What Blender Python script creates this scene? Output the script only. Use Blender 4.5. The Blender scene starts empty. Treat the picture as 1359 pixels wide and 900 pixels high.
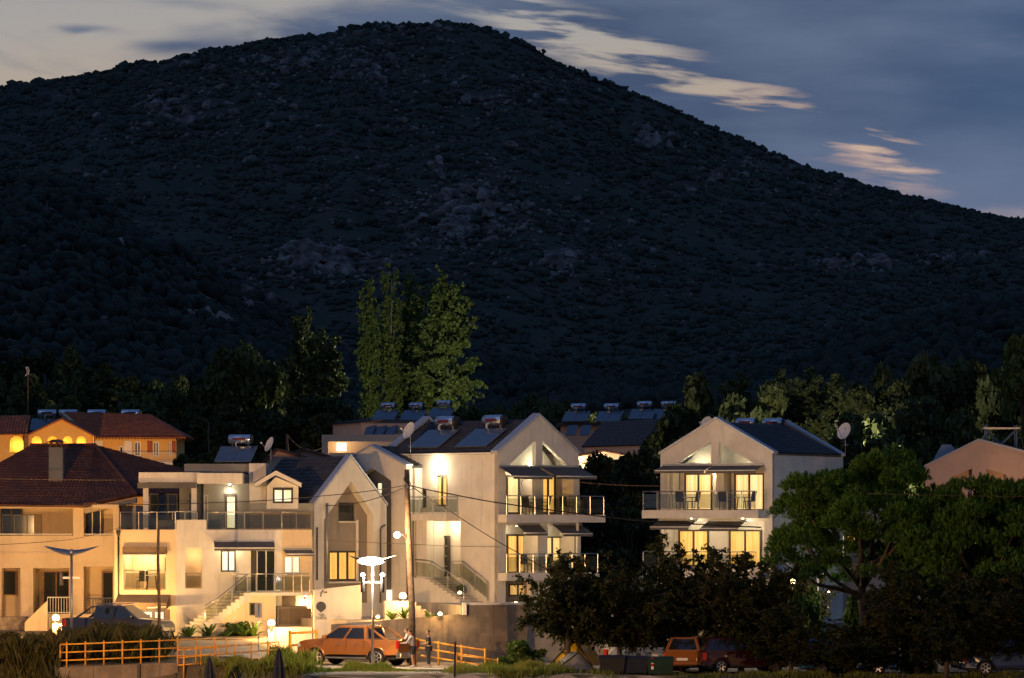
import bpy, bmesh, math, random
import numpy as np
from mathutils import Vector, Matrix, noise as mnoise
R = math.radians
random.seed(7); rng = np.random.default_rng(7)
scene = bpy.context.scene
col = scene.collection

# ------------------------------------------------------------------ camera
F = 5600.0                 # focal length in pixels of the 1359-wide picture
CX, HZ = 679.5, 700.0      # optical centre column, horizon row
H = 6.607                  # eye height above the beach road
cam_d = bpy.data.cameras.new('camera'); cam = bpy.data.objects.new('camera', cam_d); col.objects.link(cam)
cam.location = (0, 0, H); cam.rotation_euler = (R(90), 0, 0)
cam_d.sensor_width = 36; cam_d.lens = 36*F/1359.0; cam_d.shift_y = (HZ-450)/1359.0
cam_d.clip_start = 1; cam_d.clip_end = 9000
scene.camera = cam

# ------------------------------------------------------------------ world: dusk sky with long streaky clouds
world = bpy.data.worlds.new('World'); scene.world = world; world.use_nodes = True
class NT:
    """small helper to write node trees as expressions"""
    def __init__(s, tree): s.t = tree; s.n = tree.nodes; s.l = tree.links
    def new(s, typ, **kw):
        n = s.n.new(typ)
        for k, v in kw.items(): setattr(n, k, v)
        return n
    def put(s, sock, v):
        if isinstance(v, bpy.types.NodeSocket): s.l.new(v, sock)
        elif v is not None: sock.default_value = v
    def m(s, op, a, b=None, c=None, clamp=False):
        n = s.new('ShaderNodeMath', operation=op, use_clamp=clamp)
        s.put(n.inputs[0], a); s.put(n.inputs[1], b); s.put(n.inputs[2], c); return n.outputs[0]
    def sm(s, v, a, b, lo=0., hi=1.):
        n = s.new('ShaderNodeMapRange', interpolation_type='SMOOTHSTEP'); n.clamp = True
        s.put(n.inputs[0], v); n.inputs[1].default_value = a; n.inputs[2].default_value = b
        n.inputs[3].default_value = lo; n.inputs[4].default_value = hi; return n.outputs[0]
    def mix(s, f, a, b, bt='MIX'):
        n = s.new('ShaderNodeMix', data_type='RGBA', blend_type=bt)
        s.put(n.inputs[0], f)
        for i, v in ((6, a), (7, b)): s.put(n.inputs[i], v if isinstance(v, bpy.types.NodeSocket) else (*v[:3], 1))
        return n.outputs[2]
    def xyz(s, x, y, z):
        n = s.new('ShaderNodeCombineXYZ')
        for i, v in enumerate((x, y, z)): s.put(n.inputs[i], v)
        return n.outputs[0]
    def noise(s, vec, scale, detail=4, rough=.55, out=0, dist=0):
        n = s.new('ShaderNodeTexNoise'); s.put(n.inputs['Vector'], vec)
        n.inputs['Scale'].default_value = scale; n.inputs['Detail'].default_value = detail
        n.inputs['Roughness'].default_value = rough; n.inputs['Distortion'].default_value = dist
        return n.outputs[out]
w = NT(world.node_tree); w.n.clear()
tc = w.new('ShaderNodeTexCoord'); sep = w.new('ShaderNodeSeparateXYZ'); w.l.new(tc.outputs['Generated'], sep.inputs[0])
az = w.m('MULTIPLY', w.m('ARCTAN2', sep.outputs[0], sep.outputs[1]), 56.0)      # 1 unit ~ one degree
el = w.m('MULTIPLY', w.m('ARCSINE', sep.outputs[2]), 56.0)
sky = w.new('ShaderNodeTexSky', sky_type='NISHITA', sun_disc=False); sky.sun_elevation = R(1.5); sky.sun_rotation = R(-52); sky.altitude = 0
sky.air_density = 1.0; sky.dust_density = 1.0; sky.ozone_density = 3.0
# clear dusk air: pale and warm low in the sky, blue-grey above
up = w.sm(el, 5.5, 15.0)
clear = w.mix(up, (.37, .35, .335), (.045, .085, .185))
low = w.sm(el, 5.3, 7.0)
clear = w.mix(low, (.42, .34, .27), clear)
clear = w.mix(.12, clear, w.mix(1.0, sky.outputs[0], (.06, .06, .06), 'MULTIPLY'))
# clouds: bank drifting in from the right, drawn out sideways by the long exposure
vec = w.xyz(w.m('MULTIPLY', az, .34), w.m('MULTIPLY', w.m('SUBTRACT', el, w.m('MULTIPLY', az, -.06)), 1.25), 3.7)
n1 = w.noise(vec, 1.0, 7, .52, dist=.35)
n2 = w.noise(w.xyz(w.m('MULTIPLY', az, .13), w.m('MULTIPLY', el, .42), 9.1), 1.0, 4, .5, dist=.4)
gapc = w.m('ADD', w.m('MULTIPLY', az, -.36), 6.80)                  # a torn seam in the bank, sloping down to the right
gd = w.m('DIVIDE', w.m('SUBTRACT', el, gapc), .42)
seam = w.m('POWER', 2.718, w.m('MULTIPLY', w.m('MULTIPLY', gd, gd), -1.0))
seam = w.m('MULTIPLY', seam, w.sm(az, -1.5, .3))
seam = w.m('MULTIPLY', seam, w.sm(az, 4.6, 6.2, 1, 0))
n3 = w.noise(w.xyz(w.m('MULTIPLY', az, .34), w.m('MULTIPLY', w.m('ADD', el, w.m('MULTIPLY', az, .10)), 3.0), 17.3), 1.0, 5, .55, dist=.3)
tri = w.m('MAXIMUM', w.sm(w.m('SUBTRACT', w.m('ADD', 7.42, w.m('MULTIPLY', az, .22)), el), -.35, .35), w.sm(az, -2.6, -1.0))
bank = w.m('ADD', w.m('MULTIPLY', w.m('MULTIPLY', w.sm(az, -5.6, -3.0), tri), .46), w.sm(az, -13.0, -9.0, .26, -.16))
cov = w.m('ADD', w.m('ADD', n1, w.m('MULTIPLY', w.m('SUBTRACT', n2, .5), .55)), bank)
cov = w.m('SUBTRACT', cov, w.m('MULTIPLY', seam, w.sm(n3, .42, .60, .02, .55)))
def puff(a0, e0, sa, se, k):            # single dark cloudlet
    p_, q_ = w.m('DIVIDE', w.m('SUBTRACT', az, a0), sa), w.m('DIVIDE', w.m('SUBTRACT', w.m('ADD', el, w.m('MULTIPLY', w.m('SUBTRACT', n1, .5), .5)), e0), se)
    return w.m('MULTIPLY', w.m('POWER', 2.718, w.m('MULTIPLY', w.m('ADD', w.m('MULTIPLY', p_, p_), w.m('MULTIPLY', q_, q_)), -1.0)), k)
cov = w.m('ADD', cov, w.m('ADD', puff(-5.65, 6.53, .55, .07, .30), puff(-4.6, 6.36, .6, .09, .22)))
mask = w.sm(cov, .33, .73)
ctone = w.noise(w.xyz(w.m('MULTIPLY', az, .22), w.m('MULTIPLY', el, .9), 1.3), 1.0, 5, .5)
cloud = w.mix(w.sm(ctone, .33, .68), (.048, .074, .138), (.105, .138, .212))
cloud = w.mix(w.sm(az, 1.0, 9.0), cloud, w.mix(w.sm(ctone, .3, .7), (.046, .082, .160), (.095, .138, .225)))
lowc = w.sm(el, 3.9, 5.4, 1, 0)
cloud = w.mix(w.m('MULTIPLY', lowc, .6), cloud, (.135, .165, .26))
cloud = w.mix(w.sm(el, 9.0, 30.0), cloud, (.036, .075, .175))
edge = w.m('MULTIPLY', mask, w.m('SUBTRACT', 1., mask))
gapcol = w.mix(w.m('MULTIPLY', w.sm(az, 1.5, 4.), w.sm(el, 4.4, 6.0, 1, 0)), clear, (.60, .43, .32))
skyc = w.mix(mask, gapcol, cloud)
skyc = w.mix(w.m('MULTIPLY', edge, w.sm(az, 1.5, 4., 0, .9)), skyc, (.36, .21, .20))
gnd = w.sm(el, -.5, .5)
skyc = w.mix(gnd, (.03, .035, .05), skyc)
bg = w.new('ShaderNodeBackground'); w.l.new(skyc, bg.inputs[0]); bg.inputs[1].default_value = 1.18
wo = w.new('ShaderNodeOutputWorld'); w.l.new(bg.outputs[0], wo.inputs[0])
world.cycles.sampling_method = 'MANUAL'; world.cycles.sample_map_resolution = 512

# the last of the daylight: one very weak, wide sun low behind the left shoulder of the mountain
sun_d = bpy.data.lights.new('sun', 'SUN'); sun_d.energy = .06; sun_d.angle = R(35); sun_d.color = (.62, .78, 1.0)
sun = bpy.data.objects.new('sun', sun_d); col.objects.link(sun); sun.rotation_euler = (R(48), 0, R(-52))

vs = scene.view_settings
vs.view_transform = 'Standard'; vs.look = 'None'; vs.exposure = 0.0; vs.gamma = 1.0; vs.use_curve_mapping = False
scene.cycles.use_denoising = True
scene.cycles.use_adaptive_sampling = True; scene.cycles.adaptive_threshold = .02
scene.cycles.max_bounces = 6; scene.cycles.diffuse_bounces = 3; scene.cycles.glossy_bounces = 3
scene.cycles.transparent_max_bounces = 12; scene.cycles.sample_clamp_indirect = 4.0
scene.cycles.caustics_reflective = False; scene.cycles.caustics_refractive = False
scene.render.film_transparent = False

# ------------------------------------------------------------------ helpers
def at(x, y, Y):                       # picture measurement + distance -> place in the world
    return Vector(((x-CX)/F*Y, Y, H+(HZ-y)/F*Y))
def tag(o, label=None, cat=None, group=None, kind=None):
    if label: o['label'] = label
    if cat: o['category'] = cat
    if group: o['group'] = group
    if kind: o['kind'] = kind
    return o
def thing(name, label, cat, loc=(0, 0, 0), rz=0, group=None):
    o = bpy.data.objects.new(name, None); col.objects.link(o); o.empty_display_size = .3
    o.location = loc; o.rotation_euler = (0, 0, rz); return tag(o, label, cat, group)
def link(name, me, parent=None, mat=None):
    o = bpy.data.objects.new(name, me); col.objects.link(o)
    if mat is not None and not me.materials: me.materials.append(mat)
    if parent is not None: o.parent = parent
    return o
def copy_tree(o, parent=None):
    c = o.copy(); col.objects.link(c); c.parent = parent
    for ch in o.children: copy_tree(ch, c)
    return c
def world_base(o):                     # world offset of the top-level root a part hangs under (roots of houses are unrotated)
    p = Vector((0, 0, 0))
    while o is not None: p += o.location; o = o.parent
    return p

class MB:
    """collects geometry, optionally through a local->world map"""
    def __init__(s, xf=None): s.v = []; s.f = []; s.xf = xf; s.sm = False
    def add(s, vs, fs):
        b = len(s.v)
        s.v += [tuple(s.xf(*p)) for p in vs] if s.xf else [tuple(p) for p in vs]
        s.f += [tuple(b+i for i in f) for f in fs]; return s
    def box(s, x0, x1, y0, y1, z0, z1):
        if x0 > x1: x0, x1 = x1, x0
        if y0 > y1: y0, y1 = y1, y0
        if z0 > z1: z0, z1 = z1, z0
        return s.add([(x0,y0,z0),(x1,y0,z0),(x1,y1,z0),(x0,y1,z0),(x0,y0,z1),(x1,y0,z1),(x1,y1,z1),(x0,y1,z1)],
            [(0,3,2,1),(4,5,6,7),(0,1,5,4),(1,2,6,5),(2,3,7,6),(3,0,4,7)])
    def prism(s, poly, a, d0, d1):      # poly in the two other axes, extruded along axis a (0,1,2)
        def mk(p, d): return (d, p[0], p[1]) if a == 0 else ((p[0], d, p[1]) if a == 1 else (p[0], p[1], d))
        n = len(poly); V = [mk(p, d0) for p in poly]+[mk(p, d1) for p in poly]
        return s.add(V, [tuple(range(n))[::-1], tuple(range(n, 2*n))]+[(i, (i+1) % n, n+(i+1) % n, n+i) for i in range(n)])
    def hexa(s, P):                     # 8 points: 4 bottom, 4 top
        return s.add(P, [(0,3,2,1),(4,5,6,7),(0,1,5,4),(1,2,6,5),(2,3,7,6),(3,0,4,7)])
    def slab(s, quad, t):               # a quad given thickness t downwards (z)
        return s.hexa([(p[0], p[1], p[2]-t) for p in quad]+[tuple(p) for p in quad])
    def tube(s, path, r, n=6, cap=True):
        P = [Vector(p) for p in path]; rr = r if isinstance(r, (list, tuple)) else [r]*len(P)
        V = []; Fc = []
        up = Vector((0, 0, 1)) if abs((P[-1]-P[0]).normalized().z) < .9 else Vector((0, 1, 0))
        for i, p in enumerate(P):
            d = (P[min(i+1, len(P)-1)]-P[max(i-1, 0)]).normalized()
            a = d.cross(up)
            if a.length < 1e-5: a = d.orthogonal()
            a.normalize(); b = d.cross(a).normalized()
            for k in range(n):
                t = 2*math.pi*k/n; V.append(p+(a*math.cos(t)+b*math.sin(t))*rr[i])
        for i in range(len(P)-1):
            for k in range(n):
                Fc.append((i*n+k, i*n+(k+1) % n, (i+1)*n+(k+1) % n, (i+1)*n+k))
        if cap: Fc += [tuple(range(n))[::-1], tuple(range((len(P)-1)*n, len(P)*n))]
        return s.add(V, Fc)
    def lathe(s, prof, n=12, c=(0, 0, 0), ax=2):   # prof: (radius, height)
        V = []; Fc = []
        for r, h in prof:
            for k in range(n):
                t = 2*math.pi*k/n; q = (r*math.cos(t), r*math.sin(t), h)
                if ax == 0: q = (q[2], q[0], q[1])
                elif ax == 1: q = (q[0], q[2], q[1])
                V.append((q[0]+c[0], q[1]+c[1], q[2]+c[2]))
        m = len(prof)
        for i in range(m-1):
            for k in range(n): Fc.append((i*n+k, i*n+(k+1) % n, (i+1)*n+(k+1) % n, (i+1)*n+k))
        Fc += [tuple(range(n))[::-1], tuple(range((m-1)*n, m*n))]
        return s.add(V, Fc)
    def mesh(s, name, mat=None, smooth=False, bevel=0):
        me = bpy.data.meshes.new(name); me.from_pydata(s.v, [], s.f)
        bm = bmesh.new(); bm.from_mesh(me)
        bmesh.ops.recalc_face_normals(bm, faces=bm.faces[:])
        if bevel: bmesh.ops.bevel(bm, geom=bm.edges[:], offset=bevel, segments=2, profile=.6, affect='EDGES', clamp_overlap=True)
        bm.to_mesh(me); bm.free()
        if mat: me.materials.append(mat)
        if smooth or s.sm: me.shade_smooth()
        return me
    def build(s, name, mat, parent=None, smooth=False, bevel=0):
        if parent is not None and s.xf is not None:
            b = world_base(parent); s.v = [(p[0]-b.x, p[1]-b.y, p[2]-b.z) for p in s.v]
        return link(name, s.mesh(name, mat, smooth, bevel), parent)

class Frame:
    """a vertical facade plane: u along it (to the right), v into the building, z up (world)"""
    def __init__(s, px, Y, deg):
        s.O = Vector(((px-CX)/F*Y, Y)); t = R(deg); s.deg = deg
        s.U = Vector((math.cos(t), math.sin(t))); s.V = Vector((-math.sin(t), math.cos(t)))
    def __call__(s, u, v, z): return (s.O.x+u*s.U.x+v*s.V.x, s.O.y+u*s.U.y+v*s.V.y, z)
    def u(s, px, v=0):
        k = (px-CX)/F; return (k*(s.O.y+v*s.V.y)-s.O.x-v*s.V.x)/(s.U.x-k*s.U.y)
    def z(s, px, py, v=0):
        u = s.u(px, v); return H+(HZ-py)/F*(s.O.y+u*s.U.y+v*s.V.y)
    def uz(s, px, py, v=0): return (s.u(px, v), s.z(px, py, v))
    def rect(s, x0, x1, y0, y1, v=0):   # measured rectangle -> u0,u1,z0,z1
        xm, ym = (x0+x1)/2, None
        return s.u(x0, v), s.u(x1, v), s.z(xm, y1, v), s.z(xm, y0, v)
    def mb(s): return MB(s)

def wall(frame, name, mat, parent, outer, holes=(), v0=0., v1=.25):
    """wall slab with real openings; outer and holes are (u,z) loops"""
    bm = bmesh.new(); edges = []
    for loop in [outer]+[list(h) for h in holes]:
        vs_ = [bm.verts.new((p[0], 0, p[1])) for p in loop]
        edges += [bm.edges.new((vs_[i], vs_[(i+1) % len(vs_)])) for i in range(len(vs_))]
    bmesh.ops.triangle_fill(bm, use_beauty=True, use_dissolve=False, edges=edges)
    ret = bmesh.ops.extrude_face_region(bm, geom=bm.faces[:])
    ex = [g for g in ret['geom'] if isinstance(g, bmesh.types.BMVert)]
    for x in ex: x.co.y = v1
    for x in bm.verts:
        if x not in ex: pass
    exs = set(ex)
    for x in bm.verts:
        if x not in exs: x.co.y = v0
    b = world_base(parent) if parent else Vector((0, 0, 0))
    for x in bm.verts: x.co = Vector(frame(*x.co))-b
    bmesh.ops.recalc_face_normals(bm, faces=bm.faces[:])
    me = bpy.data.meshes.new(name); bm.to_mesh(me); bm.free(); me.materials.append(mat)
    return link(name, me, parent)
def rl(u0, u1, z0, z1): return [(u0, z0), (u1, z0), (u1, z1), (u0, z1)]

# ------------------------------------------------------------------ materials
MT = {}
def pbr(name, colr, rough=.7, metal=0., var=.12, scale=2.5, bump=.0, bscale=30, spec=.35, stain=0., alt=None, coat=0., isl=0., sub=None):
    m = bpy.data.materials.new(name); m.use_nodes = True; t = NT(m.node_tree)
    b = t.n['Principled BSDF']; tcd = t.new('ShaderNodeTexCoord'); geo = t.new('ShaderNodeNewGeometry')
    pos = geo.outputs['Position']
    c = colr
    base = t.mix(t.sm(t.noise(pos, scale, 5), .3, .7), tuple(x*(1-var) for x in colr), tuple(min(1, x*(1+var)) for x in colr))
    if alt: base = t.mix(t.sm(t.noise(pos, scale*.6, 6, .65), .45, .62), base, alt)
    if stain:                           # rain streaks and grime, drawn out downwards
        mp = t.new('ShaderNodeMapping'); t.l.new(pos, mp.inputs[0]); mp.inputs['Scale'].default_value = (5, 5, .5)
        base = t.mix(t.m('MULTIPLY', t.sm(t.noise(mp.outputs[0], .9, 6, .6), .48, .78), stain), base, tuple(x*.45 for x in colr))
    if isl: base = t.mix(geo.outputs['Random Per Island'], t.mix(1., base, (1-isl,)*3, 'MULTIPLY'), t.mix(1., base, (1+isl,)*3, 'MULTIPLY'))
    t.l.new(base, b.inputs['Base Color'])
    b.inputs['Roughness'].default_value = rough; b.inputs['Metallic'].default_value = metal
    b.inputs['Specular IOR Level'].default_value = spec; b.inputs['Coat Weight'].default_value = coat
    if coat: b.inputs['Coat Roughness'].default_value = .06
    if bump:
        bp = t.new('ShaderNodeBump'); bp.inputs['Strength'].default_value = bump; bp.inputs['Distance'].default_value = .02
        t.l.new(t.noise(pos, bscale, 6), bp.inputs['Height']); t.l.new(bp.outputs[0], b.inputs['Normal'])
    MT[name] = m; return m
def emit(name, colr, s):
    m = bpy.data.materials.new(name); m.use_nodes = True; t = NT(m.node_tree); t.n.clear()
    e = t.new('ShaderNodeEmission'); e.inputs[0].default_value = (*colr, 1); e.inputs[1].default_value = s
    o = t.new('ShaderNodeOutputMaterial'); t.l.new(e.outputs[0], o.inputs[0]); MT[name] = m; return m
def lit_curtain(name, c0, c1, s, fold=9., z_lo=None):
    """curtain lit from the room behind it: folds and uneven glow"""
    m = bpy.data.materials.new(name); m.use_nodes = True; t = NT(m.node_tree); t.n.clear()
    g = t.new('ShaderNodeNewGeometry'); mp = t.new('ShaderNodeMapping'); t.l.new(g.outputs['Position'], mp.inputs[0])
    mp.inputs['Scale'].default_value = (fold, fold, .25)
    n = t.noise(mp.outputs[0], 1.0, 3, .6); n2 = t.noise(g.outputs['Position'], .55, 2)
    c = t.mix(t.sm(n, .33, .66), c0, c1)
    e = t.new('ShaderNodeEmission'); t.l.new(c, e.inputs[0])
    t.l.new(t.m('MULTIPLY', t.m('ADD', .55, t.m('MULTIPLY', n2, .9)), s), e.inputs[1])
    d = t.new('ShaderNodeBsdfDiffuse'); d.inputs[0].default_value = (.55, .45, .3, 1)
    a = t.new('ShaderNodeAddShader'); t.l.new(e.outputs[0], a.inputs[0]); t.l.new(d.outputs[0], a.inputs[1])
    o = t.new('ShaderNodeOutputMaterial'); t.l.new(a.outputs[0], o.inputs[0]); MT[name] = m; return m
def glass(name, tint, trans=.75, rough=.03):
    m = bpy.data.materials.new(name); m.use_nodes = True; t = NT(m.node_tree); t.n.clear()
    tr = t.new('ShaderNodeBsdfTransparent'); tr.inputs[0].default_value = (*tint, 1)
    gl = t.new('ShaderNodeBsdfGlossy'); gl.inputs['Roughness'].default_value = rough; gl.inputs[0].default_value = (.9, .95, 1, 1)
    df = t.new('ShaderNodeBsdfDiffuse'); df.inputs[0].default_value = (.10, .11, .10, 1)
    lw = t.new('ShaderNodeLayerWeight'); lw.inputs[0].default_value = .5; frs = t.m('ADD', .05, t.m('MULTIPLY', t.m('POWER', lw.outputs['Facing'], 4.0), .7))
    a = t.new('ShaderNodeMixShader'); a.inputs[0].default_value = 1-trans; t.l.new(tr.outputs[0], a.inputs[1]); t.l.new(df.outputs[0], a.inputs[2])
    b = t.new('ShaderNodeMixShader'); t.l.new(frs, b.inputs[0]); t.l.new(a.outputs[0], b.inputs[1]); t.l.new(gl.outputs[0], b.inputs[2])
    o = t.new('ShaderNodeOutputMaterial'); t.l.new(b.outputs[0], o.inputs[0]); MT[name] = m; return m
def leafmat(name, colr, var=.5, trans=.3, alt=None, rough=.6):
    m = bpy.data.materials.new(name); m.use_nodes = True; t = NT(m.node_tree); t.n.clear()
    g = t.new('ShaderNodeNewGeometry'); oi = t.new('ShaderNodeObjectInfo')
    c = t.mix(g.outputs['Random Per Island'], tuple(x*(1-var) for x in colr), tuple(x*(1+var) for x in colr))
    if alt: c = t.mix(t.sm(t.noise(g.outputs['Position'], .5, 3), .45, .7), c, alt)
    c = t.mix(t.m('MULTIPLY', oi.outputs['Random'], .5), c, t.mix(1., c, (.7, .8, .6), 'MULTIPLY'))
    d = t.new('ShaderNodeBsdfPrincipled'); t.l.new(c, d.inputs['Base Color']); d.inputs['Roughness'].default_value = rough; d.inputs['Specular IOR Level'].default_value = .25
    tl = t.new('ShaderNodeBsdfTranslucent'); t.l.new(t.mix(1., c, (1.1, 1.25, .6), 'MULTIPLY'), tl.inputs[0])
    a = t.new('ShaderNodeMixShader'); a.inputs[0].default_value = trans; t.l.new(d.outputs[0], a.inputs[1]); t.l.new(tl.outputs[0], a.inputs[2])
    o = t.new('ShaderNodeOutputMaterial'); t.l.new(a.outputs[0], o.inputs[0]); MT[name] = m; return m

pbr('plaster_white', (.66, .61, .54), .85, var=.09, scale=.8, bump=.15, bscale=45, stain=.34)
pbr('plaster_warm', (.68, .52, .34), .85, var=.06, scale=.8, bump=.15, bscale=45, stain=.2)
pbr('plaster_cream', (.66, .51, .34), .85, var=.08, scale=.7, bump=.15, bscale=45, stain=.28)
pbr('plaster_grey', (.24, .235, .21), .85, var=.08, scale=.9, bump=.15, bscale=45, stain=.15)
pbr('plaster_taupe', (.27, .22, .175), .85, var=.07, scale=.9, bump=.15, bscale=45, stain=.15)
pbr('plaster_ochre', (.72, .42, .12), .85, var=.08, scale=.7, bump=.1, stain=.15)
pbr('plaster_pink', (.60, .43, .33), .85, var=.06, scale=.8, bump=.1, stain=.12)
pbr('concrete', (.21, .165, .13), .9, var=.24, scale=1.3, bump=.35, bscale=20, stain=.7, alt=(.15, .122, .10))
pbr('stone', (.32, .25, .19), .9, var=.3, scale=4, bump=.5, bscale=12)
pbr('brown_panel', (.16, .115, .08), .7, var=.15, scale=3)
pbr('roof_slate', (.055, .055, .062), .65, var=.25, scale=3, bump=.2, bscale=20)
pbr('roof_brown', (.16, .062, .038), .8, var=.3, scale=2.2, bump=.3, bscale=20, alt=(.11, .05, .035))
pbr('roof_terracotta', (.30, .10, .05), .8, var=.3, scale=2.0, bump=.3, alt=(.22, .08, .05))
pbr('coping', (.42, .45, .52), .45, metal=.35, var=.06)
pbr('steel', (.46, .44, .41), .32, metal=.9, var=.05)
pbr('bright_tank', (.60, .66, .76), .22, metal=.9, var=.05)
pbr('dark_metal', (.06, .058, .06), .45, metal=.5, var=.1)
pbr('grey_metal', (.30, .31, .33), .4, metal=.7, var=.1)
pbr('frame_dark', (.055, .045, .035), .5, var=.1)
pbr('frame_white', (.72, .68, .60), .5, var=.05)
pbr('wood_door', (.20, .10, .045), .6, var=.25, scale=8)
pbr('shutter_red', (.35, .06, .03), .6, var=.1)
pbr('interior', (.16, .12, .08), .9, var=.1)
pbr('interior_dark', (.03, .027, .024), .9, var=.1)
pbr('awning', (.115, .105, .10), .85, var=.1, bump=.1)
pbr('awning_brown', (.16, .11, .075), .85, var=.1)
pbr('collector', (.055, .075, .125), .22, var=.15, spec=.8, coat=.8)  # blue base colour carries the reflected sky
pbr('dish', (.60, .60, .60), .5, var=.05)
pbr('red_print', (.12, .02, .035), .5)
pbr('pole_wood', (.14, .088, .052), .85, var=.3, scale=5, bump=.4, bscale=14)
pbr('cable', (.025, .022, .02), .6)
pbr('fence_yellow', (.78, .36, .03), .5, var=.18, scale=6, alt=(.50, .22, .04))
pbr('paint_orange', (.40, .145, .035), .28, metal=.35, var=.04, coat=.8)
pbr('paint_slate', (.045, .05, .072), .3, metal=.3, var=.04, coat=.8)
pbr('paint_white', (.66, .68, .72), .3, var=.03, coat=.8)
pbr('paint_red_shaded', (.035, .008, .008), .4, metal=.1, var=.04, coat=.3)  # red darkened so the colour carries the shade under the trees
pbr('paint_blue', (.03, .14, .36), .3, metal=.2, var=.04, coat=.8)
pbr('paint_navy', (.02, .035, .09), .3, metal=.2, var=.04, coat=.8)
pbr('car_glass', (.015, .017, .02), .05, spec=.7, coat=.5)
pbr('tyre', (.022, .021, .02), .85)
pbr('rim', (.45, .45, .46), .3, metal=.8)
pbr('plastic_black', (.025, .025, .026), .55)
pbr('tail_red', (.55, .02, .015), .2, coat=.6)
pbr('lamp_clear', (.7, .7, .68), .15, coat=.6)
pbr('plate_white', (.75, .75, .72), .5)
pbr('fabric_navy', (.018, .022, .04), .9, var=.2)
pbr('cloth_grey', (.42, .41, .40), .9, var=.12, scale=9)
pbr('cloth_light', (.55, .50, .45), .9, var=.12, scale=9)
pbr('cloth_dark', (.035, .038, .05), .9, var=.2, scale=9)
pbr('skin', (.52, .29, .18), .6, var=.06, scale=12)
pbr('hair', (.05, .03, .02), .8, var=.2, scale=20)
pbr('tarp_yellow', (.62, .40, .03), .6, var=.15, scale=3)
pbr('tarp_grey', (.22, .215, .20), .7, var=.25, scale=3)
pbr('bin_green', (.012, .035, .022), .55, var=.2)
pbr('bark', (.085, .062, .045), .9, var=.3, scale=6, bump=.6, bscale=10)
pbr('bark_light', (.20, .17, .13), .9, var=.3, scale=4, bump=.4, bscale=8)
pbr('furniture', (.05, .042, .035), .7)
pbr('stone_path', (.42, .36, .29), .9, var=.14, scale=1.2, bump=.3, bscale=14)
pbr('asphalt', (.055, .053, .05), .9, var=.2, scale=1.5, bump=.4, bscale=25)
pbr('dust_road', (.46, .38, .28), .95, var=.16, scale=.5, bump=.4, bscale=9, alt=(.36, .31, .2))
pbr('soil', (.13, .10, .065), .95, var=.3, scale=.4, bump=.4, bscale=6, alt=(.06, .075, .03))
pbr('granite', (.175, .158, .15), .9, var=.45, scale=.25, bump=.8, bscale=1.2, alt=(.075, .072, .072))
pbr('bare_earth', (.20, .17, .15), .95, var=.25, scale=.2, bump=.5, bscale=1.0)
emit('globe_glow', (1.0, .66, .26), 20.)
emit('led_glow', (1.0, .97, .94), 22.)
emit('led_soft', (1.0, .97, .92), 2.2)
emit('lamp_warm', (1.0, .74, .36), 30.)
emit('wall_glow', (1.0, .84, .55), 22.)
lit_curtain('curtain_gold', (.95, .36, .035), (1.0, .58, .15), 1.55)
lit_curtain('curtain_pale', (1.0, .48, .10), (1.0, .74, .38), 1.75)
lit_curtain('window_white', (1.0, .78, .45), (1.0, .90, .70), 1.8, fold=2.)
lit_curtain('window_amber', (.75, .33, .07), (1.0, .55, .16), 1.1, fold=3.)
glass('rail_glass', (.80, .82, .78), .93)
glass('pane_glass', (.92, .93, .90), .94, .02)
glass('pane_dark', (.30, .28, .25), .75, .02)
leafmat('leaf_poplar', (.10, .135, .038), .55, .3)
leafmat('leaf_dark', (.046, .056, .022), .55, .25)
leafmat('leaf_far', (.070, .088, .036), .6, .25, alt=(.095, .10, .036))
leafmat('leaf_pine', (.075, .155, .020), .7, .15)
leafmat('leaf_front', (.034, .042, .012), .7, .35, alt=(.060, .052, .015))
leafmat('leaf_warm', (.09, .085, .025), .5, .3)
leafmat('leaf_plant', (.10, .16, .04), .5, .3)
leafmat('grass', (.19, .22, .05), .5, .35, alt=(.27, .23, .07))
leafmat('grass_dark', (.06, .058, .020), .55, .3, alt=(.085, .066, .024))
leafmat('scrub', (.044, .056, .050), .30, .0, alt=(.056, .066, .056), rough=.9)
leafmat('woods', (.027, .034, .031), .35, .0, rough=.9)

def lamp(parent, loc, watts, colr, radius=.1, typ='POINT', name='lamp_light', rot=None, spot=None, blend=.5, local=False):
    d = bpy.data.lights.new(name, typ); d.energy = watts; d.color = colr; d.shadow_soft_size = radius
    o = bpy.data.objects.new(name, d); col.objects.link(o)
    if typ == 'SPOT': d.spot_size = R(spot); d.spot_blend = blend
    if rot: o.rotation_euler = rot
    if parent is not None:
        o.parent = parent; b = Vector((0, 0, 0)) if local else world_base(parent)
        o.location = Vector(loc)-b
    else: o.location = loc
    return o
# ------------------------------------------------------------------ terrain
BY = np.array([100, 205, 212, 260, 340, 420, 560, 800, 1100, 1400, 2300.]); BZ = np.array([0, 0, 1.3, 3.0, 5.5, 8.5, 15.5, 27, 38, 50, 58.])
SK = [(-700,190),(-300,140),(0,115),(60,108),(130,97),(180,85),(195,79),(212,83),(260,71),(300,65),(340,55),(380,51),(430,45),(470,35),(500,29),(520,35),(550,32),(590,28),(620,32),(660,44),(690,56),(720,72),(760,94),(800,109),(830,120),(870,136),(900,149),(940,169),(980,184),(1030,204),(1080,226),(1120,236),(1150,249),(1200,259),(1260,274),(1320,288),(1359,294),(1600,360),(2100,470)]
SKX = np.array([(p[0]-CX)/F*2000 for p in SK]); SKZ = np.array([H+(HZ-p[1])/F*2000 for p in SK])
SL = [(-500,215),(0,243),(60,247),(130,264),(180,292),(230,327),(300,372),(380,422),(430,452),(520,500),(600,540)]
SLX = np.array([(p[0]-CX)/F*1300 for p in SL]); SLZ = np.array([H+(HZ-p[1])/F*1300 for p in SL])
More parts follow.
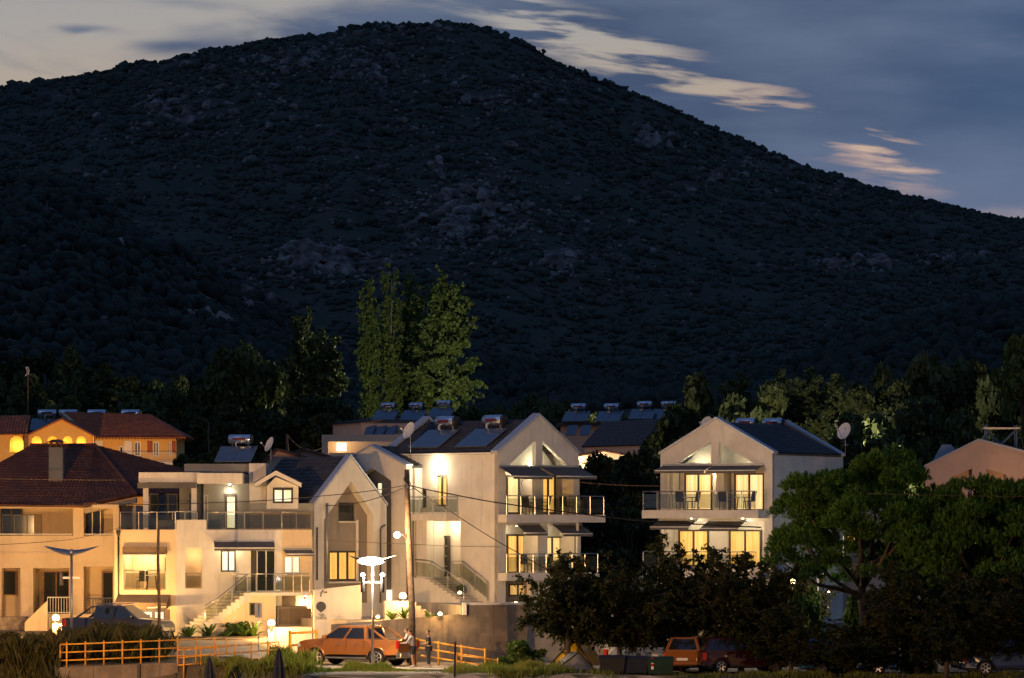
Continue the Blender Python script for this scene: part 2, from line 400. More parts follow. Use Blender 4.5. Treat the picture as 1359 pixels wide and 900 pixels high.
SR = [(950,505),(1010,485),(1100,452),(1200,422),(1300,394),(1359,382),(1700,300)]
SRX = np.array([(p[0]-CX)/F*1250 for p in SR]); SRZ = np.array([H+(HZ-p[1])/F*1250 for p in SR])
gx = np.arange(-480, 481, 6.0); gy = np.concatenate([np.arange(258, 1250, 18.0), np.arange(1250, 2080, 5.5)])
def fr(x, y, s, o=5): return mnoise.fractal(Vector((x/s, y/s, 4.2)), 1.0, 2.1, o)
def base_z(X, Y):
    b = np.interp(Y, BY, BZ)
    r = np.interp(X, SKX, SKZ); s = np.clip((Y-1380)/620., 0, 1)
    s = .82*s+.18*s*s*(3-2*s)
    z = b+(r-b)*s
    z = np.where(Y > 2000, r-(Y-2000)*.45, z)
    def spur(xs, zs, y0, y1, y2, z):
        c = np.interp(X, xs, zs); t = np.where(Y < y1, np.clip((Y-y0)/(y1-y0), 0, 1), np.clip(1-(Y-y1)/(y2-y1), 0, 1))
        t = t*t*(3-2*t)*.35+.65*t
        return np.maximum(z, b+(c-b)*t)
    z = spur(SLX, SLZ, 850, 1300, 1700, z); z = spur(SRX, SRZ, 900, 1250, 1600, z)
    return z
GX, GY = np.meshgrid(gx, gy)
GZ = base_z(GX, GY)
nz = np.array([[fr(x, y*.45, 75.)*8.5-abs(fr(x+300, y*.3, 55., 3))*7+fr(x+50, y, 22., 4)*1.8 for x in gx] for y in gy])
amp = np.clip((GY-700)/500., 0, 1)*np.where(GY > 1900, np.clip((2000-GY)/100., .06, 1), 1.)
GZ = GZ+nz*amp
def grid_z(x, y):
    i = np.clip((np.asarray(x)-gx[0])/6.0, 0, len(gx)-1.001); j = np.interp(y, gy, np.arange(len(gy))); j = np.clip(j, 0, len(gy)-1.001)
    i0 = i.astype(int); j0 = j.astype(int); a = i-i0; b = j-j0
    return (GZ[j0, i0]*(1-a)+GZ[j0, i0+1]*a)*(1-b)+(GZ[j0+1, i0]*(1-a)+GZ[j0+1, i0+1]*a)*b
def np_mesh(name, V, Fq, mat, smooth=False):
    V = np.asarray(V, dtype=np.float32); Fq = np.asarray(Fq, dtype=np.int32); k = Fq.shape[1]
    me = bpy.data.meshes.new(name); me.vertices.add(len(V)); me.vertices.foreach_set('co', V.ravel())
    me.loops.add(Fq.size); me.loops.foreach_set('vertex_index', Fq.ravel())
    me.polygons.add(len(Fq)); me.polygons.foreach_set('loop_start', np.arange(0, Fq.size, k, dtype=np.int32))
    me.update(calc_edges=True); me.validate()
    if mat: me.materials.append(mat)
    if smooth: me.shade_smooth()
    return me
def sheet(name, X, Y, Z, mat):
    ny, nx = X.shape; V = np.stack([X, Y, Z], -1).reshape(-1, 3)
    i = np.arange(ny*nx).reshape(ny, nx)
    Fq = np.stack([i[:-1, :-1], i[:-1, 1:], i[1:, 1:], i[1:, :-1]], -1).reshape(-1, 4)
    return tag(link(name, np_mesh(name, V, Fq, mat, True)), kind='structure')

# mountain ground: scrub soil with bare granite breaking through
mm = bpy.data.materials.new('hillside'); mm.use_nodes = True; t = NT(mm.node_tree); g = t.new('ShaderNodeNewGeometry'); pz = g.outputs['Position']
soilc = t.mix(t.sm(t.noise(pz, .06, 6), .35, .65), (.046, .056, .046), (.072, .074, .064))
rockc = t.mix(t.sm(t.noise(pz, .5, 6, .65), .3, .7), (.05, .047, .046), (.11, .10, .095))
rk = t.m('MULTIPLY', t.sm(t.noise(pz, .018, 4), .45, .62), t.sm(t.noise(pz, .12, 7, .65), .50, .60))
t.l.new(t.mix(rk, soilc, rockc), t.n['Principled BSDF'].inputs['Base Color']); t.n['Principled BSDF'].inputs['Roughness'].default_value = .95
t.n['Principled BSDF'].inputs['Specular IOR Level'].default_value = .1
bp = t.new('ShaderNodeBump'); bp.inputs['Strength'].default_value = 1.; bp.inputs['Distance'].default_value = 1.2
t.l.new(t.noise(pz, .35, 7, .65), bp.inputs['Height']); t.l.new(bp.outputs[0], t.n['Principled BSDF'].inputs['Normal'])
sheet('mountain', GX, GY, GZ, mm)

def ground_z(x, y):
    x = np.asarray(x, float); y = np.asarray(y, float)
    left = np.clip((-9.0-x)/4.0, 0, 1); left = left*left*(3-2*left)
    z = np.where(y < 212, left*(.35+np.clip((y-191)/18., 0, 1)*.85), np.maximum(np.interp(y, BY, BZ), left*1.2))
    wl = np.clip((-12.6-x)/.8, 0, 1)
    drop = np.clip((189.0-y)/2.2, 0, 1)*(1-wl)+np.clip((190.75-y)/.3, 0, 1)*wl
    z = z-drop*(1.5+.35*left)
    right = np.clip((x-3)/4., 0, 1)
    return z-.12*right*(y < 208)
nx_, ny_ = np.arange(-90, 91, 1.5), np.concatenate([np.arange(60, 184, 8.0), np.arange(184, 216, .5), np.arange(216, 262, 3.0), [258.5]])
ny_ = np.unique(np.minimum(ny_, 258.5)); GX2, GY2 = np.meshgrid(nx_, ny_)
nn = np.array([[fr(x, y, 3.0, 3)*.035 for x in nx_] for y in ny_])
sheet('ground', GX2, GY2, ground_z(GX2, GY2)+nn, MT['soil'])
# outer ground beyond the hill so that the land runs on to the horizon
ox, oy = np.meshgrid(np.linspace(-3500, 3500, 30), np.linspace(-600, 6500, 30))
sheet('far_ground', ox, oy, np.where(oy < 250, -4.0, -3.0)+0*ox, MT['soil'])

# ------------------------------------------------------------------ mountain scrub and rocks
ICO = bmesh.new(); bmesh.ops.create_icosphere(ICO, subdivisions=1, radius=1); ICO.verts.ensure_lookup_table()
IV = np.array([v.co[:] for v in ICO.verts]); IF = np.array([[v.index for v in f.verts] for f in ICO.faces]); ICO.free()
def blobs(C, S, jit=.28, squash=.8):
    n = len(C); V = IV[None]*(1+rng.normal(0, jit, (n, 12, 1)).clip(-.6, .7)); ang = rng.uniform(0, 6.283, n)
    c, s = np.cos(ang)[:, None], np.sin(ang)[:, None]
    V = np.stack([V[..., 0]*c-V[..., 1]*s, V[..., 0]*s+V[..., 1]*c, V[..., 2]*squash], -1)*S[:, None, None]+C[:, None, :]
    Fc = IF[None]+(np.arange(n)*12)[:, None, None]
    return V.reshape(-1, 3), Fc.reshape(-1, 3)
N = 31000
yy = np.concatenate([rng.uniform(1385, 2004, 21500), rng.uniform(1300, 1420, 8000), rng.uniform(1990, 2003, 1500)])
xx = rng.uniform(-1, 1, N)*(.135*yy+12)
den = np.array([fr(x, y, 40., 3) for x, y in zip(xx, yy)]); keep = (den > -.22) | (rng.random(N) < .35) | (yy > 1985)
xx, yy = xx[keep], yy[keep]; n = len(xx)
sz = np.clip(np.exp(rng.normal(.08, .42, n)), .45, 3.0)*np.where(yy > 1985, .9, 1.)
zz = grid_z(xx, yy)+sz*.25
C = np.stack([xx, yy, zz], -1); C2 = C+np.stack([rng.normal(0, 1, n)*sz, rng.normal(0, .6, n)*sz, -.15*sz], -1)
V, Fc = blobs(np.concatenate([C, C2]), np.concatenate([sz, sz*rng.uniform(.5, .9, n)]))
wy = rng.uniform(860, 1390, 10500); wx = rng.uniform(-1, 1, 10500)*(.135*wy+12); wk = (base_z(wx, wy)-np.interp(wy, BY, BZ) > 2.0) | (wy < 1150); wx, wy = wx[wk], wy[wk]; ws = rng.uniform(1.2, 2.5, len(wx))
V2, F2 = blobs(np.stack([wx, wy, grid_z(wx, wy)+ws*.5], -1), ws, .25, 1.05)
tag(link('foothill_woods', np_mesh('foothill_woods', V2, F2, MT['woods'], False)), 'dense dark oak woods covering the low foothill ridges', 'woods', kind='stuff')
tag(link('hillside_scrub', np_mesh('hillside_scrub', V, Fc, MT['scrub'], False)), 'dark evergreen scrub covering the mountainside between the granite boulders', 'scrub', kind='stuff')

def hill_hit(px, py):                   # where a line of sight meets the hillside
    Ys = np.linspace(880, 2040, 500); xs = (px-CX)/F*Ys; zs = H+(HZ-py)/F*Ys; k = np.argmax(grid_z(xs, Ys) >= zs)
    return None if k == 0 else Vector((xs[k], Ys[k], float(grid_z(xs[k], Ys[k]))))
def rock_mesh(name, seed, sub=2, squash=.8):
    bm = bmesh.new(); bmesh.ops.create_icosphere(bm, subdivisions=sub, radius=1)
    for v in bm.verts:
        p = v.co.copy(); d = mnoise.fractal(p*.9+Vector((seed*3.1, 0, 0)), 1., 2., 3)*.5+(mnoise.cell(p*1.6+Vector((seed, 5, 1)))-.5)*.22
        v.co = p*(1+d); v.co.z *= squash
    me = bpy.data.meshes.new(name); bm.to_mesh(me); bm.free(); me.materials.append(MT['granite']); return me
RM = [rock_mesh('boulder', k, 2, .75+.1*(k % 3)) for k in range(6)]
clusters = [(620,275,45,40,48,2.1),(600,300,50,30,34,1.9),(240,150,60,40,22,2.0),(210,140,25,15,10,1.9),(400,85,70,22,30,1.8),(490,85,60,25,24,1.8),(440,352,48,14,26,2.4),(415,345,30,12,12,2.6),
 (745,350,26,9,12,2.4),(870,185,28,14,8,2.6),(690,285,60,35,22,1.6),(1120,350,60,12,14,1.8),(1270,345,50,8,12,1.7),(560,40,90,12,16,1.7),(340,150,110,60,26,1.5),(130,200,90,60,14,1.3),(560,160,100,60,22,1.4),
 (760,130,60,40,18,1.5),(960,240,60,25,14,1.4),(1010,225,60,20,12,1.5),(470,260,80,40,14,1.2),(820,310,90,50,18,1.3),(120,340,80,40,8,1.2),(320,395,30,14,8,1.6),(650,130,70,30,14,1.8),(1100,245,40,14,8,1.7)]
nb = 0; small = []
for (cx, cy, sx, sy, k, s0) in clusters:
    for i in range(int(k*.62)):
        p = hill_hit(random.gauss(cx, sx*.5), random.gauss(cy, sy*.5))
        if p is None or nb > 290: continue
        o = link('boulder', RM[nb % 6]); s = s0*random.uniform(.8, 1.9); nb += 1
        o.location = p+Vector((0, 0, s*.35)); o.scale = (s*random.uniform(.9, 1.5), s, s*random.uniform(.75, 1.15)); o.rotation_euler = (random.uniform(-.2, .2), random.uniform(-.2, .2), random.uniform(0, 6))
        tag(o, 'weathered pale granite boulder among the scrub of the mountainside', 'boulder', 'granite boulders on the mountainside')
    for i in range(k*7):
        p = hill_hit(random.gauss(cx, sx*.9), random.gauss(cy, sy*.9))
        if p is not None: small.append((*p, s0*random.uniform(.25, .8)))
for i in range(500):
    p = hill_hit(random.uniform(0, 1359), random.uniform(60, 440))
    if p is not None: small.append((*p, random.uniform(.4, 1.2)))
small = np.array(small); V, Fc = blobs(small[:, :3]+np.array([0, 0, .3]), small[:, 3], .3, .8)
tag(link('loose_stones', np_mesh('loose_stones', V, Fc, MT['granite'])), 'small loose granite stones strewn over the mountainside', 'stones', kind='stuff')
# bare cut slope above the village and rock faces
def rock_face(px, py, wpx, hpx, mat, label, seed, name='rock_face'):
    p = hill_hit(px, py+hpx*.45); s = p.y/F; wx, hz = wpx*s*.5, hpx*s
    nx, nzz = 26, 9; V = []; Fc = []
    for j in range(nzz):
        for i in range(nx):
            a = i/(nx-1)*2-1; b = j/(nzz-1); e = max(0, 1-a*a)**.5
            ed = .75+.45*fr(a*30+seed*9, 3, 9., 4)
            q = mnoise.fractal(Vector((a*5+seed, b*2.5, 0)), 1, 2, 5)
            V.append((a*wx, b*hz*.8+q*2.2, b*hz*e*ed-2.0+q*.6))
    for j in range(nzz-1):
        for i in range(nx-1): Fc.append((j*nx+i, j*nx+i+1, (j+1)*nx+i+1, (j+1)*nx+i))
    nb_ = len(V); V += [(x, y+9, z-1.5) for x, y, z in V]; Fc += [tuple(nb_+k for k in f[::-1]) for f in Fc]
    me = bpy.data.meshes.new(name); me.from_pydata(V, [], Fc); me.materials.append(mat)
    o = link(name, me); o.location = p+Vector((0, -2, -.5)); return tag(o, label, 'rock face')
rock_face(266, 411, 104, 34, MT['bare_earth'], 'bare cut earth slope above the trees of the village', 1)
rock_face(445, 352, 110, 38, MT['granite'], 'broad pale granite cliff band behind the poplars', 2)
rock_face(745, 352, 62, 22, MT['granite'], 'low granite cliff in the lower scrub right of the poplars', 3)
rock_face(868, 182, 58, 30, MT['granite'], 'smooth granite slab high on the descending shoulder of the mountain', 4)

# ------------------------------------------------------------------ vegetation builders
def quads(P, size, stretch=1.6, updir=0., nrm=None):
    """leaf blades: one small rhombic face for each point"""
    n = len(P); a = rng.normal(0, 1, (n, 3)); a[:, 2] += updir; a /= np.linalg.norm(a, axis=1)[:, None]
    b = np.cross(a, rng.normal(0, 1, (n, 3))); b /= np.linalg.norm(b, axis=1)[:, None]+1e-9
    s = (size*rng.uniform(.6, 1.35, n))[:, None]; a = a*s*stretch*.5; b = b*s*.5
    V = np.stack([P-a, P+b, P+a, P-b], 1).reshape(-1, 3)
    return V, np.arange(4*n).reshape(n, 4)
def clumped(centres, radii, n, flat=.8):
    """points spread through clumps, denser towards their rims"""
    k = rng.choice(len(centres), n, p=(radii**2)/np.sum(radii**2)); d = rng.normal(0, 1, (n, 3)); d /= np.linalg.norm(d, axis=1)[:, None]
    r = radii[k]*rng.uniform(.25, 1.0, n)**.55; d[:, 2] *= flat
    return centres[k]+d*r[:, None]
def dome(n, rx, ry, rz, z0, shell=.55, low=-.5):
    c = []
    while len(c) < n:
        d = rng.normal(0, 1, 3); d /= np.linalg.norm(d)
        if d[2] < low: continue
        r = rng.uniform(shell, 1.0); c.append((d[0]*rx*r, d[1]*ry*r, z0+d[2]*rz*r))
    return np.array(c)
def limbs(mb, top, targets, r, bend=.25):
    for q in targets:
        q = Vector(q); b = Vector(top)+Vector((0, 0, random.uniform(-.35, .05)*Vector(top).z)); m = b.lerp(q, .5)+Vector((random.uniform(-1, 1), random.uniform(-1, 1), random.uniform(-.3, .8)))*bend
        mb.tube([b, m, q], [r, r*.6, r*.18], 5)
PROTO = {}
def tree(kind, name, label, loc, s=1., rz=None, group=None, build=None, sx=None):
    """a tree = root > trunk, crown; the meshes of one kind are shared"""
    if kind not in PROTO: PROTO[kind] = build()
    tm, cm = PROTO[kind]
    r = thing(name, label, 'tree' if 'shrub' not in name and 'bush' not in name else 'shrub', loc, random.uniform(0, 6.28) if rz is None else rz, group); r.scale = (s*(sx or 1), s*(sx or 1), s)
    if tm: link('trunk', tm, r)
    link('crown', cm, r); return r
def b_round(h, rx, rz, leaf, nleaf, lsize, nc=34, bark='bark', low=-.45, trunk_r=.22, cr=(.16, .34), shell=.5, stretch=1.6, flat=.8):
    def f():
        z0 = h-rz; c = dome(nc, rx, rx, rz, z0, shell, low); rad = rng.uniform(cr[0], cr[1], nc)*rx
        P = clumped(c, rad, nleaf, flat); V, Fc = quads(P, lsize, stretch)
        cm = np_mesh('crown', V, Fc, MT[leaf])
        m = MB(); th = max(z0-rz*.2, h*.2); lean = random.uniform(-.25, .25)
        m.tube([(0, 0, -.4), (lean*.4, .05, th*.5), (lean, 0, th)], [trunk_r*1.3, trunk_r, trunk_r*.8], 7)
        limbs(m, (lean, 0, th), c[rng.choice(nc, min(11, nc), False)], trunk_r*.55)
        return m.mesh('trunk', MT[bark], True), cm
    return f
def b_feather(h, rx, rz, nb=42, sub_=19, nl=27, ls=.088, leaf='leaf_front', tw=1., lo_=2.2, bark='bark', rise=0., tr_=.17, taper=0.):
    """airy crown: many thin boughs, each set with leafy twigs that droop a little"""
    def f():
        z0 = h-rz; m = MB(); m.tube([(0, 0, -.4), (.12, .05, h*.22), (-.1, 0, h*(.5 if not rise else .9))], [tr_, tr_*.76, tr_*(.5 if not rise else .2)], 7); P = []
        for i in range(nb):
            d = rng.normal(0, 1, 3); d[2] = d[2]*.9+.15; d /= np.linalg.norm(d); rr = rng.uniform(.55, 1.08)
            ez = max(lo_, z0+d[2]*rz*rr); kx = 1-taper*max(0, (ez/h-.35))**1.2; e = np.array([d[0]*rx*rr*kx, d[1]*rx*rr*kx, ez]); s0 = np.array([0, 0, max(h*.08, min(h*rng.uniform(.16, .5), ez-.1) if not rise else ez*(1-rise)*rng.uniform(.8, 1.1))]); mid = (s0+e)/2+np.array([0, 0, .35])
            if i % 3 == 0: m.tube([Vector(s0), Vector(mid), Vector(e)], [.06, .035, .012], 4)
            for k in range(sub_):
                t = rng.uniform(.3, 1.0); b = (1-t)**2*s0+2*t*(1-t)*mid+t*t*e
                td = d*.6+rng.normal(0, .75, 3); td[2] = td[2]*.7-.05+rise*1.6; td /= np.linalg.norm(td); L_ = tw*rng.uniform(.35, .95)*(1.15-.4*t)
                tt = rng.uniform(.05, 1., nl)[:, None]; P.append(b+td*L_*tt+np.array([0, 0, -.22])*tt**2*L_+rng.normal(0, .055*tw, (nl, 3)))
        V, Fc = quads(np.concatenate(P), ls, 2.3 if leaf == 'leaf_front' else 1.5); return m.mesh('trunk', MT[bark], True), np_mesh('crown', V, Fc, MT[leaf])
    return f
def b_poplar(h, r, leaf, nleaf, lsize, spread=0., wob=.5):
    def f():
        nc = int(h*3.2); c = []; rad = []
        for i in range(nc):
            t = (i+.5)/nc; prof = math.sin(math.pi*min(1, t*.84+.11))**.5*random.uniform(.75, 1.2)
            a = random.uniform(0, 6.28); rr = r*prof*random.uniform(.25, 1.0+spread)
            c.append((rr*math.cos(a), rr*math.sin(a), h*(.10+.90*t))); rad.append(r*random.uniform(.16, .40)*prof+.16)
        c = np.array(c); rad = np.array(rad); P = clumped(c, rad, nleaf, 1.9); V, Fc = quads(P, lsize, 1.4, .3)
        m = MB(); m.tube([(0, 0, -.5), (wob*.2, 0, h*.45), (0, 0, h*.93)], [.3, .2, .05], 7)
        for k in rng.choice(nc, 14, False):
            q = Vector(c[k]); m.tube([(0, 0, max(.6, q.z-h*.16)), (q.x*.5, q.y*.5, q.z-h*.06), q], [.09, .06, .02], 4)
        return m.mesh('trunk', MT['bark_light'], True), np_mesh('crown', V, Fc, MT[leaf])
    return f
def tufts(P, D, ln, wd, per=10):
    """needle tufts: narrow blades fanning out of each tip"""
    n = len(P); Pn = np.repeat(P, per, 0); d = np.repeat(D, per, 0)+rng.normal(0, .48, (n*per, 3)); d /= np.linalg.norm(d, axis=1)[:, None]
    s = np.cross(d, rng.normal(0, 1, d.shape)); s /= np.linalg.norm(s, axis=1)[:, None]; L = ln*rng.uniform(.7, 1.2, (n*per, 1))
    V = np.stack([Pn-s*wd*.3, Pn+d*L*.6-s*wd, Pn+d*L, Pn+d*L*.6+s*wd], 1).reshape(-1, 3)
    return V, np.arange(len(V)).reshape(-1, 4)
def b_pine(h, rx, rz, ntuft, ln, nc=40, upward=.9):
    def f():
        z0 = h-rz; c = dome(nc, rx, rx, rz, z0, .5, -.75); rad = rng.uniform(.12, .24, nc)*rx
        k = rng.choice(nc, ntuft, p=rad**2/np.sum(rad**2)); d = rng.normal(0, 1, (ntuft, 3)); d[:, 2] = np.abs(d[:, 2])*.9-.15; d /= np.linalg.norm(d, axis=1)[:, None]
        P = c[k]+d*rad[k][:, None]*rng.uniform(.55, 1.0, ntuft)[:, None]*np.array([1., 1., .72]); D = d+np.array([0, 0, upward])
        V, Fc = tufts(P, D, ln, ln*.075); m = MB()
        m.tube([(.6, 0, -.3), (.3, .1, h*.25), (0, 0, h*.5)], [.30, .24, .18], 8)
        for q in c[rng.choice(nc, 11, False)]:
            q = Vector(q); b = Vector((.2, .05, h*random.uniform(.28, .5))); mid = b.lerp(q, .55)+Vector((0, 0, -.35)); m.tube([b, mid, q], [.12, .075, .03], 5)
        return m.mesh('trunk', MT['bark'], True), np_mesh('crown', V, Fc, MT['leaf_pine'])
    return f
# ------------------------------------------------------------------ parts shared by the buildings
def pick(*a): return random.choice(a)
def window(house, fr_, x0, x1, y0, y1, v=.12, panes=2, lit='curtain_gold', frame='frame_dark', fw=.07, glassy='pane_glass', name='window', shelf=None, rect=None, depth=.28):
    """frame with mullions; each pane and the curtain behind are sub-parts"""
    u0, u1, z0, z1 = rect or fr_.rect(x0, x1, y0, y1, v)
    m = fr_.mb(); m.box(u0, u1, v, v+.08, z0, z0+fw); m.box(u0, u1, v, v+.08, z1-fw, z1)
    m.box(u0, u0+fw, v+.002, v+.078, z0+fw, z1-fw); m.box(u1-fw, u1, v+.002, v+.078, z0+fw, z1-fw)
    wd = (u1-u0-fw*(panes+1))/panes; spans = []
    for i in range(panes):
        a = u0+fw+i*(wd+fw); spans.append((a, a+wd))
        if i: m.box(a-fw, a, v+.003, v+.077, z0+fw, z1-fw)
    o = m.build(name, MT[frame], house)
    for a, b in spans:
        fr_.mb().box(a, b, v+.03, v+.045, z0+fw, z1-fw).build('pane', MT[glassy], o)
    if lit: fr_.mb().box(u0+.02, u1-.02, v+depth, v+depth+.03, z0+.02, z1-.02).build('curtain', MT[lit], o)
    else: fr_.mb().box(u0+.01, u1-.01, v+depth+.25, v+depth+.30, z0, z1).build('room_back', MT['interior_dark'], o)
    if shelf: fr_.mb().box(u0-.08, u1+.08, -.10, .10, z0-.07, z0-.003).build('sill', MT[shelf], o)
    return o
def railing(house, fr_, pts, zf, h=1.0, v=None, name='balcony_railing', posts=None, glassm='rail_glass', n=5, gl_lo=.10, gl_hi=.86, postm='steel'):
    """steel posts, handrail and glass infill along a line of (u,v) points at floor height zf (number or list)"""
    P = [(p[0], p[1], (zf[i] if isinstance(zf, (list, tuple)) else zf)) for i, p in enumerate(pts)]
    m = fr_.mb(); m.tube([(a, b, c+h) for a, b, c in P], .030, 6)
    o = m.build(name, MT[postm], house, True)
    for i in range(len(P)-1):
        a, b = Vector(P[i]), Vector(P[i+1]); k = n[i] if isinstance(n, (list, tuple)) else max(1, round((b-a).length/1.05)) if n == 0 else n
        for j in range(k+1):
            if j == k and i < len(P)-2: continue
            q = a.lerp(b, j/k); fr_.mb().tube([q, q+Vector((0, 0, h))], .024, 6).build('post', MT[postm], o)
            if j < k:
                q2 = a.lerp(b, (j+1)/k); e = (q2-q)*.06; q, q2 = q+e, q2-e; d = (q2-q).normalized(); s = Vector((-d.y, d.x, 0))*.006
                lo, hi = Vector((0, 0, gl_lo*h)), Vector((0, 0, gl_hi*h))
                fr_.mb().hexa([q+lo-s, q2+lo-s, q2+lo+s, q+lo+s, q+hi-s, q2+hi-s, q2+hi+s, q+hi+s]).build('glass_panel', MT[glassm], o)
    return o
def awning(house, fr_, x0, x1, y0, y1, out=1.1, v=-.05, mat='awning', rect=None, val=.14, dx=0.):
    """fabric sloping out from a cassette to a front bar, with valance and folding arms"""
    u0, u1, z1 = rect or (fr_.u(x0), fr_.u(x1), fr_.z((x0+x1)/2, y0, v))
    # the front bar is seen at row y1
    um = (u0+u1)/2; pt = fr_(um, v-out, 0); z0 = H+(HZ-y1)/F*pt[1]+val
    m = fr_.mb(); m.slab([(u0, v-out, z0), (u1, v-out, z0), (u1, v, z1), (u0, v, z1)], .012); m.box(u0, u1, v-out-.012, v-out, z0-val, z0-.02)
    o = m.build('awning', MT[mat], house)
    fr_.mb().tube([(u0, v-out, z0), (u1, v-out, z0)], .03, 6).build('front_bar', MT['frame_white'], o, True)
    fr_.mb().box(u0, u1, v, v+.12, z1-.06, z1+.09).build('cassette', MT['grey_metal'], o)
    for ua in (u0+.15, u1-.15):
        mid = ua+(.35 if ua < um else -.35); fr_.mb().tube([(ua, v, z1-.08), (mid, v-out*.5, (z1+z0)/2-.07), (ua, v-out, z0-.05)], .018, 5).build('arm', MT['frame_white'], o)
    return o
def wall_lamp(house, fr_, px, py, v, watts, colr=(1., .80, .5), dbl=True, r=.07):
    """up-and-down cylinder lamp fixed to a wall"""
    u, z = fr_.uz(px, py, v); m = fr_.mb(); m.lathe([(r*.9, -.09), (r, -.08), (r, .08), (r*.9, .09)], 10, (u, v-.12, z)); m.box(u-.03, u+.03, v-.06, v+.02, z-.04, z+.04)
    o = m.build('wall_lamp', MT['grey_metal'], house, True)
    g = fr_.mb(); g.lathe([(r*.75, -.13), (r*.8, -.092)], 10, (u, v-.12, z)); g.lathe([(r*.8, .092), (r*.75, .13)], 10, (u, v-.12, z)); g.build('bulb', MT['wall_glow'], o)
    p = fr_(u, v-.24, z)
    lamp(o, (p[0], p[1], z-.30), watts, colr, .06); lamp(o, (p[0], p[1], z+.30), watts*.8, colr, .06)
    return o
def globe_lamp(px, py, Y, watts, label, group=None, post=.5, r=.17, colr=(1., .56, .17)):
    p = at(px, py, Y); t_ = thing('globe_lamp', label, 'lamp', (p.x, p.y, p.z-r-post), 0, group)
    MB().lathe([(.09, 0), (.09, .03), (.035, .05), (.03, post-.02), (.07, post)], 10).build('post', MT['dark_metal'], t_, True)
    MB().lathe([(.06, post), (.11, post+.05), (.11, post+.02)], 10).build('collar', MT['dark_metal'], t_, True)
    m = MB(); m.lathe([(max(.02, r*math.sin(a)), post+r-r*math.cos(a)*1.) for a in np.linspace(.15, math.pi-.05, 9)], 14); g = m.build('globe', MT['globe_glow'], t_, True)
    for off in ((0, -.4, .1),):
        lamp(t_, (p.x+off[0], p.y+off[1]-.02, p.z+off[2]), watts, colr, .17)
    return t_
def heater_parts():
    """solar water heater: two collectors on a sloping frame, tank above, pipe; built 1.3 m wide, front edge at the origin"""
    P = {}
    P['tank'] = MB().lathe([(.02, -.66), (.2, -.655), (.255, -.62), (.26, 0), (.255, .62), (.2, .655), (.02, .66)], 16, (0, 1.55, 1.32), 0).mesh('tank', MT['bright_tank'], True)
    P['tank_print'] = MB().prism([(1.30, 1.27), (1.288, 1.33), (1.30, 1.40), (1.302, 1.40), (1.285, 1.33), (1.298, 1.27)], 0, -.40, .35).mesh('tank_print', MT['red_print'])
    P['cap'] = MB().lathe([(.262, .60), (.262, .67), (.15, .70)], 14, (0, 1.55, 1.32), 0).mesh('tank_end', MT['plastic_black'], True)
    for k, nme in ((0, 'a'), (1, 'b')):
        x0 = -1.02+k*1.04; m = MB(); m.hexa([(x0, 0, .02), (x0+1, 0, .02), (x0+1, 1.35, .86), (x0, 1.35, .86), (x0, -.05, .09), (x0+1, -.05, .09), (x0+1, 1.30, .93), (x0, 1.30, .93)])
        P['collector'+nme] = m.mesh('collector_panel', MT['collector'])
    m = MB()
    for x in (-1.035, .0, 1.035): m.tube([(x, -.06, .06), (x, 1.34, .93)], .022, 4)
    m.tube([(-1.04, 1.32, .90), (1.04, 1.32, .90)], .022, 4); m.tube([(-1.04, -.05, .06), (1.04, -.05, .06)], .022, 4)
    for x in (-.45, .45): m.tube([(x, 1.5, 0), (x, 1.5, 1.1)], .025, 4); m.tube([(x, 1.5, .05), (x, .9, .55)], .018, 4)
    P['frame'] = m.mesh('support_frame', MT['grey_metal'])
    P['pipe'] = MB().tube([(-.1, 1.28, .88), (-.16, 1.14, .98), (-.14, 1.13, 1.12), (0, 1.28, 1.22)], .03, 6).mesh('pipe', MT['dish'], True)
    return P
HP = None
def solar_heater(label, loc, rz, s=1., sx=1., group='solar water heaters on the roofs', skew=0.):
    global HP
    if HP is None: HP = heater_parts()
    t_ = thing('solar_water_heater', label, 'water heater', loc, rz, group); t_.scale = (s*sx, s, s)
    tk = link('tank', HP['tank'], t_); link('print', HP['tank_print'], tk); link('end_cap', HP['cap'], tk)
    link('collector_panel', HP['collectora'], t_); link('collector_panel', HP['collectorb'], t_); link('support_frame', HP['frame'], t_); link('pipe', HP['pipe'], t_)
    return t_
DP = None
def dish(label, loc, rz, mast=1.6, s=1.):
    global DP
    if DP is None:
        R0 = .48; prof = [(.02, -.11)]+[(r_, -.11+.11*(r_/R0)**2) for r_ in np.linspace(.1, R0, 6)]+[(R0+.01, .005), (R0-.01, -.02), (.2, -.11), (.02, -.14)]
        DP = MB().lathe([(r_, -h_) for r_, h_ in prof], 20, (0, 0, 0), 1).mesh('reflector', MT['dish'], True)
    t_ = thing('satellite_dish', label, 'satellite dish', loc, rz); t_.scale = (s,)*3
    MB().tube([(0, .14, 0), (0, .14, mast)], .028, 6).build('mast', MT['grey_metal'], t_, True)
    d = link('reflector', DP, t_); d.location = (0, 0, mast); d.rotation_euler = (R(-24), 0, 0); d.scale = (.9, 1, 1.05)
    MB().tube([(0, .02, -.42), (0, -.5, -.16)], .016, 5).build('feed_arm', MT['grey_metal'], d)
    MB().lathe([(.05, -.62), (.05, -.50), (.03, -.48)], 8, (0, 0, -.16), 1).build('receiver', MT['dish'], d, True)
    MB().box(-.22, .22, .10, .18, mast*.45, mast*.45+.03).build('bracket', MT['grey_metal'], t_)
    return t_
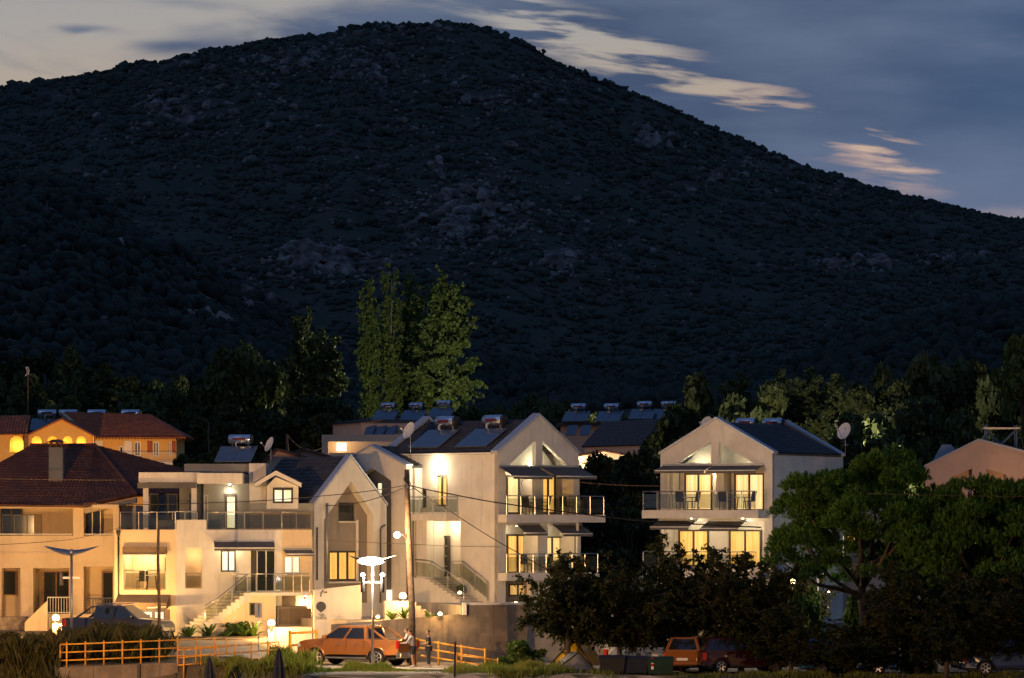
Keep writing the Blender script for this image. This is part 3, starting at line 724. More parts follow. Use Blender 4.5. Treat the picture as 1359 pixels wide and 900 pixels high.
def chair(label, loc, rz, group):
    if 'chair' not in PROTO:
        P = [('seat', MB().box(-.23, .23, -.22, .22, .42, .46)), ('backrest', MB().hexa([(-.22, .2, .46), (.22, .2, .46), (.22, .24, .46), (-.22, .24, .46), (-.23, .30, .95), (.23, .30, .95), (.23, .34, .95), (-.23, .34, .95)]))]
        for x in (-.21, .21):
            for y in (-.2, .2): P.append(('leg', MB().tube([(x, y, 0), (x*.95, y*.95, .43)], .018, 5)))
        for x in (-.25, .25): P.append(('armrest', MB().box(x-.025, x+.025, -.2, .26, .62, .65)))
        PROTO['chair'] = [(n_, m.mesh(n_, MT['furniture'])) for n_, m in P]
    t_ = thing('balcony_chair', label, 'chair', loc, rz, group)
    for n_, me in PROTO['chair']: link(n_, me, t_)
    return t_
def table(label, loc, group, s=1.):
    if 'table' not in PROTO:
        P = [('table_top', MB().lathe([(.38, .70), (.40, .71), (.40, .73), (.38, .74)], 16), 'plate_white')]
        P += [('leg', MB().tube([(a, b, 0), (a*.7, b*.7, .70)], .02, 5), 'furniture') for a in (-.26, .26) for b in (-.26, .26)]
        PROTO['table'] = [(n_, m.mesh(n_, MT[k])) for n_, m, k in P]
    t_ = thing('balcony_table', label, 'table', loc, 0, group); t_.scale = (s,)*3
    for n_, me in PROTO['table']: link(n_, me, t_)
    return t_
def tiled(fr_, quad, mat, parent, name='roof', rows=12, cols=30, amp=.045, th=.12):
    """clay or slate roof plane: courses that overlap and barrel ridges running up the slope; quad = eave-left, eave-right, ridge-right, ridge-left in (u,v,z)"""
    A, B, C_, D = [Vector(q) for q in quad]; nrm = (B-A).cross(D-A).normalized()
    if nrm.z < 0: nrm = -nrm
    V = []; Fc = []; sub = 4
    nc = cols*sub
    for j in range(rows):
        for e in (0, 1):
            t_ = (j+e*1.0)/rows; lift = .0 if e else .035
            for i in range(nc+1):
                s = i/nc; p = A.lerp(B, s).lerp(D.lerp(C_, s), min(1, t_))
                w_ = abs(math.sin(math.pi*s*cols))**.7*amp
                V.append(p+nrm*(w_+lift))
        b = j*2*(nc+1)
        for i in range(nc): Fc.append((b+i, b+i+1, b+nc+1+i+1, b+nc+1+i))
        if j: 
            c0 = b-(nc+1)
            for i in range(nc): Fc.append((c0+i, c0+i+1, b+i+1, b+i))
    n0 = len(V); V += [A-nrm*th, B-nrm*th, C_-nrm*th, D-nrm*th]; Fc.append((n0, n0+3, n0+2, n0+1))
    V += [A, B, C_, D]
    for a_, b_ in ((0, 1), (1, 2), (2, 3), (3, 0)): Fc.append((n0+a_, n0+b_, n0+4+b_, n0+4+a_))
    m = fr_.mb(); m.add(V, Fc)
    b = world_base(parent); vv = [(p[0]-b.x, p[1]-b.y, p[2]-b.z) for p in m.v]
    me = bpy.data.meshes.new(name); me.from_pydata(vv, [], m.f); me.materials.append(mat)
    return link(name, me, parent)
def downpipe(house, fr_, px, y0, y1, v=-.09, r=.045, mat='dark_metal', hopper=True):
    u, z1 = fr_.uz(px, y0, v); z0 = fr_.z(px, y1, v); m = fr_.mb(); m.tube([(u, v, z0), (u, v, z1)], r, 7)
    o = m.build('downpipe', MT[mat], house, True)
    if hopper: fr_.mb().lathe([(r*1.2, -.16), (r*2.6, .0), (r*2.6, .12), (r*1.2, .14)], 8, (u, v, z1)).build('hopper', MT[mat], o)
    return o
# ------------------------------------------------------------------ modern white house on the left (stairs, glass balconies)
WF = Frame(CX, 0, 0); WF.O = Vector((0, 0))
def wm(): return MB(lambda x, y, z: (x, y, z))
def root_at(name, label, cat, p, **k): return thing(name, label, cat, p, **k)
def recess(house, fr_, r, d, mat, name='recess', floor=None, back=True):
    """inside of an opening: back, sides, floor and ceiling"""
    u0, u1, z0, z1 = r; m = fr_.mb(); e = .004
    if back: m.box(u0-.12, u1+.12, d, d+.12, z0-.1, z1+.1)
    m.box(u0-.12, u0-e, .252, d-.002, z0-.1, z1+.1); m.box(u1+e, u1+.12, .252, d-.002, z0-.1, z1+.1)
    m.box(u0-e, u1+e, .254, d-.004, z1+e, z1+.1); m.box(u0-e, u1+e, .256, d-.006, z0-.1, z0-e)
    return m.build(name, MT[mat], house)

FA1 = Frame(234, 211.0, -10); FA2 = Frame(234, 211.0, 5); u3 = FA2.u(374)
p3 = FA2(u3, 0, 0); FA3 = Frame(374, p3[1], 28)
A = root_at('white_house', 'white modern house with outside stairs, glass terrace railings and a small dormer', 'house', FA2(2.5, 3, 1.1))
zb = .6
ztop = FA2.z(300, 703); zband = FA2.z(300, 722); zmid = FA2.z(300, 786); zpar = FA2.z(250, 690)
o1 = FA1.rect(164, 220, 727, 783); o2 = FA1.rect(168, 222, 806, 834)
ul = FA1.u(152); zt1 = FA1.z(190, 703)
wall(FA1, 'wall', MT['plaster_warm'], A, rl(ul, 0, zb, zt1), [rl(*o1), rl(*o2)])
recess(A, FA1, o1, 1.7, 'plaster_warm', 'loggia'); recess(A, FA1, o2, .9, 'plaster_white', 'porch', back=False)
p = FA1((o1[0]+o1[1])/2-.2, .85, o1[3]-.3); lamp(A, p, 110, (1, .76, .42), .12, name='loggia_light')
w_ = FA2.rect(246, 268, 727, 781); winm = FA2.rect(293, 313, 730, 759); dr = FA2.rect(333, 366, 730, 785)
u2r = u3
bas = FA2.rect(331, 345, 800, 817, -1.3)
wall(FA2, 'wall', MT['plaster_white'], A, [(.0, zb), (u2r, zb), (u2r, ztop), (FA2.u(274), ztop), (FA2.u(274), zpar), (0, zpar)], [rl(*w_), rl(*winm), rl(*dr)])
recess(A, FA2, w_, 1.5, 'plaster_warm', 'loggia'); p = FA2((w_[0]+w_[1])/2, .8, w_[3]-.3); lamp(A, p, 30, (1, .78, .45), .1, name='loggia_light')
u3e = FA3.u(414); w3 = FA3.rect(377, 400, 738, 761)
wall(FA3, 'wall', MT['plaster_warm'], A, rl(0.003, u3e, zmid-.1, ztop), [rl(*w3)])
# closed body behind: sides, back, terrace slab
m = wm(); a = FA1(ul, 0, 0); c = FA3(u3e, 0, 0); yb = 219.5
q = [(a[0], a[1]+.26), (FA1(0, 0, 0)[0], FA1(0, 0, 0)[1]+.26), (p3[0]-.02, p3[1]+.26), (c[0], c[1]+.26), (c[0], yb), (a[0]+.3, yb)]
m.prism(q, 2, ztop-.35, ztop-.12); m.build('terrace_slab', MT['plaster_grey'], A)
m = wm(); m.box(a[0], a[0]+.25, a[1]+.26, yb, zb, ztop-.36); m.box(c[0]-.25, c[0], c[1]+.3, yb, zb, ztop-.36); m.box(a[0]+.26, c[0]-.26, yb-.25, yb, zb, ztop-.36); m.build('back_wall', MT['plaster_warm'], A)
# loggia window, glass rail, awning box
window(A, FA1, 0, 0, 0, 0, rect=(o1[1]-.45, o1[1]-.02, o1[2]+.0, o1[3]-.5), v=1.55, panes=1, lit=None, glassy='pane_dark', name='door')
railing(A, FA1, [(o1[0]+.02, .10), (o1[1]-.02, .10)], o1[2], .98, n=2)
railing(A, FA2, [(w_[0]+.02, .10), (w_[1]-.02, .10)], w_[2], .75, n=1)
m = FA1.mb(); m.box(o1[0]-.02, o1[1]+.05, -.16, -.003, o1[3]-.32, o1[3]+.05); ob = m.build('awning_box', MT['awning_brown'], A); FA1.mb().tube([(o1[0]-.02, -.2, o1[3]-.36), (o1[1]+.05, -.2, o1[3]-.36)], .035, 6).build('front_bar', MT['frame_white'], ob)
# ground floor: brown canopy, three lit panes
u0, u1, z0, z1 = FA1.rect(157, 226, 793, 807)
m = FA1.mb(); m.hexa([(u0, -.75, z0-.02), (u1, -.75, z0-.02), (u1, -.004, z0+.1), (u0, -.004, z0+.1), (u0, -.75, z0+.28), (u1, -.75, z0+.28), (u1, -.004, z1+.15), (u0, -.004, z1+.15)]); m.build('canopy', MT['awning_brown'], A)
window(A, FA1, 170, 221, 808, 834, v=.14, panes=3, lit='window_white', frame='frame_dark', fw=.16)
lamp(A, FA1((o2[0]+o2[1])/2, -.3, o2[3]-.12), 8, (1, .8, .5), .15, name='canopy_light')
m = FA1.mb(); uu = FA1.u(223); m.hexa([(uu, -.7, z0-.9), (uu+.28, -.7, z0-.9), (uu+.28, -.62, z0-.9), (uu, -.62, z0-.9), (uu, -.55, z0-.05), (uu+.22, -.55, z0-.05), (uu+.22, -.50, z0-.05), (uu, -.50, z0-.05)]); m.build('side_flap', MT['awning_brown'], A)
FA1.mb().tube([(FA1.u(200), -.72, z0+.02), (FA1.u(229), -1.3, z0+.10)], .025, 6).build('canopy_arm', MT['frame_white'], A)
downpipe(A, FA1, 157, 707, 800)
# middle level windows
window(A, FA2, 293, 313, 730, 759, v=.10, panes=2, lit='window_white', fw=.08, shelf='plaster_white')
dm = FA2.mb(); du0, du1, dz0, dz1 = dr
FA2.mb().box(du0, du0+.28, .06, .2, dz0, dz1).build('door_jamb', MT['frame_dark'], A)
window(A, FA2, 0, 0, 0, 0, rect=(du0+.29, du1-.01, dz0, dz1), v=.10, panes=2, lit=None, glassy='pane_glass', frame='frame_white', fw=.05, name='glass_door')
FA2.mb().box(du0-.2, du1+.1, 1.6, 1.7, dz0-.1, dz1+.2).build('hall_wall', MT['plaster_grey'], A)
lamp(A, FA2(du0+.9, .8, dz1-.35), 10, (1, .85, .6), .1, name='hall_light')
u0, u1, z0, z1 = FA2.rect(314, 333, 730, 786); FA2.mb().box(u0, u1, -.045, -.003, z0, z1).build('white_panel', MT['plaster_white'], A)
wall_lamp(A, FA2, 308, 727, 0, 0.1) if False else None
awning(A, FA2, 284, 364, 719, 731, out=.95)
awning(A, FA3, 376, 413, 730, 738, out=.35, val=.10)
window(A, FA3, 377, 400, 738, 761, v=.10, panes=2, lit='window_white', frame='frame_white', fw=.07, shelf='plaster_white')
lamp(A, FA2(FA2.u(306), -.45, zband-.10), 40, (1, .85, .55), .06, name='ceiling_light')
# balcony with curved railing, storage wall beneath, stairs
vb = -1.3
m = wm(); pts = [FA2(FA2.u(306, vb), vb, 0), FA2(FA2.u(366, vb), vb, 0), FA3(FA3.u(413, -.9), -.9, 0), FA3(u3e, -.004, 0), (p3[0], p3[1]-.004, 0), FA2(FA2.u(300), -.004, 0)]
m.prism([(q[0], q[1]) for q in pts], 2, zmid-.16, zmid); bal = m.build('balcony_slab', MT['plaster_white'], A)
ubl, ubr = FA2.u(306, vb), FA2.u(366, vb)
wall(FA2, 'basement_wall', MT['plaster_warm'], A, rl(ubl, ubr, zb, zmid-.162), [rl(*bas)], vb+.02, vb+.25)
m = FA2.mb(); m.box(ubr-.22, ubr-.01, vb+.252, -.01, zb, zmid-.162); m.build('side_wall', MT['plaster_warm'], A)
window(A, FA2, 331, 345, 800, 817, v=vb+.1, panes=2, lit=None, glassy='pane_dark')
railing(A, FA2, [(FA2.u(310, vb), vb+.06), (FA2.u(340, vb), vb+.05), (FA2.u(364, vb), vb+.06)], zmid, .92, n=[1, 1], postm='steel')
railing(A, FA3, [(FA3.u(365, -.85), -.86), (FA3.u(389, -.72), -.72), (FA3.u(411, -.85), -.85)], zmid, .92, n=[2, 2])
# sheltered barbecue bay under the balcony
r3 = FA3.rect(367, 413, 789, 836)
m = FA3.mb(); m.box(r3[0], u3e, .3, .5, zb, zmid-.17); m.build('bay_wall', MT['plaster_warm'], A)
u0, u1, z0, z1 = FA3.rect(368, 392, 789, 806, .2); FA3.mb().box(u0, u1, .16, .295, z0, z1).build('dark_panel', MT['brown_panel'], A)
u0, u1, z0, z1 = FA3.rect(368, 408, 806, 836, -.5)
b_ = FA3.mb().box(u0, u1, -.5, .29, zb, z1).build('counter', MT['plaster_taupe'], A)
for k in range(3): FA3.mb().box(u0+.08+k*.62, u0+.62+k*.62, -.54, -.503, z1-.85, z1-.06).build('cupboard_door', MT['brown_panel'], b_)
FA3.mb().box(u0-.05, u1+.05, -.56, .288, z1+.003, z1+.06).build('worktop', MT['concrete'], b_)
wall_lamp(A, FA3, 404, 794, .3, 70, (1., .72, .36))
# stairs: climbing to the right and back, risers facing the street
FS = Frame(247, 208.9, 42); nst = 11; zs0 = FS.z(262, 833); rise = (zmid-zs0)/nst; run = .265; wst = 1.25
st = FS.mb().box(0, .02, 0, .02, zs0, zs0+.02).build('staircase', MT['plaster_white'], A)
for k in range(nst):
    FS.mb().box(k*run, k*run+run+(.3 if k == nst-1 else .03), .05, -wst, zs0-.5 if k == 0 else zs0+(k-1)*rise-.12, zs0+(k+1)*rise-.03).build('riser', MT['plaster_white'], st)
    FS.mb().box(k*run-.03, k*run+run+.0, .06, -wst-.02, zs0+(k+1)*rise-.028, zs0+(k+1)*rise).build('tread', MT['stone_path'], st)
m = FS.mb(); m.prism([(0, zb), (nst*run, zb), (nst*run, zmid-.2), (run, zs0)], 1, -wst+.12, -wst+.3); m.build('string_wall', MT['plaster_warm'], A)
railing(A, FS, [(.9*run, -wst+.05), (3.6*run, -wst+.05), (nst*run, -wst+.05)], [zs0+.2, zs0+3.2*rise, zmid], .92, n=[1, 2], name='stair_railing')
# upper storey: pergola on posts, stair core, canopy and door
def zA(py, px=250, v=0): return FA2.z(px, py, v)
FU = Frame(184, 212.0, 0)
zt = ztop-.12
u0, u1 = FU.u(184), FU.u(266); zc1, zc0 = FU.z(220, 627), FU.z(220, 640)
m = FU.mb(); m.box(u0, u1, 0, 3.2, zc0, zc1); pg = m.build('pergola_roof', MT['plaster_white'], A)
m = FU.mb(); m.box(u0-.05, u1-.2, -.10, -.003, FU.z(220, 648), zc0-.02); m.build('awning_box', MT['awning'], A)
for px in (193, 257):
    uu = FU.u(px); FU.mb().box(uu-.13, uu+.13, .15, .41, zt, zc0-.002).build('column', MT['plaster_white'], A)
m = FU.mb(); uu0, uu1 = FU.u(238, 2.6), FU.u(274, 2.6); m.box(uu0, uu1, 2.6, 3.1, zt, zc0-.002); m.build('rear_wall', MT['plaster_grey'], A)
window(A, FU, 198, 236, 655, 690, v=2.9, panes=3, lit=None, glassy='pane_dark')
window(A, FU, 251, 259, 655, 692, v=2.45, panes=1, lit='window_amber', fw=.04, name='window')
FC = Frame(262, 211.9, 0)
u0, u1 = FC.u(262), FC.u(322); m = FC.mb(); m.box(u0, u1, -.25, 1.7, FC.z(290, 642), FC.z(290, 628)); m.build('entrance_canopy', MT['plaster_white'], A)
v_d = 1.2; dwr = FC.rect(297, 315, 655, 704, v_d); core0, core1 = FC.u(270, v_d), FC.u(331, v_d); zcore = FC.z(285, 615, v_d)
wall(FC, 'core_wall', MT['plaster_grey'], A, rl(core0, core1, zt, FC.z(290, 641, v_d)), [rl(*dwr)], v_d, v_d+.25)
u0, u1 = FC.u(241), FC.u(330)
m = FC.mb(); m.box(u0, u1, 1.71, 4.6, FC.z(285, 627), FC.z(285, 615)); m.build('core_parapet', MT['plaster_grey'], A)
m = FC.mb(); m.box(FC.u(264, 1.6), FC.u(330, 1.6), v_d+.26, 4.5, zt, FC.z(290, 629)); m.build('stair_core', MT['plaster_grey'], A)
window(A, FC, 298, 315, 656, 704, v=v_d+.02, panes=1, lit='window_white', frame='frame_dark', fw=.13, name='door', depth=.12)
window(A, FC, 271, 276, 657, 692, v=v_d-.02, panes=1, lit='window_white', frame='frame_white', fw=.02, depth=.06)
wall_lamp(A, FC, 305, 646, v_d, 24, (1., .86, .6))
m = FC.mb(); m.box(FC.u(330.5, 1.2), FC.u(353, 1.2), 1.2, 4.4, zt, FC.z(340, 615, 1.2)); m.build('gable_side_wall', MT['plaster_white'], A)
# terrace railings
va = FA1.u(159); railing(A, FA1, [(va, .12), (FA1.u(232), .12)], FA1.z(190, 703), .88, n=3)
railing(A, FA2, [(FA2.u(229), .13), (FA2.u(262), .13)], zpar, .42, n=2)
railing(A, FA2, [(FA2.u(275), .12), (u3, .12)], ztop, .88, n=[4])
railing(A, FA3, [(0.05, .12), (u3e, .12)], ztop, .88, n=[2])

# furniture on the loggia
fz = o1[2]; g_ = 'chairs and tables on the balconies'
p = FA1(o1[0]+.75, .75, fz); chair('dark chair beside the round table in the lit loggia of the white house', p, R(200), g_); p = FA1(o1[0]+1.25, .8, fz); table('round table in the lit loggia of the white house', p, g_)

# ------------------------------------------------------------------ annexe with the steep grey gable (joined to the white house)
FB = Frame(417, 213.2, 45); B = root_at('gabled_annexe', 'narrow white annexe with a steep gable framing a taupe recess and three lit panes', 'house', FB(2.5, 2, 1.1))
WB = FB.u(513); zbe = FB.z(417, 670); zba = FB.z(468, 606); ub = WB/2
rec = [FB.uz(430, 800), FB.uz(496, 800), FB.uz(496, 684), FB.uz(466, 639), FB.uz(430, 690)]
wall(FB, 'gable_wall', MT['plaster_white'], B, [(0, 1.0), (WB, 1.0), (WB, zbe), (ub, zba), (0, zbe)], [rec], 0, .5)
w1 = FB.rect(449, 471, 667, 692, .5); w2 = FB.rect(437, 478, 731, 771, .5)
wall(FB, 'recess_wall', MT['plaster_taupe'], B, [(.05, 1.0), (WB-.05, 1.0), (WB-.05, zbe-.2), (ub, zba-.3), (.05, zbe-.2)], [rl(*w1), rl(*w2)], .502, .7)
window(B, FB, 449, 471, 667, 692, v=.56, panes=1, lit=None, glassy='pane_dark', fw=.05, shelf=None)
uu = w1; FB.mb().box(uu[0]-.05, uu[1]+.1, .40, .50, uu[2]-.06, uu[2]).build('sill', MT['plaster_white'], B)
uw = FB.rect(437, 476, 731, 771, .5); window(B, FB, 0, 0, 0, 0, rect=uw, v=.56, panes=3, lit='curtain_gold', fw=.10, depth=.22)
FB.mb().box(uw[0]-.3, uw[1]+1.0, .30, .50, uw[2]-.12, uw[2]-.03).build('sill', MT['plaster_white'], B)
FB.mb().box(FB.u(474, .45)-.05, FB.u(474, .45)+.05, .40, .50, uw[2], FB.z(474, 690, .45)).build('conduit', MT['plaster_white'], B)
LB = 5.2
tiled(FB, [(-.02, LB, zbe+.0), (-.02, .34, zbe+.0), (ub, .34, zba+.0), (ub, LB, zba)], MT['roof_slate'], B, rows=14, cols=16, amp=.03)
tiled(FB, [(WB+.02, .34, zbe), (WB+.02, LB, zbe), (ub, LB, zba), (ub, .34, zba)], MT['roof_slate'], B, rows=10, cols=10, amp=.03)
for s_ in (0, 1):
    ua, uc = (-.06, ub) if not s_ else (WB+.06, ub)
    FB.mb().hexa([(ua, -.05, zbe-.03), (uc, -.05, zba-.0), (uc, .36, zba-.0), (ua, .36, zbe-.03), (ua, -.05, zbe+.10), (uc, -.05, zba+.12), (uc, .36, zba+.12), (ua, .36, zbe+.10)]).build('coping', MT['coping'], B)
m = FB.mb(); m.box(0.004, .25, .52, LB, 1.0, zbe-.12); m.box(WB-.25, WB-.004, .52, LB, 1.0, zbe-.12); m.box(.01, WB-.01, LB, LB+.2, 1.0, zbe-.12); m.build('side_wall', MT['plaster_white'], B)
m = FB.mb(); m.box(-.16, -.004, .5, LB, zbe-.34, zbe-.06); m.build('gutter', MT['plaster_grey'], B)
for k in range(3): window(B, Frame(417, 209.6, 45), 0, 0, 0, 0, rect=(0, 0, 0, 0), v=0) if False else None
downpipe(B, FB, 434, 668, 772, -.1, .07, 'grey_metal', False); downpipe(B, FB, 421, 700, 770, -.08, .04, 'dark_metal', False)
FB.mb().tube([(FB.u(505, -.1), -.1, FB.z(505, 800)), (FB.u(505, -.1), -.1, FB.z(505, 703)), (FB.u(507, -.1), -.1, FB.z(507, 699)), (FB.u(511, -.1), -.1, FB.z(511, 697))], .045, 7).build('downpipe', MT['dark_metal'], B)
# small dormer on the slate roof
FD_ = Frame(339, 212.0, 4); zr0 = FD_.z(366, 670); zr1 = FD_.z(366, 645); za = FD_.z(366, 630)
ua, ux, ue = FD_.u(338), FD_.u(366), FD_.u(400); ze = FD_.z(366, 644)
dmr = FD_.rect(362, 389, 647, 668, .2)
wall(FD_, 'dormer_wall', MT['plaster_white'], B, [(FD_.u(354), zr0-.2), (FD_.u(396), zr0-.2), (FD_.u(396), ze-.05), (ux, za-.12), (FD_.u(354), ze-.05)], [rl(*dmr)], .2, .42)
window(B, FD_, 362, 389, 648, 668, v=.30, panes=2, lit='window_white', fw=.10)
m = FD_.mb()
m.hexa([(ua, -.25, ze-.10), (ux, -.25, za-.02), (ux, 5.0, za-.02), (ua, 5.0, ze-.10), (ua, -.25, ze+.10), (ux, -.25, za+.20), (ux, 3.0, za+.20), (ua, 3.0, ze+.10)])
m.hexa([(ux, -.252, za-.02), (ue, -.252, ze-.10), (ue, 3.0, ze-.10), (ux, 3.0, za-.02), (ux, -.252, za+.20), (ue, -.252, ze+.10), (ue, 3.0, ze+.10), (ux, 3.0, za+.20)]); dr_ = m.build('dormer_roof', MT['plaster_white'], B)
m = FD_.mb()
m.slab([(ua-.05, -.2, ze+.13), (ux, -.2, za+.235), (ux, 3.0, za+.235), (ua-.05, 3.0, ze+.13)], .03); m.slab([(ux, -.2, za+.235), (ue+.05, -.2, ze+.13), (ue+.05, 3.0, ze+.13), (ux, 3.0, za+.235)], .03); m.build('dormer_tiles', MT['roof_slate'], dr_)
m = FD_.mb(); m.box(FD_.u(354), FD_.u(357), .43, 3, zr0-.2, ze-.1); m.box(FD_.u(393), FD_.u(396), .43, 3, zr0-.2, ze-.1); m.build('dormer_cheek', MT['plaster_white'], B)
# parapet band below the dormer and the dark wall behind the terrace glass
FG = Frame(331, 212.5, 4); m = FG.mb(); m.box(FG.u(330), FG.u(416), -.3, .15, FG.z(370, 678), FG.z(370, 668)); m.build('eave_band', MT['plaster_grey'], B)
m = FG.mb(); m.box(FG.u(331), FG.u(415), .0, .14, zt, FG.z(370, 678)-.003); m.build('terrace_wall', MT['plaster_taupe'], B)

# entrance wall with the house sign
FW = Frame(417, 207.6, 14); SW = thing('sign_wall', 'low white wall carrying the dark round house emblem and name', 'wall', FW(1, .1, .3))
zs_l, zs_r = FW.z(418, 783), FW.z(480, 776)
wall(FW, 'wall_body', MT['plaster_white'], SW, [(0, .0), (FW.u(480), .0), (FW.u(480), zs_r), (0, zs_l)], [], 0, .3)
cu, cz = FW.uz(426, 806); s_ = 1/26.9
prof = []
for k in range(26):
    a = -math.pi*.5+2*math.pi*k/26; r_ = 6.6*(1+.03*(k % 2)); x_, y_ = r_*math.cos(a), r_*.98*math.sin(a)+1
    if y_ < -2: x_ *= max(.22, 1+(y_+2)*.19); y_ = y_*1.25
    prof.append((cu+x_*s_, cz+y_*s_))
m = FW.mb(); m.prism(prof, 1, -.03, .0); em = m.build('emblem', MT['dark_metal'], SW)
FW.mb().box(cu-.16, cu+.16, -.03, 0, cz-.335, cz-.315).build('emblem_base', MT['dark_metal'], em)
def lettering(txt, u, z, size, parent, mat, fr_, name='lettering', v=-.02):
    cu_ = bpy.data.curves.new(name, 'FONT'); cu_.body = txt; cu_.size = size; cu_.extrude = .006; cu_.align_x = 'CENTER'
    tmp = bpy.data.objects.new(name, cu_); col.objects.link(tmp); bpy.context.view_layer.update()
    me = bpy.data.meshes.new_from_object(tmp.evaluated_get(bpy.context.evaluated_depsgraph_get())); bpy.data.objects.remove(tmp)
    b = world_base(parent)
    for q in me.vertices: q.co = Vector(fr_(u+q.co.x, v-q.co.z, z+q.co.y))-b
    me.materials.append(mat); return link(name, me, parent)
lettering('Villa', cu+.05, cz-.45, .17, SW, MT['dark_metal'], FW); lettering('THISVI', cu, cz-.60, .20, SW, MT['dark_metal'], FW)
m = FW.mb(); m.tube([(FW.u(429, -.1), -.08, FW.z(429, 783)), (FW.u(426, -.1), -.08, FW.z(426, 787)), (FW.u(426, -.1), -.08, FW.z(426, 792))], .03, 6); m.build('cable_loop', MT['cable'], SW)
FW.mb().box(FW.u(430), FW.u(434), -.04, 0, FW.z(432, 787), FW.z(432, 785)).build('bell_plate', MT['dark_metal'], SW)
# ------------------------------------------------------------------ white gabled house in the middle
KX, KY = 661, 213.5
FL, FR = Frame(KX, KY, -45), Frame(KX, KY, 45)
C = root_at('white_gable_house', 'tall white house with two triangular gable windows, balconies and solar heaters on its slate roof', 'house', FR(2.8, 3, 2.6))
WC = FR.u(768); ze = FR.z(661, 600); za = FR.z(713, 551); uL = FL.u(508); zc0 = 2.2
tw = [[FR.uz(674, 619), FR.uz(711, 619), FR.uz(711, 584)], [FR.uz(720, 619), FR.uz(755, 619), FR.uz(720, 585)]]
up = FR.rect(671, 761, 623, 683); lo = FR.rect(671, 762, 697, 760); bs = FR.rect(671, 704, 770, 799)
wall(FR, 'gable_wall', MT['plaster_white'], C, [(0, zc0), (WC, zc0), (WC, ze), (WC/2, za), (0, ze)], tw+[rl(*up), rl(*lo), rl(*bs)])
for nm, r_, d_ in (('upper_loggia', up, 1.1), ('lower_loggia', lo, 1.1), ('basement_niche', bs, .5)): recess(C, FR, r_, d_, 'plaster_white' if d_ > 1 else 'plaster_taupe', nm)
# the roof space behind the triangular windows: pale room with an uplight
m = FR.mb(); m.prism([(FR.u(668), up[3]+.16), (FR.u(760), up[3]+.16), (WC/2, za-.2)], 1, 1.3, 1.42); m.build('attic_back', MT['plaster_white'], C)
m = FR.mb(); m.box(FR.u(668), FR.u(762), .26, 1.3, up[3]+.11, up[3]+.15); m.build('attic_floor', MT['plaster_white'], C)
for px in (677, 722): lamp(C, FR(FR.u(px)+.45, .75, up[3]+.32), 60, (1, .88, .62), .07, name='attic_light')
for tri, px in ((tw[0], 700), (tw[1], 726)):
    m = FR.mb(); m.prism([((q[0]-sum(z[0] for z in tri)/3)*1.0+sum(z[0] for z in tri)/3, q[1]) for q in tri], 1, .11, .125); m.build('gable_pane', MT['pane_glass'], C)
# windows in the loggias
window(C, FR, 673, 690, 631, 682, v=1.0, panes=1, lit='curtain_pale', fw=.08, name='window', depth=.09)
window(C, FR, 718, 738, 631, 682, v=1.0, panes=2, lit='curtain_gold', fw=.10, depth=.09)
for a_, b_ in ((697, 712), (748, 760)):
    u0, u1, z0, z1 = FR.rect(a_, b_, 631, 683, .8); FR.mb().box(u0, u1, .3, 1.09, up[2]+.002, up[3]-.002).build('pier', MT['plaster_white'], C)
window(C, FR, 673, 702, 709, 761, v=1.0, panes=2, lit='curtain_gold', fw=.10, depth=.09)
window(C, FR, 720, 747, 712, 746, v=.9, panes=2, lit='curtain_pale', fw=.08, depth=.18)
for a_, b_ in ((705, 718), (756, 762)):
    u0, u1, z0, z1 = FR.rect(a_, b_, 700, 760, .5); FR.mb().box(u0, u1, .03, 1.09, lo[2]+.002, lo[3]-.002).build('pier', MT['plaster_white'], C)
window(C, FR, 676, 700, 775, 791, v=.40, panes=2, lit='window_amber', fw=.07, depth=.07)
lamp(C, FR(FR.u(680), .4, lo[3]-.12), 45, (1, .84, .55), .06, name='ceiling_light'); lamp(C, FR(FR.u(735), .35, lo[3]-.12), 30, (1, .84, .55), .06, name='ceiling_light')
lamp(C, FR(FR.u(700), .5, up[3]-.12), 40, (1, .80, .55), .06, name='ceiling_light')
# balconies
for nm, y0, y1, uext, rn in (('upper', 683, 694, 1.35, 6), ('lower', 760, 770, .9, 5)):
    zf = FR.z(700, y0); m = FR.mb(); m.box(-.0, WC+uext, -.62, -.003, zf-.40, zf); m.box(WC+.003, WC+uext, -.002, 3.0, zf-.40, zf); sl = m.build('balcony', MT['plaster_white'], C)
    railing(C, FR, [(.06, -.56), (WC+uext-.06, -.56), (WC+uext-.06, 2.9)], zf, .95, n=[7, 3])
awning(C, FR, 662, 714, 620, 636, out=1.0, v=-.04); awning(C, FR, 715, 768, 620, 636, out=1.25, v=-.04)
awning(C, FR, 686, 716, 697, 711, out=.55, v=-.04); awning(C, FR, 733, 772, 697, 712, out=.75, v=-.04)
for ua in (3.05, 4.2, 5.2): FR.mb().box(ua, ua+.1, -.55, -.45, FR.z(720, 760), FR.z(720, 694)-.003).build('pillar', MT['frame_white'], C) if ua > 5 else None
# long wall facing the street lamp
d1 = FL.rect(577.5, 594, 630, 672); wn = FL.rect(559, 566, 649, 674); rc = FL.rect(576, 611, 692, 766); wl = FL.rect(547, 563.5, 693, 766)
uR = 0
wall(FL, 'long_wall', MT['plaster_white'], C, rl(uL, -.003, zc0, ze), [rl(*d1), rl(*wn), rl(*rc), rl(*wl)])
recess(C, FL, rc, .9, 'plaster_white', 'porch'); recess(C, FL, wl, .7, 'plaster_white', 'niche')
window(C, FL, 578, 594, 631, 672, v=.14, panes=2, lit='curtain_gold', frame='frame_dark', fw=.09, name='balcony_door', depth=.14)
window(C, FL, 559, 566, 649, 674, v=.10, panes=1, lit=None, glassy='pane_dark', shelf='plaster_white')
window(C, FL, 578, 596, 711, 765, v=.72, panes=1, lit=None, glassy='pane_dark', frame='frame_dark', fw=.12, name='front_door', depth=.12)
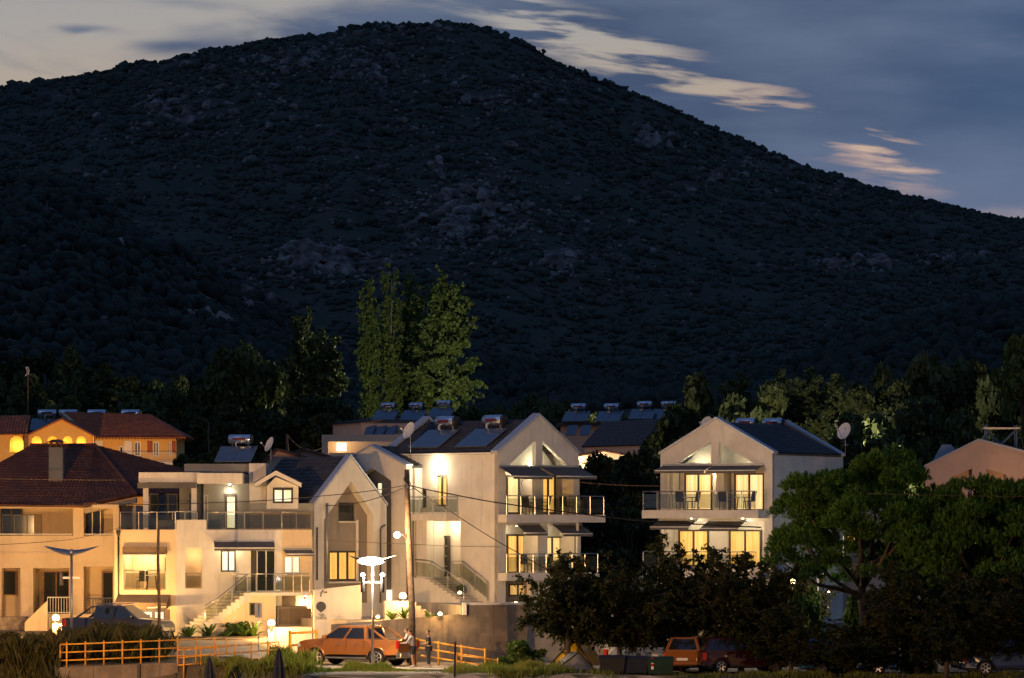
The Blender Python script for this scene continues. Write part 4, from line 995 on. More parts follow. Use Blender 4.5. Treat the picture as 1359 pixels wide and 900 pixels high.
u0, u1, z0, z1 = FL.rect(579, 595, 711, 765, .70); 
for k in range(1, 4): FL.mb().box(u0+.1, u1-.1, .68, .72, z0+(z1-z0)*k/4-.03, z0+(z1-z0)*k/4+.03).build('door_bar', MT['steel'], C)
window(C, FL, 548, 563, 706, 762, v=.5, panes=2, lit='curtain_pale', frame='frame_dark', fw=.12, depth=.14)
railing(C, FL, [(wl[0]+.02, .1), (wl[1]-.02, .1)], wl[2], .95, n=2)
wall_lamp(C, FL, 583, 622, 0, 75, (1, .86, .58), r=.12)
m = FL.mb(); uq, zq = FL.uz(583, 621); m.lathe([(max(.03, .2*math.sin(a)), zq-.2*math.cos(a)) for a in np.linspace(.1, 3.04, 8)], 12, (uq, -.14, 0)); m.build('lamp_globe', MT['wall_glow'], C, True)
lamp(C, FL((rc[0]+rc[1])/2-.1, .4, rc[3]-.15), 75, (1, .82, .5), .12, name='porch_light'); lamp(C, FL((wl[0]+wl[1])/2, .3, wl[3]-.15), 14, (1, .88, .6), .1, name='niche_light')
u0, u1, z0, z1 = FL.rect(536, 609, 682, 691); m = FL.mb(); m.box(u0, u1, -.9, -.003, z0, z1); m.build('balcony', MT['plaster_white'], C)
railing(C, FL, [(u0+.05, -.85), (u1-.05, -.85), (u1-.05, -.05)], z1, .86, n=[4, 1])
m = FL.mb(); us, ue_ = FL.u(549, -.5), FL.u(575, -.5); m.box(FL.u(562), FL.u(575.5), -.5, -.004, zc0, z0-.003); m.build('pier', MT['plaster_white'], C)
# entrance steps running down along the wall
zt_ = rc[2]; zb_ = FL.z(625, 800, -1.1); ns = 9; us = FL.u(578, -.6); ue_ = FL.u(620, -1.1); run = (ue_-us)/ns; rs = (zt_-zb_)/ns
st = FL.mb().box(us-.9, us-.002, -1.3, -.006, zb_-.3, zt_-.03).build('entrance_steps', MT['plaster_white'], C)
for k in range(ns):
    FL.mb().box(us+k*run, us+(k+1)*run-.002, -1.3, -.006, zb_-.3, zt_-(k+1)*rs+.03).build('step', MT['plaster_white'], st)
    FL.mb().box(us+k*run-.02, us+(k+1)*run-.004, -1.33, -.008, zt_-(k+1)*rs+.033, zt_-(k+1)*rs+.06).build('tread', MT['stone_path'], st)
railing(C, FL, [(us-.85, -1.25), (us+.4, -1.25), (ue_-.1, -1.25)], [zt_, zt_-.1, zb_+.12], .92, n=[1, 2], name='stair_railing')
railing(C, FL, [(us+.8, -.15), (us+1.5, -.15), (ue_+.5, -.15)], [zt_-.1, zt_-.1, zb_+.1], .92, n=[1, 2], name='stair_railing')
m = FL.mb(); m.box(FL.u(560), FL.u(566), -.02, -.003, FL.z(563, 790), FL.z(563, 778)); m.build('meter_box', MT['brown_panel'], C)
# end walls and slate roof
m = FR.mb(); m.box(WC-.25, WC-.004, .26, -uL, zc0, ze-.02); m.build('side_wall', MT['plaster_white'], C)
m = FR.mb(); m.prism([(0.01, zc0), (WC-.26, zc0), (WC-.26, ze-.02), (WC/2, za-.1), (0.01, ze-.02)], 1, -uL-.25, -uL); m.build('rear_gable', MT['plaster_white'], C)
tiled(FL, [(uL+.3, -.06, ze), (-.42, -.06, ze), (-.42, WC/2, za-.22), (uL+.3, WC/2, za-.22)], MT['roof_slate'], C, rows=16, cols=22, amp=.028)
tiled(FR, [(WC+.06, .42, ze), (WC+.06, -uL-.3, ze), (WC/2, -uL-.3, za-.22), (WC/2, .42, za-.22)], MT['roof_slate'], C, rows=12, cols=16, amp=.028)
for v0_, v1_ in ((-.06, .44), (-uL-.44, -uL+.06)):
    for ua, uc in ((-.10, WC/2), (WC+.10, WC/2)):
        FR.mb().hexa([(ua, v0_, ze-.05), (uc, v0_, za-.02), (uc, v1_, za-.02), (ua, v1_, ze-.05), (ua, v0_, ze+.08), (uc, v0_, za+.11), (uc, v1_, za+.11), (ua, v1_, ze+.08)]).build('coping', MT['coping'], C)
FL.mb().box(uL, -.44, -.10, -.004, ze-.09, ze-.01).build('eave_trim', MT['frame_white'], C)

# cross wing with the five-sided niche, in front of the long wall
vX = -1.15; B2 = root_at('cross_wing', 'white cross wing with a low gable and a dark five-sided niche', 'house', FL(FL.u(500, vX), vX+1, 2.5))
class Off:                              # the same plane moved towards the viewer
    pass
def shifted(f, v):
    g = Frame(CX, 1, f.deg); g.O = f.O+f.V*v; return g
FX = shifted(FL, vX); uxr, uxl = FX.u(539), FX.u(446); zxe, zxa = FX.z(539, 618), FX.z(492, 592); uxm = (uxr+uxl)/2
nich = [FX.uz(519, 800), FX.uz(519, 638), FX.uz(494, 621), FX.uz(462, 640), FX.uz(462, 800)]
wall(FX, 'gable_wall', MT['plaster_white'], B2, [(uxl, zc0-.6), (uxr, zc0-.6), (uxr, zxe), (uxm, zxa), (uxl, zxe)], [nich], 0, .45)
wq = FX.rect(499, 507, 640, 656, .45); wq2 = FX.rect(507, 513, 706, 737, .45); wq3 = FX.rect(508, 519, 786, 793, .45)
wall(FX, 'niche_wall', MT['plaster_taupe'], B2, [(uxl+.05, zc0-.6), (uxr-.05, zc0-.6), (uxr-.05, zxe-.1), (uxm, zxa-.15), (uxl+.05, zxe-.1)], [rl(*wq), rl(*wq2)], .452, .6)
window(B2, FX, 0, 0, 0, 0, rect=wq, v=.48, panes=1, lit='window_white', frame='frame_dark', fw=.05, depth=.1)
window(B2, FX, 0, 0, 0, 0, rect=wq2, v=.48, panes=1, lit='curtain_gold', frame='frame_dark', fw=.03, depth=.1)
tiled(FX, [(uxr+.05, .4, zxe), (uxr+.05, 3.2, zxe), (uxm, 3.2, zxa), (uxm, .4, zxa)], MT['roof_slate'], B2, rows=10, cols=8, amp=.025)
tiled(FX, [(uxl, 3.2, zxe), (uxl, .4, zxe), (uxm, .4, zxa), (uxm, 3.2, zxa)], MT['roof_slate'], B2, rows=10, cols=8, amp=.025)
for ua, uc in ((uxl-.06, uxm), (uxr+.06, uxm)):
    FX.mb().hexa([(ua, -.05, zxe-.04), (uc, -.05, zxa-.02), (uc, .42, zxa-.02), (ua, .42, zxe-.04), (ua, -.05, zxe+.07), (uc, -.05, zxa+.09), (uc, .42, zxa+.09), (ua, .42, zxe+.07)]).build('coping', MT['coping'], B2)
m = FX.mb(); m.box(uxr-.25, uxr-.003, .61, -vX-.01, zc0-.6, zxe-.05); m.build('side_wall', MT['plaster_white'], B2)
# door lit at the foot of the wing, basin and steps
FX.mb().box(*FX.rect(508, 519, 783, 802, -.05)[:2], -.06, -.004, *FX.rect(508, 519, 783, 797, -.05)[2:]).build('lit_slot', MT['window_white'], B2)
downpipe(B2, FX, 541, 640, 790, -.05, .05, 'dark_metal', False)

# ------------------------------------------------------------------ white gabled house on the right
GL, GR = Frame(1025, 214, -30), Frame(1025, 214, 60)
D = root_at('white_gable_house', 'white gabled house with a dark slate roof rising behind the umbrella pine', 'house', GL(-3, 3, 1.6))
uD = GL.u(876.5); zde, zda = GL.z(1025, 601), GL.z(950, 556); LD = GR.u(1119); zd0 = .6
tw = [[GL.uz(899, 615), GL.uz(944, 615), GL.uz(944, 586)], [GL.uz(954, 615), GL.uz(1000, 615), GL.uz(954, 586)]]
up = GL.rect(886, 1014, 622, 677); lo = GL.rect(872+6, 1014, 692, 755)
wall(GL, 'gable_wall', MT['plaster_white'], D, [(uD, zd0), (0, zd0), (0, zde), (uD/2, zda), (uD, zde)], tw+[rl(*up), rl(*lo)])
recess(D, GL, up, 1.0, 'plaster_white', 'upper_loggia'); recess(D, GL, lo, 1.0, 'plaster_white', 'lower_loggia')
m = GL.mb(); m.prism([(GL.u(890), up[3]+.16), (GL.u(1010), up[3]+.16), (uD/2, zda-.2)], 1, 1.3, 1.42); m.build('attic_back', MT['plaster_white'], D)
m = GL.mb(); m.box(GL.u(890), GL.u(1012), .26, 1.3, up[3]+.11, up[3]+.15); m.build('attic_floor', MT['plaster_white'], D)
for px in (921, 995): lamp(D, GL(GL.u(px)-.1, .7, up[3]+.30), 45, (1, .88, .60), .07, name='attic_light')
for tri in tw: GL.mb().prism(tri, 1, .11, .125).build('gable_pane', MT['pane_glass'], D)
for a_, b_, lt in ((908, 945, 'curtain_pale'), (974, 1014, 'curtain_pale')): window(D, GL, a_, b_, 628, 678, v=.9, panes=2, lit=lt, fw=.09, depth=.09)
for a_, b_ in ((887, 897), (954, 964)):
    u0, u1, z0, z1 = GL.rect(a_, b_, 630, 677, .6); GL.mb().box(u0, u1, .3, .99, up[2]+.002, up[3]-.002).build('pier', MT['plaster_white'], D)
for a_, b_ in ((900, 940), (967, 1010)): window(D, GL, a_, b_, 703, 752, v=.9, panes=2, lit='curtain_gold', fw=.09, depth=.09)
window(D, GL, 873+6, 880+6, 702, 712, v=.9, panes=1, lit='window_white', fw=.03, depth=.09)
for px in (919, 987): 
    wall_lamp(D, GL, px, 691, .0, 55, (1, .86, .58))
lamp(D, GL(GL.u(940), .5, up[3]-.15), 50, (1, .80, .5), .06, name='ceiling_light')
for y0, y1, rn in ((677, 690, 8), (757, 768, 6)):
    zf = GL.z(950, y0); m = GL.mb(); m.box(uD-.55, GL.u(1018), -1.0, -.003, zf-.42, zf); m.box(uD-.55, uD-.003, -.002, 2.5, zf-.42, zf); m.build('balcony', MT['plaster_white'], D)
    railing(D, GL, [(uD-.5, 2.4), (uD-.5, -.94), (GL.u(1014), -.94)], zf, .95, n=[2, rn])
awning(D, GL, 880, 945, 618, 628, out=.9, v=-.04); awning(D, GL, 947, 1014, 618, 628, out=.9, v=-.04)
awning(D, GL, 874, 925, 691, 703, out=.9, v=-.04); awning(D, GL, 940, 990, 692, 705, out=.9, v=-.04)
wr = GR.rect(1062, 1078, 705, 730)
wall(GR, 'side_wall', MT['plaster_white'], D, rl(.003, LD, zd0, zde), [], 0, .25)
m = GL.mb(); m.box(uD+.004, uD+.25, .26, LD, zd0, zde-.02); m.build('side_wall', MT['plaster_white'], D)
m = GL.mb(); m.prism([(uD+.26, zd0), (-.26, zd0), (-.26, zde-.02), (uD/2, zda-.1), (uD+.26, zde-.02)], 1, LD-.25, LD-.01); m.build('rear_gable', MT['plaster_white'], D)
tiled(GR, [(.42, -.08, zde), (LD-.4, -.08, zde), (LD-.4, -uD/2, zda-.16), (.42, -uD/2, zda-.16)], MT['roof_slate'], D, rows=16, cols=20, amp=.028)
tiled(GL, [(uD-.06, LD-.4, zde), (uD-.06, .42, zde), (uD/2, .42, zda-.16), (uD/2, LD-.4, zda-.16)], MT['roof_slate'], D, rows=12, cols=16, amp=.028)
for v0_, v1_ in ((-.06, .44), (LD-.42, LD+.08)):
    for ua, uc in ((uD-.08, uD/2), (.10, uD/2)):
        GL.mb().hexa([(ua, v0_, zde-.05), (uc, v0_, zda-.02), (uc, v1_, zda-.02), (ua, v1_, zde-.05), (ua, v0_, zde+.08), (uc, v0_, zda+.11), (uc, v1_, zda+.11), (ua, v1_, zde+.08)]).build('coping', MT['coping'], D)

# furniture on the balconies
g_ = 'chairs and tables on the balconies'
def seat(fr_, px, v, zf, rz, label, kind='chair'):
    p = fr_(fr_.u(px, v), v, zf); (chair(label, p, rz, g_) if kind == 'chair' else table(label, p, g_, .9))
zf = FR.z(700, 683); zf2 = FR.z(700, 760)
seat(FR, 700, .1, zf, R(150), 'dark chair on the upper balcony of the middle house, beside its lit window'); seat(FR, 709, .0, zf, 0, 'round table on the upper balcony of the middle house, by the lit window', 'table'); seat(FR, 722, .0, zf, R(250), 'dark chair on the upper balcony of the middle house, left of the lit door')
seat(FR, 752, .0, zf, R(140), 'dark chair at the far end of the upper balcony of the middle house'); seat(FR, 760, -.1, zf, 0, 'round table at the far end of the upper balcony of the middle house', 'table'); seat(FR, 770, -.1, zf, R(240), 'dark chair outside the last railing glass of the upper balcony of the middle house')
seat(FR, 698, .0, zf2, R(150), 'dark chair on the lower balcony of the middle house, in front of the golden curtain'); seat(FR, 712, .0, zf2, 0, 'round table on the lower balcony of the middle house', 'table'); seat(FR, 724, .0, zf2, R(240), 'dark chair on the lower balcony of the middle house, by the pale curtain')
zf = GL.z(950, 677)
for px, k, rz, lb in ((905, 'chair', 150, 'dark chair on the balcony of the right house, left of its round table'), (914, 'table', 0, 'round table on the balcony of the right house, before the left window'), (920, 'chair', 240, 'dark chair on the balcony of the right house, right of its round table'),
    (962, 'chair', 150, 'dark chair between the two lit windows of the right house'), (984, 'table', 0, 'round table before the right-hand lit window of the right house'), (994, 'chair', 240, 'dark chair before the right-hand lit window of the right house')):
    seat(GL, px, -.35, zf, R(rz), lb, k)

# ------------------------------------------------------------------ solar heaters and dishes on these roofs
def on_roof(px, py, Y): return at(px, py, Y)
solar_heater('solar heater with twin collectors on the flat roof of the white house', at(309, 614, 214.0), R(-12), .92)
lamp(None, (0, 0, 0), 0, (1, 1, 1)) if False else None
def roofpt(u, v): return FL(u, v, ze+(za-.22-ze)*v/(WC/2)+.06)
rzC = R(-45)
for u_, lb in ((FL.u(563)-.35, 'solar heater on the slate roof of the middle house, next to the dish mast'), (FL.u(628)-.45, 'solar heater on the slate roof of the middle house, next to the gable coping')):
    p = Vector(roofpt(u_, .3)); h_ = solar_heater(lb, p+Vector((0, 0, .02)), rzC, 1.08)
dish('white dish on a bent mast above the slate roof of the middle house', Vector(FL(FL.u(547), -.25, ze-.25)), R(-48), 1.62, .9)
dish('white dish standing beside the flat roof heater of the white house', at(357, 617, 213.6), R(-58), 1.35, .78)
dish('white dish on a mast at the eave of the right house', at(1120, 606, 219), R(-40), 1.45, .92)
dish('white dish behind the ridge of the right house', at(937, 580, 221), R(-40), .8, .85)
p = at(975, 566, 221); solar_heater('solar heater tank lying behind the ridge of the right house', p+Vector((0, 0, -.95)), R(-30), .9)
p = at(1012, 566, 221); solar_heater('second solar heater behind the ridge of the right house, at its lit end', p+Vector((0, .5, -.95)), R(-30), .9)
# ------------------------------------------------------------------ older cream house on the left with the brown tiled hip roof
FF = Frame(0, 216, 0)
Fh = root_at('cream_house', 'two-storey cream house with a brown tiled hip roof, chimney and outside steps', 'house', FF(2, 3, 1.3))
def FRc(x0, x1, y0, y1, v=0): return FF.rect(x0, x1, y0, y1, v)
uL, uR = FF.u(-60), FF.u(158); zg = .8; zev = FF.z(50, 670)
h1 = FRc(-50, 97, 672, 711); h2 = FRc(111, 150, 672, 711); h3 = FRc(2, 40, 754, 822); h4 = FRc(44, 92, 754, 818); h5 = FRc(111, 150, 752, 816)
wall(FF, 'facade', MT['plaster_cream'], Fh, rl(uL, uR, zg, zev), [rl(*h1), rl(*h2), rl(*h3), rl(*h4), rl(*h5)], 0, .3)
for nm, r_, d_, mt in (('upper_loggia', h1, 2.2, 'plaster_cream'), ('upper_loggia', h2, 1.6, 'plaster_cream'), ('porch', h3, 1.2, 'plaster_cream'), ('porch', h4, 1.5, 'plaster_cream'), ('porch', h5, 1.4, 'plaster_cream')):
    u0, u1, z0, z1 = r_; m = FF.mb(); m.box(u0-.1, u1+.1, d_, d_+.1, z0-.1, z1+.1); m.box(u0-.1, u0-.004, .302, d_-.002, z0-.1, z1+.1); m.box(u1+.004, u1+.1, .302, d_-.002, z0-.1, z1+.1); m.box(u0, u1, .304, d_-.004, z1+.004, z1+.1); m.box(u0, u1, .306, d_-.006, z0-.1, z0-.004); m.build(nm, MT[mt], Fh)
m = FF.mb(); m.box(uL, uR, -.20, -.003, FF.z(50, 675), zev+.05); m.build('cornice', MT['plaster_cream'], Fh)
m = FF.mb(); m.box(uL, FF.u(97), -.06, -.004, FF.z(50, 737), FF.z(50, 733)); m.box(FF.u(97)+.004, uR, -.04, -.005, FF.z(50, 752), FF.z(50, 748)); m.build('string_course', MT['plaster_cream'], Fh)
# upper windows, glass partition, rails
window(Fh, FF, 0, 30, 672, 711, v=2.0, panes=2, lit=None, glassy='pane_dark'); window(Fh, FF, 111, 134, 672, 711, v=1.0, panes=2, lit=None, glassy='pane_dark', frame='frame_white', fw=.05)
for k, (a_, b_) in enumerate(((3, 19), (19, 36), (36, 46))):
    u0, u1, z0, z1 = FRc(a_, b_, 683, 710, .4); m = FF.mb(); m.box(u0+.03, u1-.03, .40, .42, z0, z1-.04); o = m.build('screen_panel', MT['rail_glass'], Fh)
    m = FF.mb(); m.box(u0, u0+.03, .39, .43, z0, z1); m.box(u1-.03, u1, .39, .43, z0, z1); m.box(u0+.03, u1-.03, .39, .43, z1-.04, z1); m.build('screen_frame', MT['dark_metal'], o)
FF.mb().tube([(uL, -.05, FF.z(50, 709)), (FF.u(96), -.05, FF.z(50, 709))], .035, 6).build('handrail', MT['frame_white'], Fh)
FF.mb().tube([(FF.u(112), -.05, FF.z(130, 709)), (FF.u(152), -.05, FF.z(130, 709))], .03, 6).build('handrail', MT['frame_white'], Fh)
window(Fh, FF, 2, 22, 757, 790, v=.9, panes=1, lit=None, glassy='pane_dark', frame='wood_door', fw=.05, shelf=None)
m = FF.mb(); u0, u1, z0, z1 = FRc(27, 40, 754, 822); m.box(u0, u1, .05, .45, z0, z1-.003); m.build('column', MT['plaster_cream'], Fh)
window(Fh, FF, 45, 57, 758, 817, v=1.1, panes=1, lit=None, glassy='pane_glass', frame='wood_door', fw=.10, name='door')
window(Fh, FF, 57, 92, 758, 817, v=1.15, panes=2, lit=None, glassy='pane_dark', frame='wood_door', fw=.06, name='door')
window(Fh, FF, 135, 151, 758, 815, v=1.0, panes=1, lit=None, glassy='pane_dark', frame='wood_door', fw=.08, name='door')
def bars(house, fr_, a, b, n, name='balustrade', mat='frame_white'):
    """upright bar railing from (u,v,z0) to (u,v,z0) of height h"""
    (u0, v0, z0), (u1, v1, z1), h = a, b, .85; A_, B_ = Vector((u0, v0, z0)), Vector((u1, v1, z1))
    m = fr_.mb(); m.tube([A_+Vector((0, 0, h)), B_+Vector((0, 0, h))], .03, 5); m.tube([A_+Vector((0, 0, .08)), B_+Vector((0, 0, .08))], .022, 5); o = m.build(name, MT[mat], house)
    for k in range(n+1):
        q = A_.lerp(B_, k/n); fr_.mb().tube([q, q+Vector((0, 0, h))], .016, 4).build('bar', MT[mat], o)
    return o
bars(Fh, FF, (FF.u(63, -.9), -.9, FF.z(70, 815, -.9)), (FF.u(96, -.9), -.9, FF.z(70, 815, -.9)), 9)
bars(Fh, FF, (h5[0]+.03, .05, h5[2]), (h5[1]-.03, .05, h5[2]), 10, mat='grey_metal')
# terrace, stair flight with its sloping parapet, stone base
m = FF.mb(); m.box(FF.u(62, -1.), FF.u(152), -1.0, -.004, .3, FF.z(70, 815, -1.)); m.build('porch_floor', MT['plaster_cream'], Fh)
sp = [FF.uz(33, 855, -2.2), FF.uz(63, 855, -2.2), FF.uz(63, 797, -2.2), FF.uz(33, 826, -2.2)]
m = FF.mb(); m.prism(sp, 1, -2.25, -2.0); m.build('stair_parapet', MT['plaster_cream'], Fh)
for k in range(8):
    u0 = FF.u(36, -1.6)+k*.15; FF.mb().box(u0, FF.u(62, -1.1), -1.99, -1.01, .3, .9+(k+1)*.15).build('step', MT['stone_path'], Fh)
m = FF.mb(); m.box(FF.u(-40), FF.u(34, -1.2), -1.2, -.006, .2, FF.z(10, 819, -1.2)); base = m.build('stone_base', MT['stone'], Fh)
sm_ = MB().box(-.19, .19, -.03, .03, -.085, .085).mesh('stone', MT['stone'], bevel=.02)
for r_ in range(6):
    for c_ in range(5):
        p = FF(FF.u(-10)+.45*c_+(.22 if r_ % 2 else 0), -1.215, FF.z(10, 819, -1.2)-.12-.20*r_); o = link('stone', sm_, base); o.location = Vector(p)-world_base(Fh); o.scale = (random.uniform(.85, 1.1), 1, random.uniform(.85, 1.05)); o.rotation_euler = (0, random.uniform(-.03, .03), 0)
# hip roof
zE = zev+.1
P_FL, P_FM, P_FR = at(-90, 668, 215.3), at(112, 671, 215.3), at(180, 657, 218.5); P_RL, P_RR = at(40, 592, 224), at(126, 592, 224); P_BR = at(345, 650, 232); P_BL = at(-80, 660, 232)
idf = WF; rr = root_at
class IdF:
    def __call__(s, x, y, z): return (x, y, z)
    def mb(s): return MB(s)
ID = IdF()
rf = tiled(ID, [P_FL, P_FM, P_RR, P_RL], MT['roof_brown'], Fh, rows=22, cols=34, amp=.05)
tiled(ID, [P_FM, P_FR, P_RR+Vector((.02, 0, 0)), P_RR], MT['roof_brown'], Fh, name='roof_hip', rows=22, cols=10, amp=.05)
tiled(ID, [P_FR, P_BR, P_RR+Vector((.05, .1, 0)), P_RR+Vector((.02, 0, 0))], MT['roof_brown'], Fh, name='roof_side', rows=22, cols=26, amp=.05)
tiled(ID, [P_BR, P_BL, P_RL, P_RR], MT['roof_brown'], Fh, name='roof_back', rows=6, cols=10, amp=.03)
tiled(ID, [P_BL, P_FL, P_RL, P_RL+Vector((.02, 0, 0))], MT['roof_brown'], Fh, name='roof_side', rows=6, cols=10, amp=.03)
for a_, b_ in ((P_RR, P_FR), (P_RL, P_RR), (P_FM, P_FR)):
    MB(ID).tube([a_+Vector((0, 0, .06)), b_+Vector((0, 0, .06))], .10, 6).build('ridge_tiles', MT['roof_brown'], Fh)
m = MB(ID); m.hexa([P_FM+Vector((0, 0, -.4)), P_FR+Vector((0, 0, -.4)), P_FR+Vector((0, 1, -.4)), P_FM+Vector((0, 1, -.4)), P_FM+Vector((0, 0, -.13)), P_FR+Vector((0, 0, -.13)), P_FR+Vector((0, 1, -.13)), P_FM+Vector((0, 1, -.13))]); m.build('eave_board', MT['plaster_cream'], Fh)
m = MB(ID); m.box(uL+FF.O.x, at(180, 657, 218.5).x, 218.6, 231, 1, zev-.02); m.build('house_body', MT['plaster_cream'], Fh)
pc = at(75, 646, 219); m = MB(ID); zt0, zt1 = pc.z-.5, at(75, 594, 219).z; m.box(pc.x-.36, pc.x+.36, 218.6, 219.3, zt0-.6, zt1); ch = m.build('chimney', MT['plaster_grey'], Fh)
for dx in (-.3, -.02, .26):
    for dy in (218.65, 219.2): MB(ID).box(pc.x+dx, pc.x+dx+.07, dy, dy+.07, zt1+.002, zt1+.25).build('chimney_pillar', MT['roof_brown'], ch)
MB(ID).hexa([(pc.x-.48, 218.48, zt1+.252), (pc.x+.48, 218.48, zt1+.252), (pc.x+.48, 219.42, zt1+.252), (pc.x-.48, 219.42, zt1+.252), (pc.x-.2, 218.8, zt1+.42), (pc.x+.2, 218.8, zt1+.42), (pc.x+.2, 219.1, zt1+.42), (pc.x-.2, 219.1, zt1+.42)]).build('chimney_cap', MT['roof_brown'], ch)

# ------------------------------------------------------------------ ochre guest house farther up the slope
FE = Frame(0, 400, 0)
E = root_at('ochre_guest_house', 'long ochre guest house with red tiled roofs, arches and red shutters', 'house', FE(5, 5, 8))
zg = 7.0; ze1 = FE.z(180, 580)
wall(FE, 'facade', MT['plaster_ochre'], E, rl(FE.u(98), FE.u(234), zg, ze1), [rl(*FE.rect(158, 164, 592, 603)), rl(*FE.rect(178, 187, 586, 606)), rl(*FE.rect(203, 211, 586, 606)), rl(*FE.rect(224, 228, 586, 606))], 0, .3)
m = FE.mb(); m.box(FE.u(98), FE.u(234), .302, 10, zg, ze1-.02); m.build('house_body', MT['plaster_ochre'], E)
for a_, b_, c_, d_, n_ in ((158, 164, 592, 603, 1), (178, 187, 586, 606, 2), (203, 211, 586, 606, 2), (224, 228, 586, 606, 1)): window(E, FE, a_, b_, c_, d_, v=.1, panes=n_, lit=None, glassy='pane_dark', frame='frame_white', fw=.12)
for a_, b_ in ((195.5, 202), (228, 233)): u0, u1, z0, z1 = FE.rect(a_, b_, 585, 602); FE.mb().box(u0, u1, -.06, -.003, z0, z1).build('shutter', MT['shutter_red'], E)
u0, u1, z0, z1 = FE.rect(165, 175, 585, 604); FE.mb().box(u0, u1, -.05, -.003, z0, z1).build('white_panel', MT['frame_white'], E)
u0, u1, z0, z1 = FE.rect(122, 136, 585, 596); FE.mb().box(u0, u1, -.05, -.003, z0, z1).build('white_panel', MT['frame_white'], E)
zf = FE.z(200, 613, -1.2); m = FE.mb(); m.box(FE.u(150), FE.u(234), -1.2, -.004, zf-.25, zf); m.build('balcony', MT['plaster_white'], E)
bars(E, FE, (FE.u(150), -1.15, zf), (FE.u(233), -1.15, zf), 34)
A0, A1_ = FE(FE.u(95), -.6, ze1), FE(FE.u(247), -.6, ze1); zr = FE.z(130, 547, 5)
r0, r1 = FE(FE.u(84, 5), 5, zr), FE(FE.u(197, 5), 5, FE.z(197, 550, 5))
tiled(ID, [Vector(FE(FE.u(124), -.6, ze1)), Vector(A1_), Vector(r1), Vector(r0)], MT['roof_terracotta'], E, rows=16, cols=40, amp=.06)
tiled(ID, [Vector(A1_), Vector(FE(FE.u(247), 10.6, ze1)), Vector(r1)+Vector((.1, 0, 0)), Vector(r1)], MT['roof_terracotta'], E, name='roof_side', rows=8, cols=10, amp=.06)
tiled(ID, [Vector(FE(FE.u(247), 10.6, ze1)), Vector(FE(FE.u(60), 10.6, ze1)), Vector(r0), Vector(r1)], MT['roof_terracotta'], E, name='roof_back', rows=4, cols=10, amp=.06)
m = MB(ID); q0 = Vector(FE(FE.u(124), -.55, ze1)); m.add([q0, Vector(r0), q0+Vector((-.35, 0, .0)), Vector(r0)+Vector((-.35, 0, .1)), q0+Vector((0, 1, -.9)), Vector(r0)+Vector((0, 1, -.9))], [(0, 1, 3, 2), (0, 4, 5, 1), (2, 3, 5, 4)]); m.build('verge', MT['plaster_cream'], E)
m = MB(ID)
for k in range(30):
    u = FE.u(124)+(FE.u(246)-FE.u(124))*k/29; FE_p = FE(u, 0, 0); m.box(FE_p[0]-.06, FE_p[0]+.06, FE_p[1]-.55, FE_p[1]-.005, ze1-.22, ze1-.135)
o_ = m.build('rafter_ends', MT['wood_door'], E); o_['kind'] = 'stuff'
# arcaded wing in front
FE2 = Frame(0, 396, 0); zw = FE2.z(40, 579)
ap = FE2.uz(82, 556); gl_, gr_ = FE2.uz(38, 576), FE2.uz(122, 576)
def arch(x0, x1, y0, y1):
    u0, z0 = FE2.uz(x0, y1); u1, _ = FE2.uz(x1, y1); r_ = (u1-u0)/2; zc = FE2.z((x0+x1)/2, y0)-r_
    return [(u0, z0), (u1, z0)]+[((u0+u1)/2+r_*math.cos(a), zc+r_*math.sin(a)) for a in np.linspace(0, math.pi, 11)]
holes = [arch(13, 31, 579, 600), arch(42, 55, 579, 600), arch(63, 76, 579, 600), arch(83, 96, 579, 600), arch(101, 114, 579, 600)]
wall(FE2, 'arcade_wall', MT['plaster_ochre'], E, [(FE2.u(-60), zg), (FE2.u(122), zg), gr_, ap, gl_, (FE2.u(-60), gl_[1])], holes, 0, .5)
m = FE2.mb(); m.box(FE2.u(-60), FE2.u(122), 1.9, 2.0, zg, gl_[1]-.1); m.build('arcade_back', MT['plaster_ochre'], E)
for px, wt in ((22, 60), (50, 50), (78, 55), (104, 45)): lamp(E, FE2(FE2.u(px), 1.2, FE2.z(px, 592)), wt*2.2, (1., .58, .16), .2, name='arcade_light')
gq = lambda uz, v: Vector(FE2(uz[0], v, uz[1]))
tiled(ID, [gq((gl_[0]-.3, gl_[1]-.15), 7), gq((gl_[0]-.3, gl_[1]-.15), -.5), gq((ap[0], ap[1]+.05), -.5), gq((ap[0], ap[1]+.05), 7)], MT['roof_terracotta'], E, name='wing_roof', rows=8, cols=14, amp=.06)
tiled(ID, [gq((gr_[0]+.4, gr_[1]-.2), -.5), gq((gr_[0]+.4, gr_[1]-.2), 7), gq((ap[0], ap[1]+.05), 7), gq((ap[0], ap[1]+.05), -.5)], MT['roof_terracotta'], E, name='wing_roof', rows=8, cols=14, amp=.06)
tiled(ID, [gq((FE2.u(-70), gl_[1]), -.6), gq((gl_[0]-.1, gl_[1]), -.6), gq((FE2.u(34), FE2.z(34, 550)), 4), gq((FE2.u(-70), FE2.z(0, 551)), 4)], MT['roof_terracotta'], E, name='wing_roof', rows=10, cols=26, amp=.06)
m = FE2.mb(); u_, z_ = FE2.uz(35, 575); m.box(FE2.u(32), FE2.u(38), -.3, -.004, zg, gl_[1]-.15); m.build('corner_pier', MT['wood_door'], E)
for px, lb in ((60, 'solar heater tank on the guest house roof, beside the arcade gable'), (88, 'solar heater tank at the start of the guest house ridge'), (126, 'solar heater tank on the guest house ridge, between two others'), (171, 'solar heater tank near the far end of the guest house ridge')):
    h_ = solar_heater(lb, at(px, 548, 408)+Vector((0, 0, -1.75)), 0, 1.35, 1.05)
p = at(37, 548, 403); am = thing('antenna_mast', 'tall thin mast with a bent antenna above the guest house roof', 'antenna', p+Vector((0, 0, -1)))
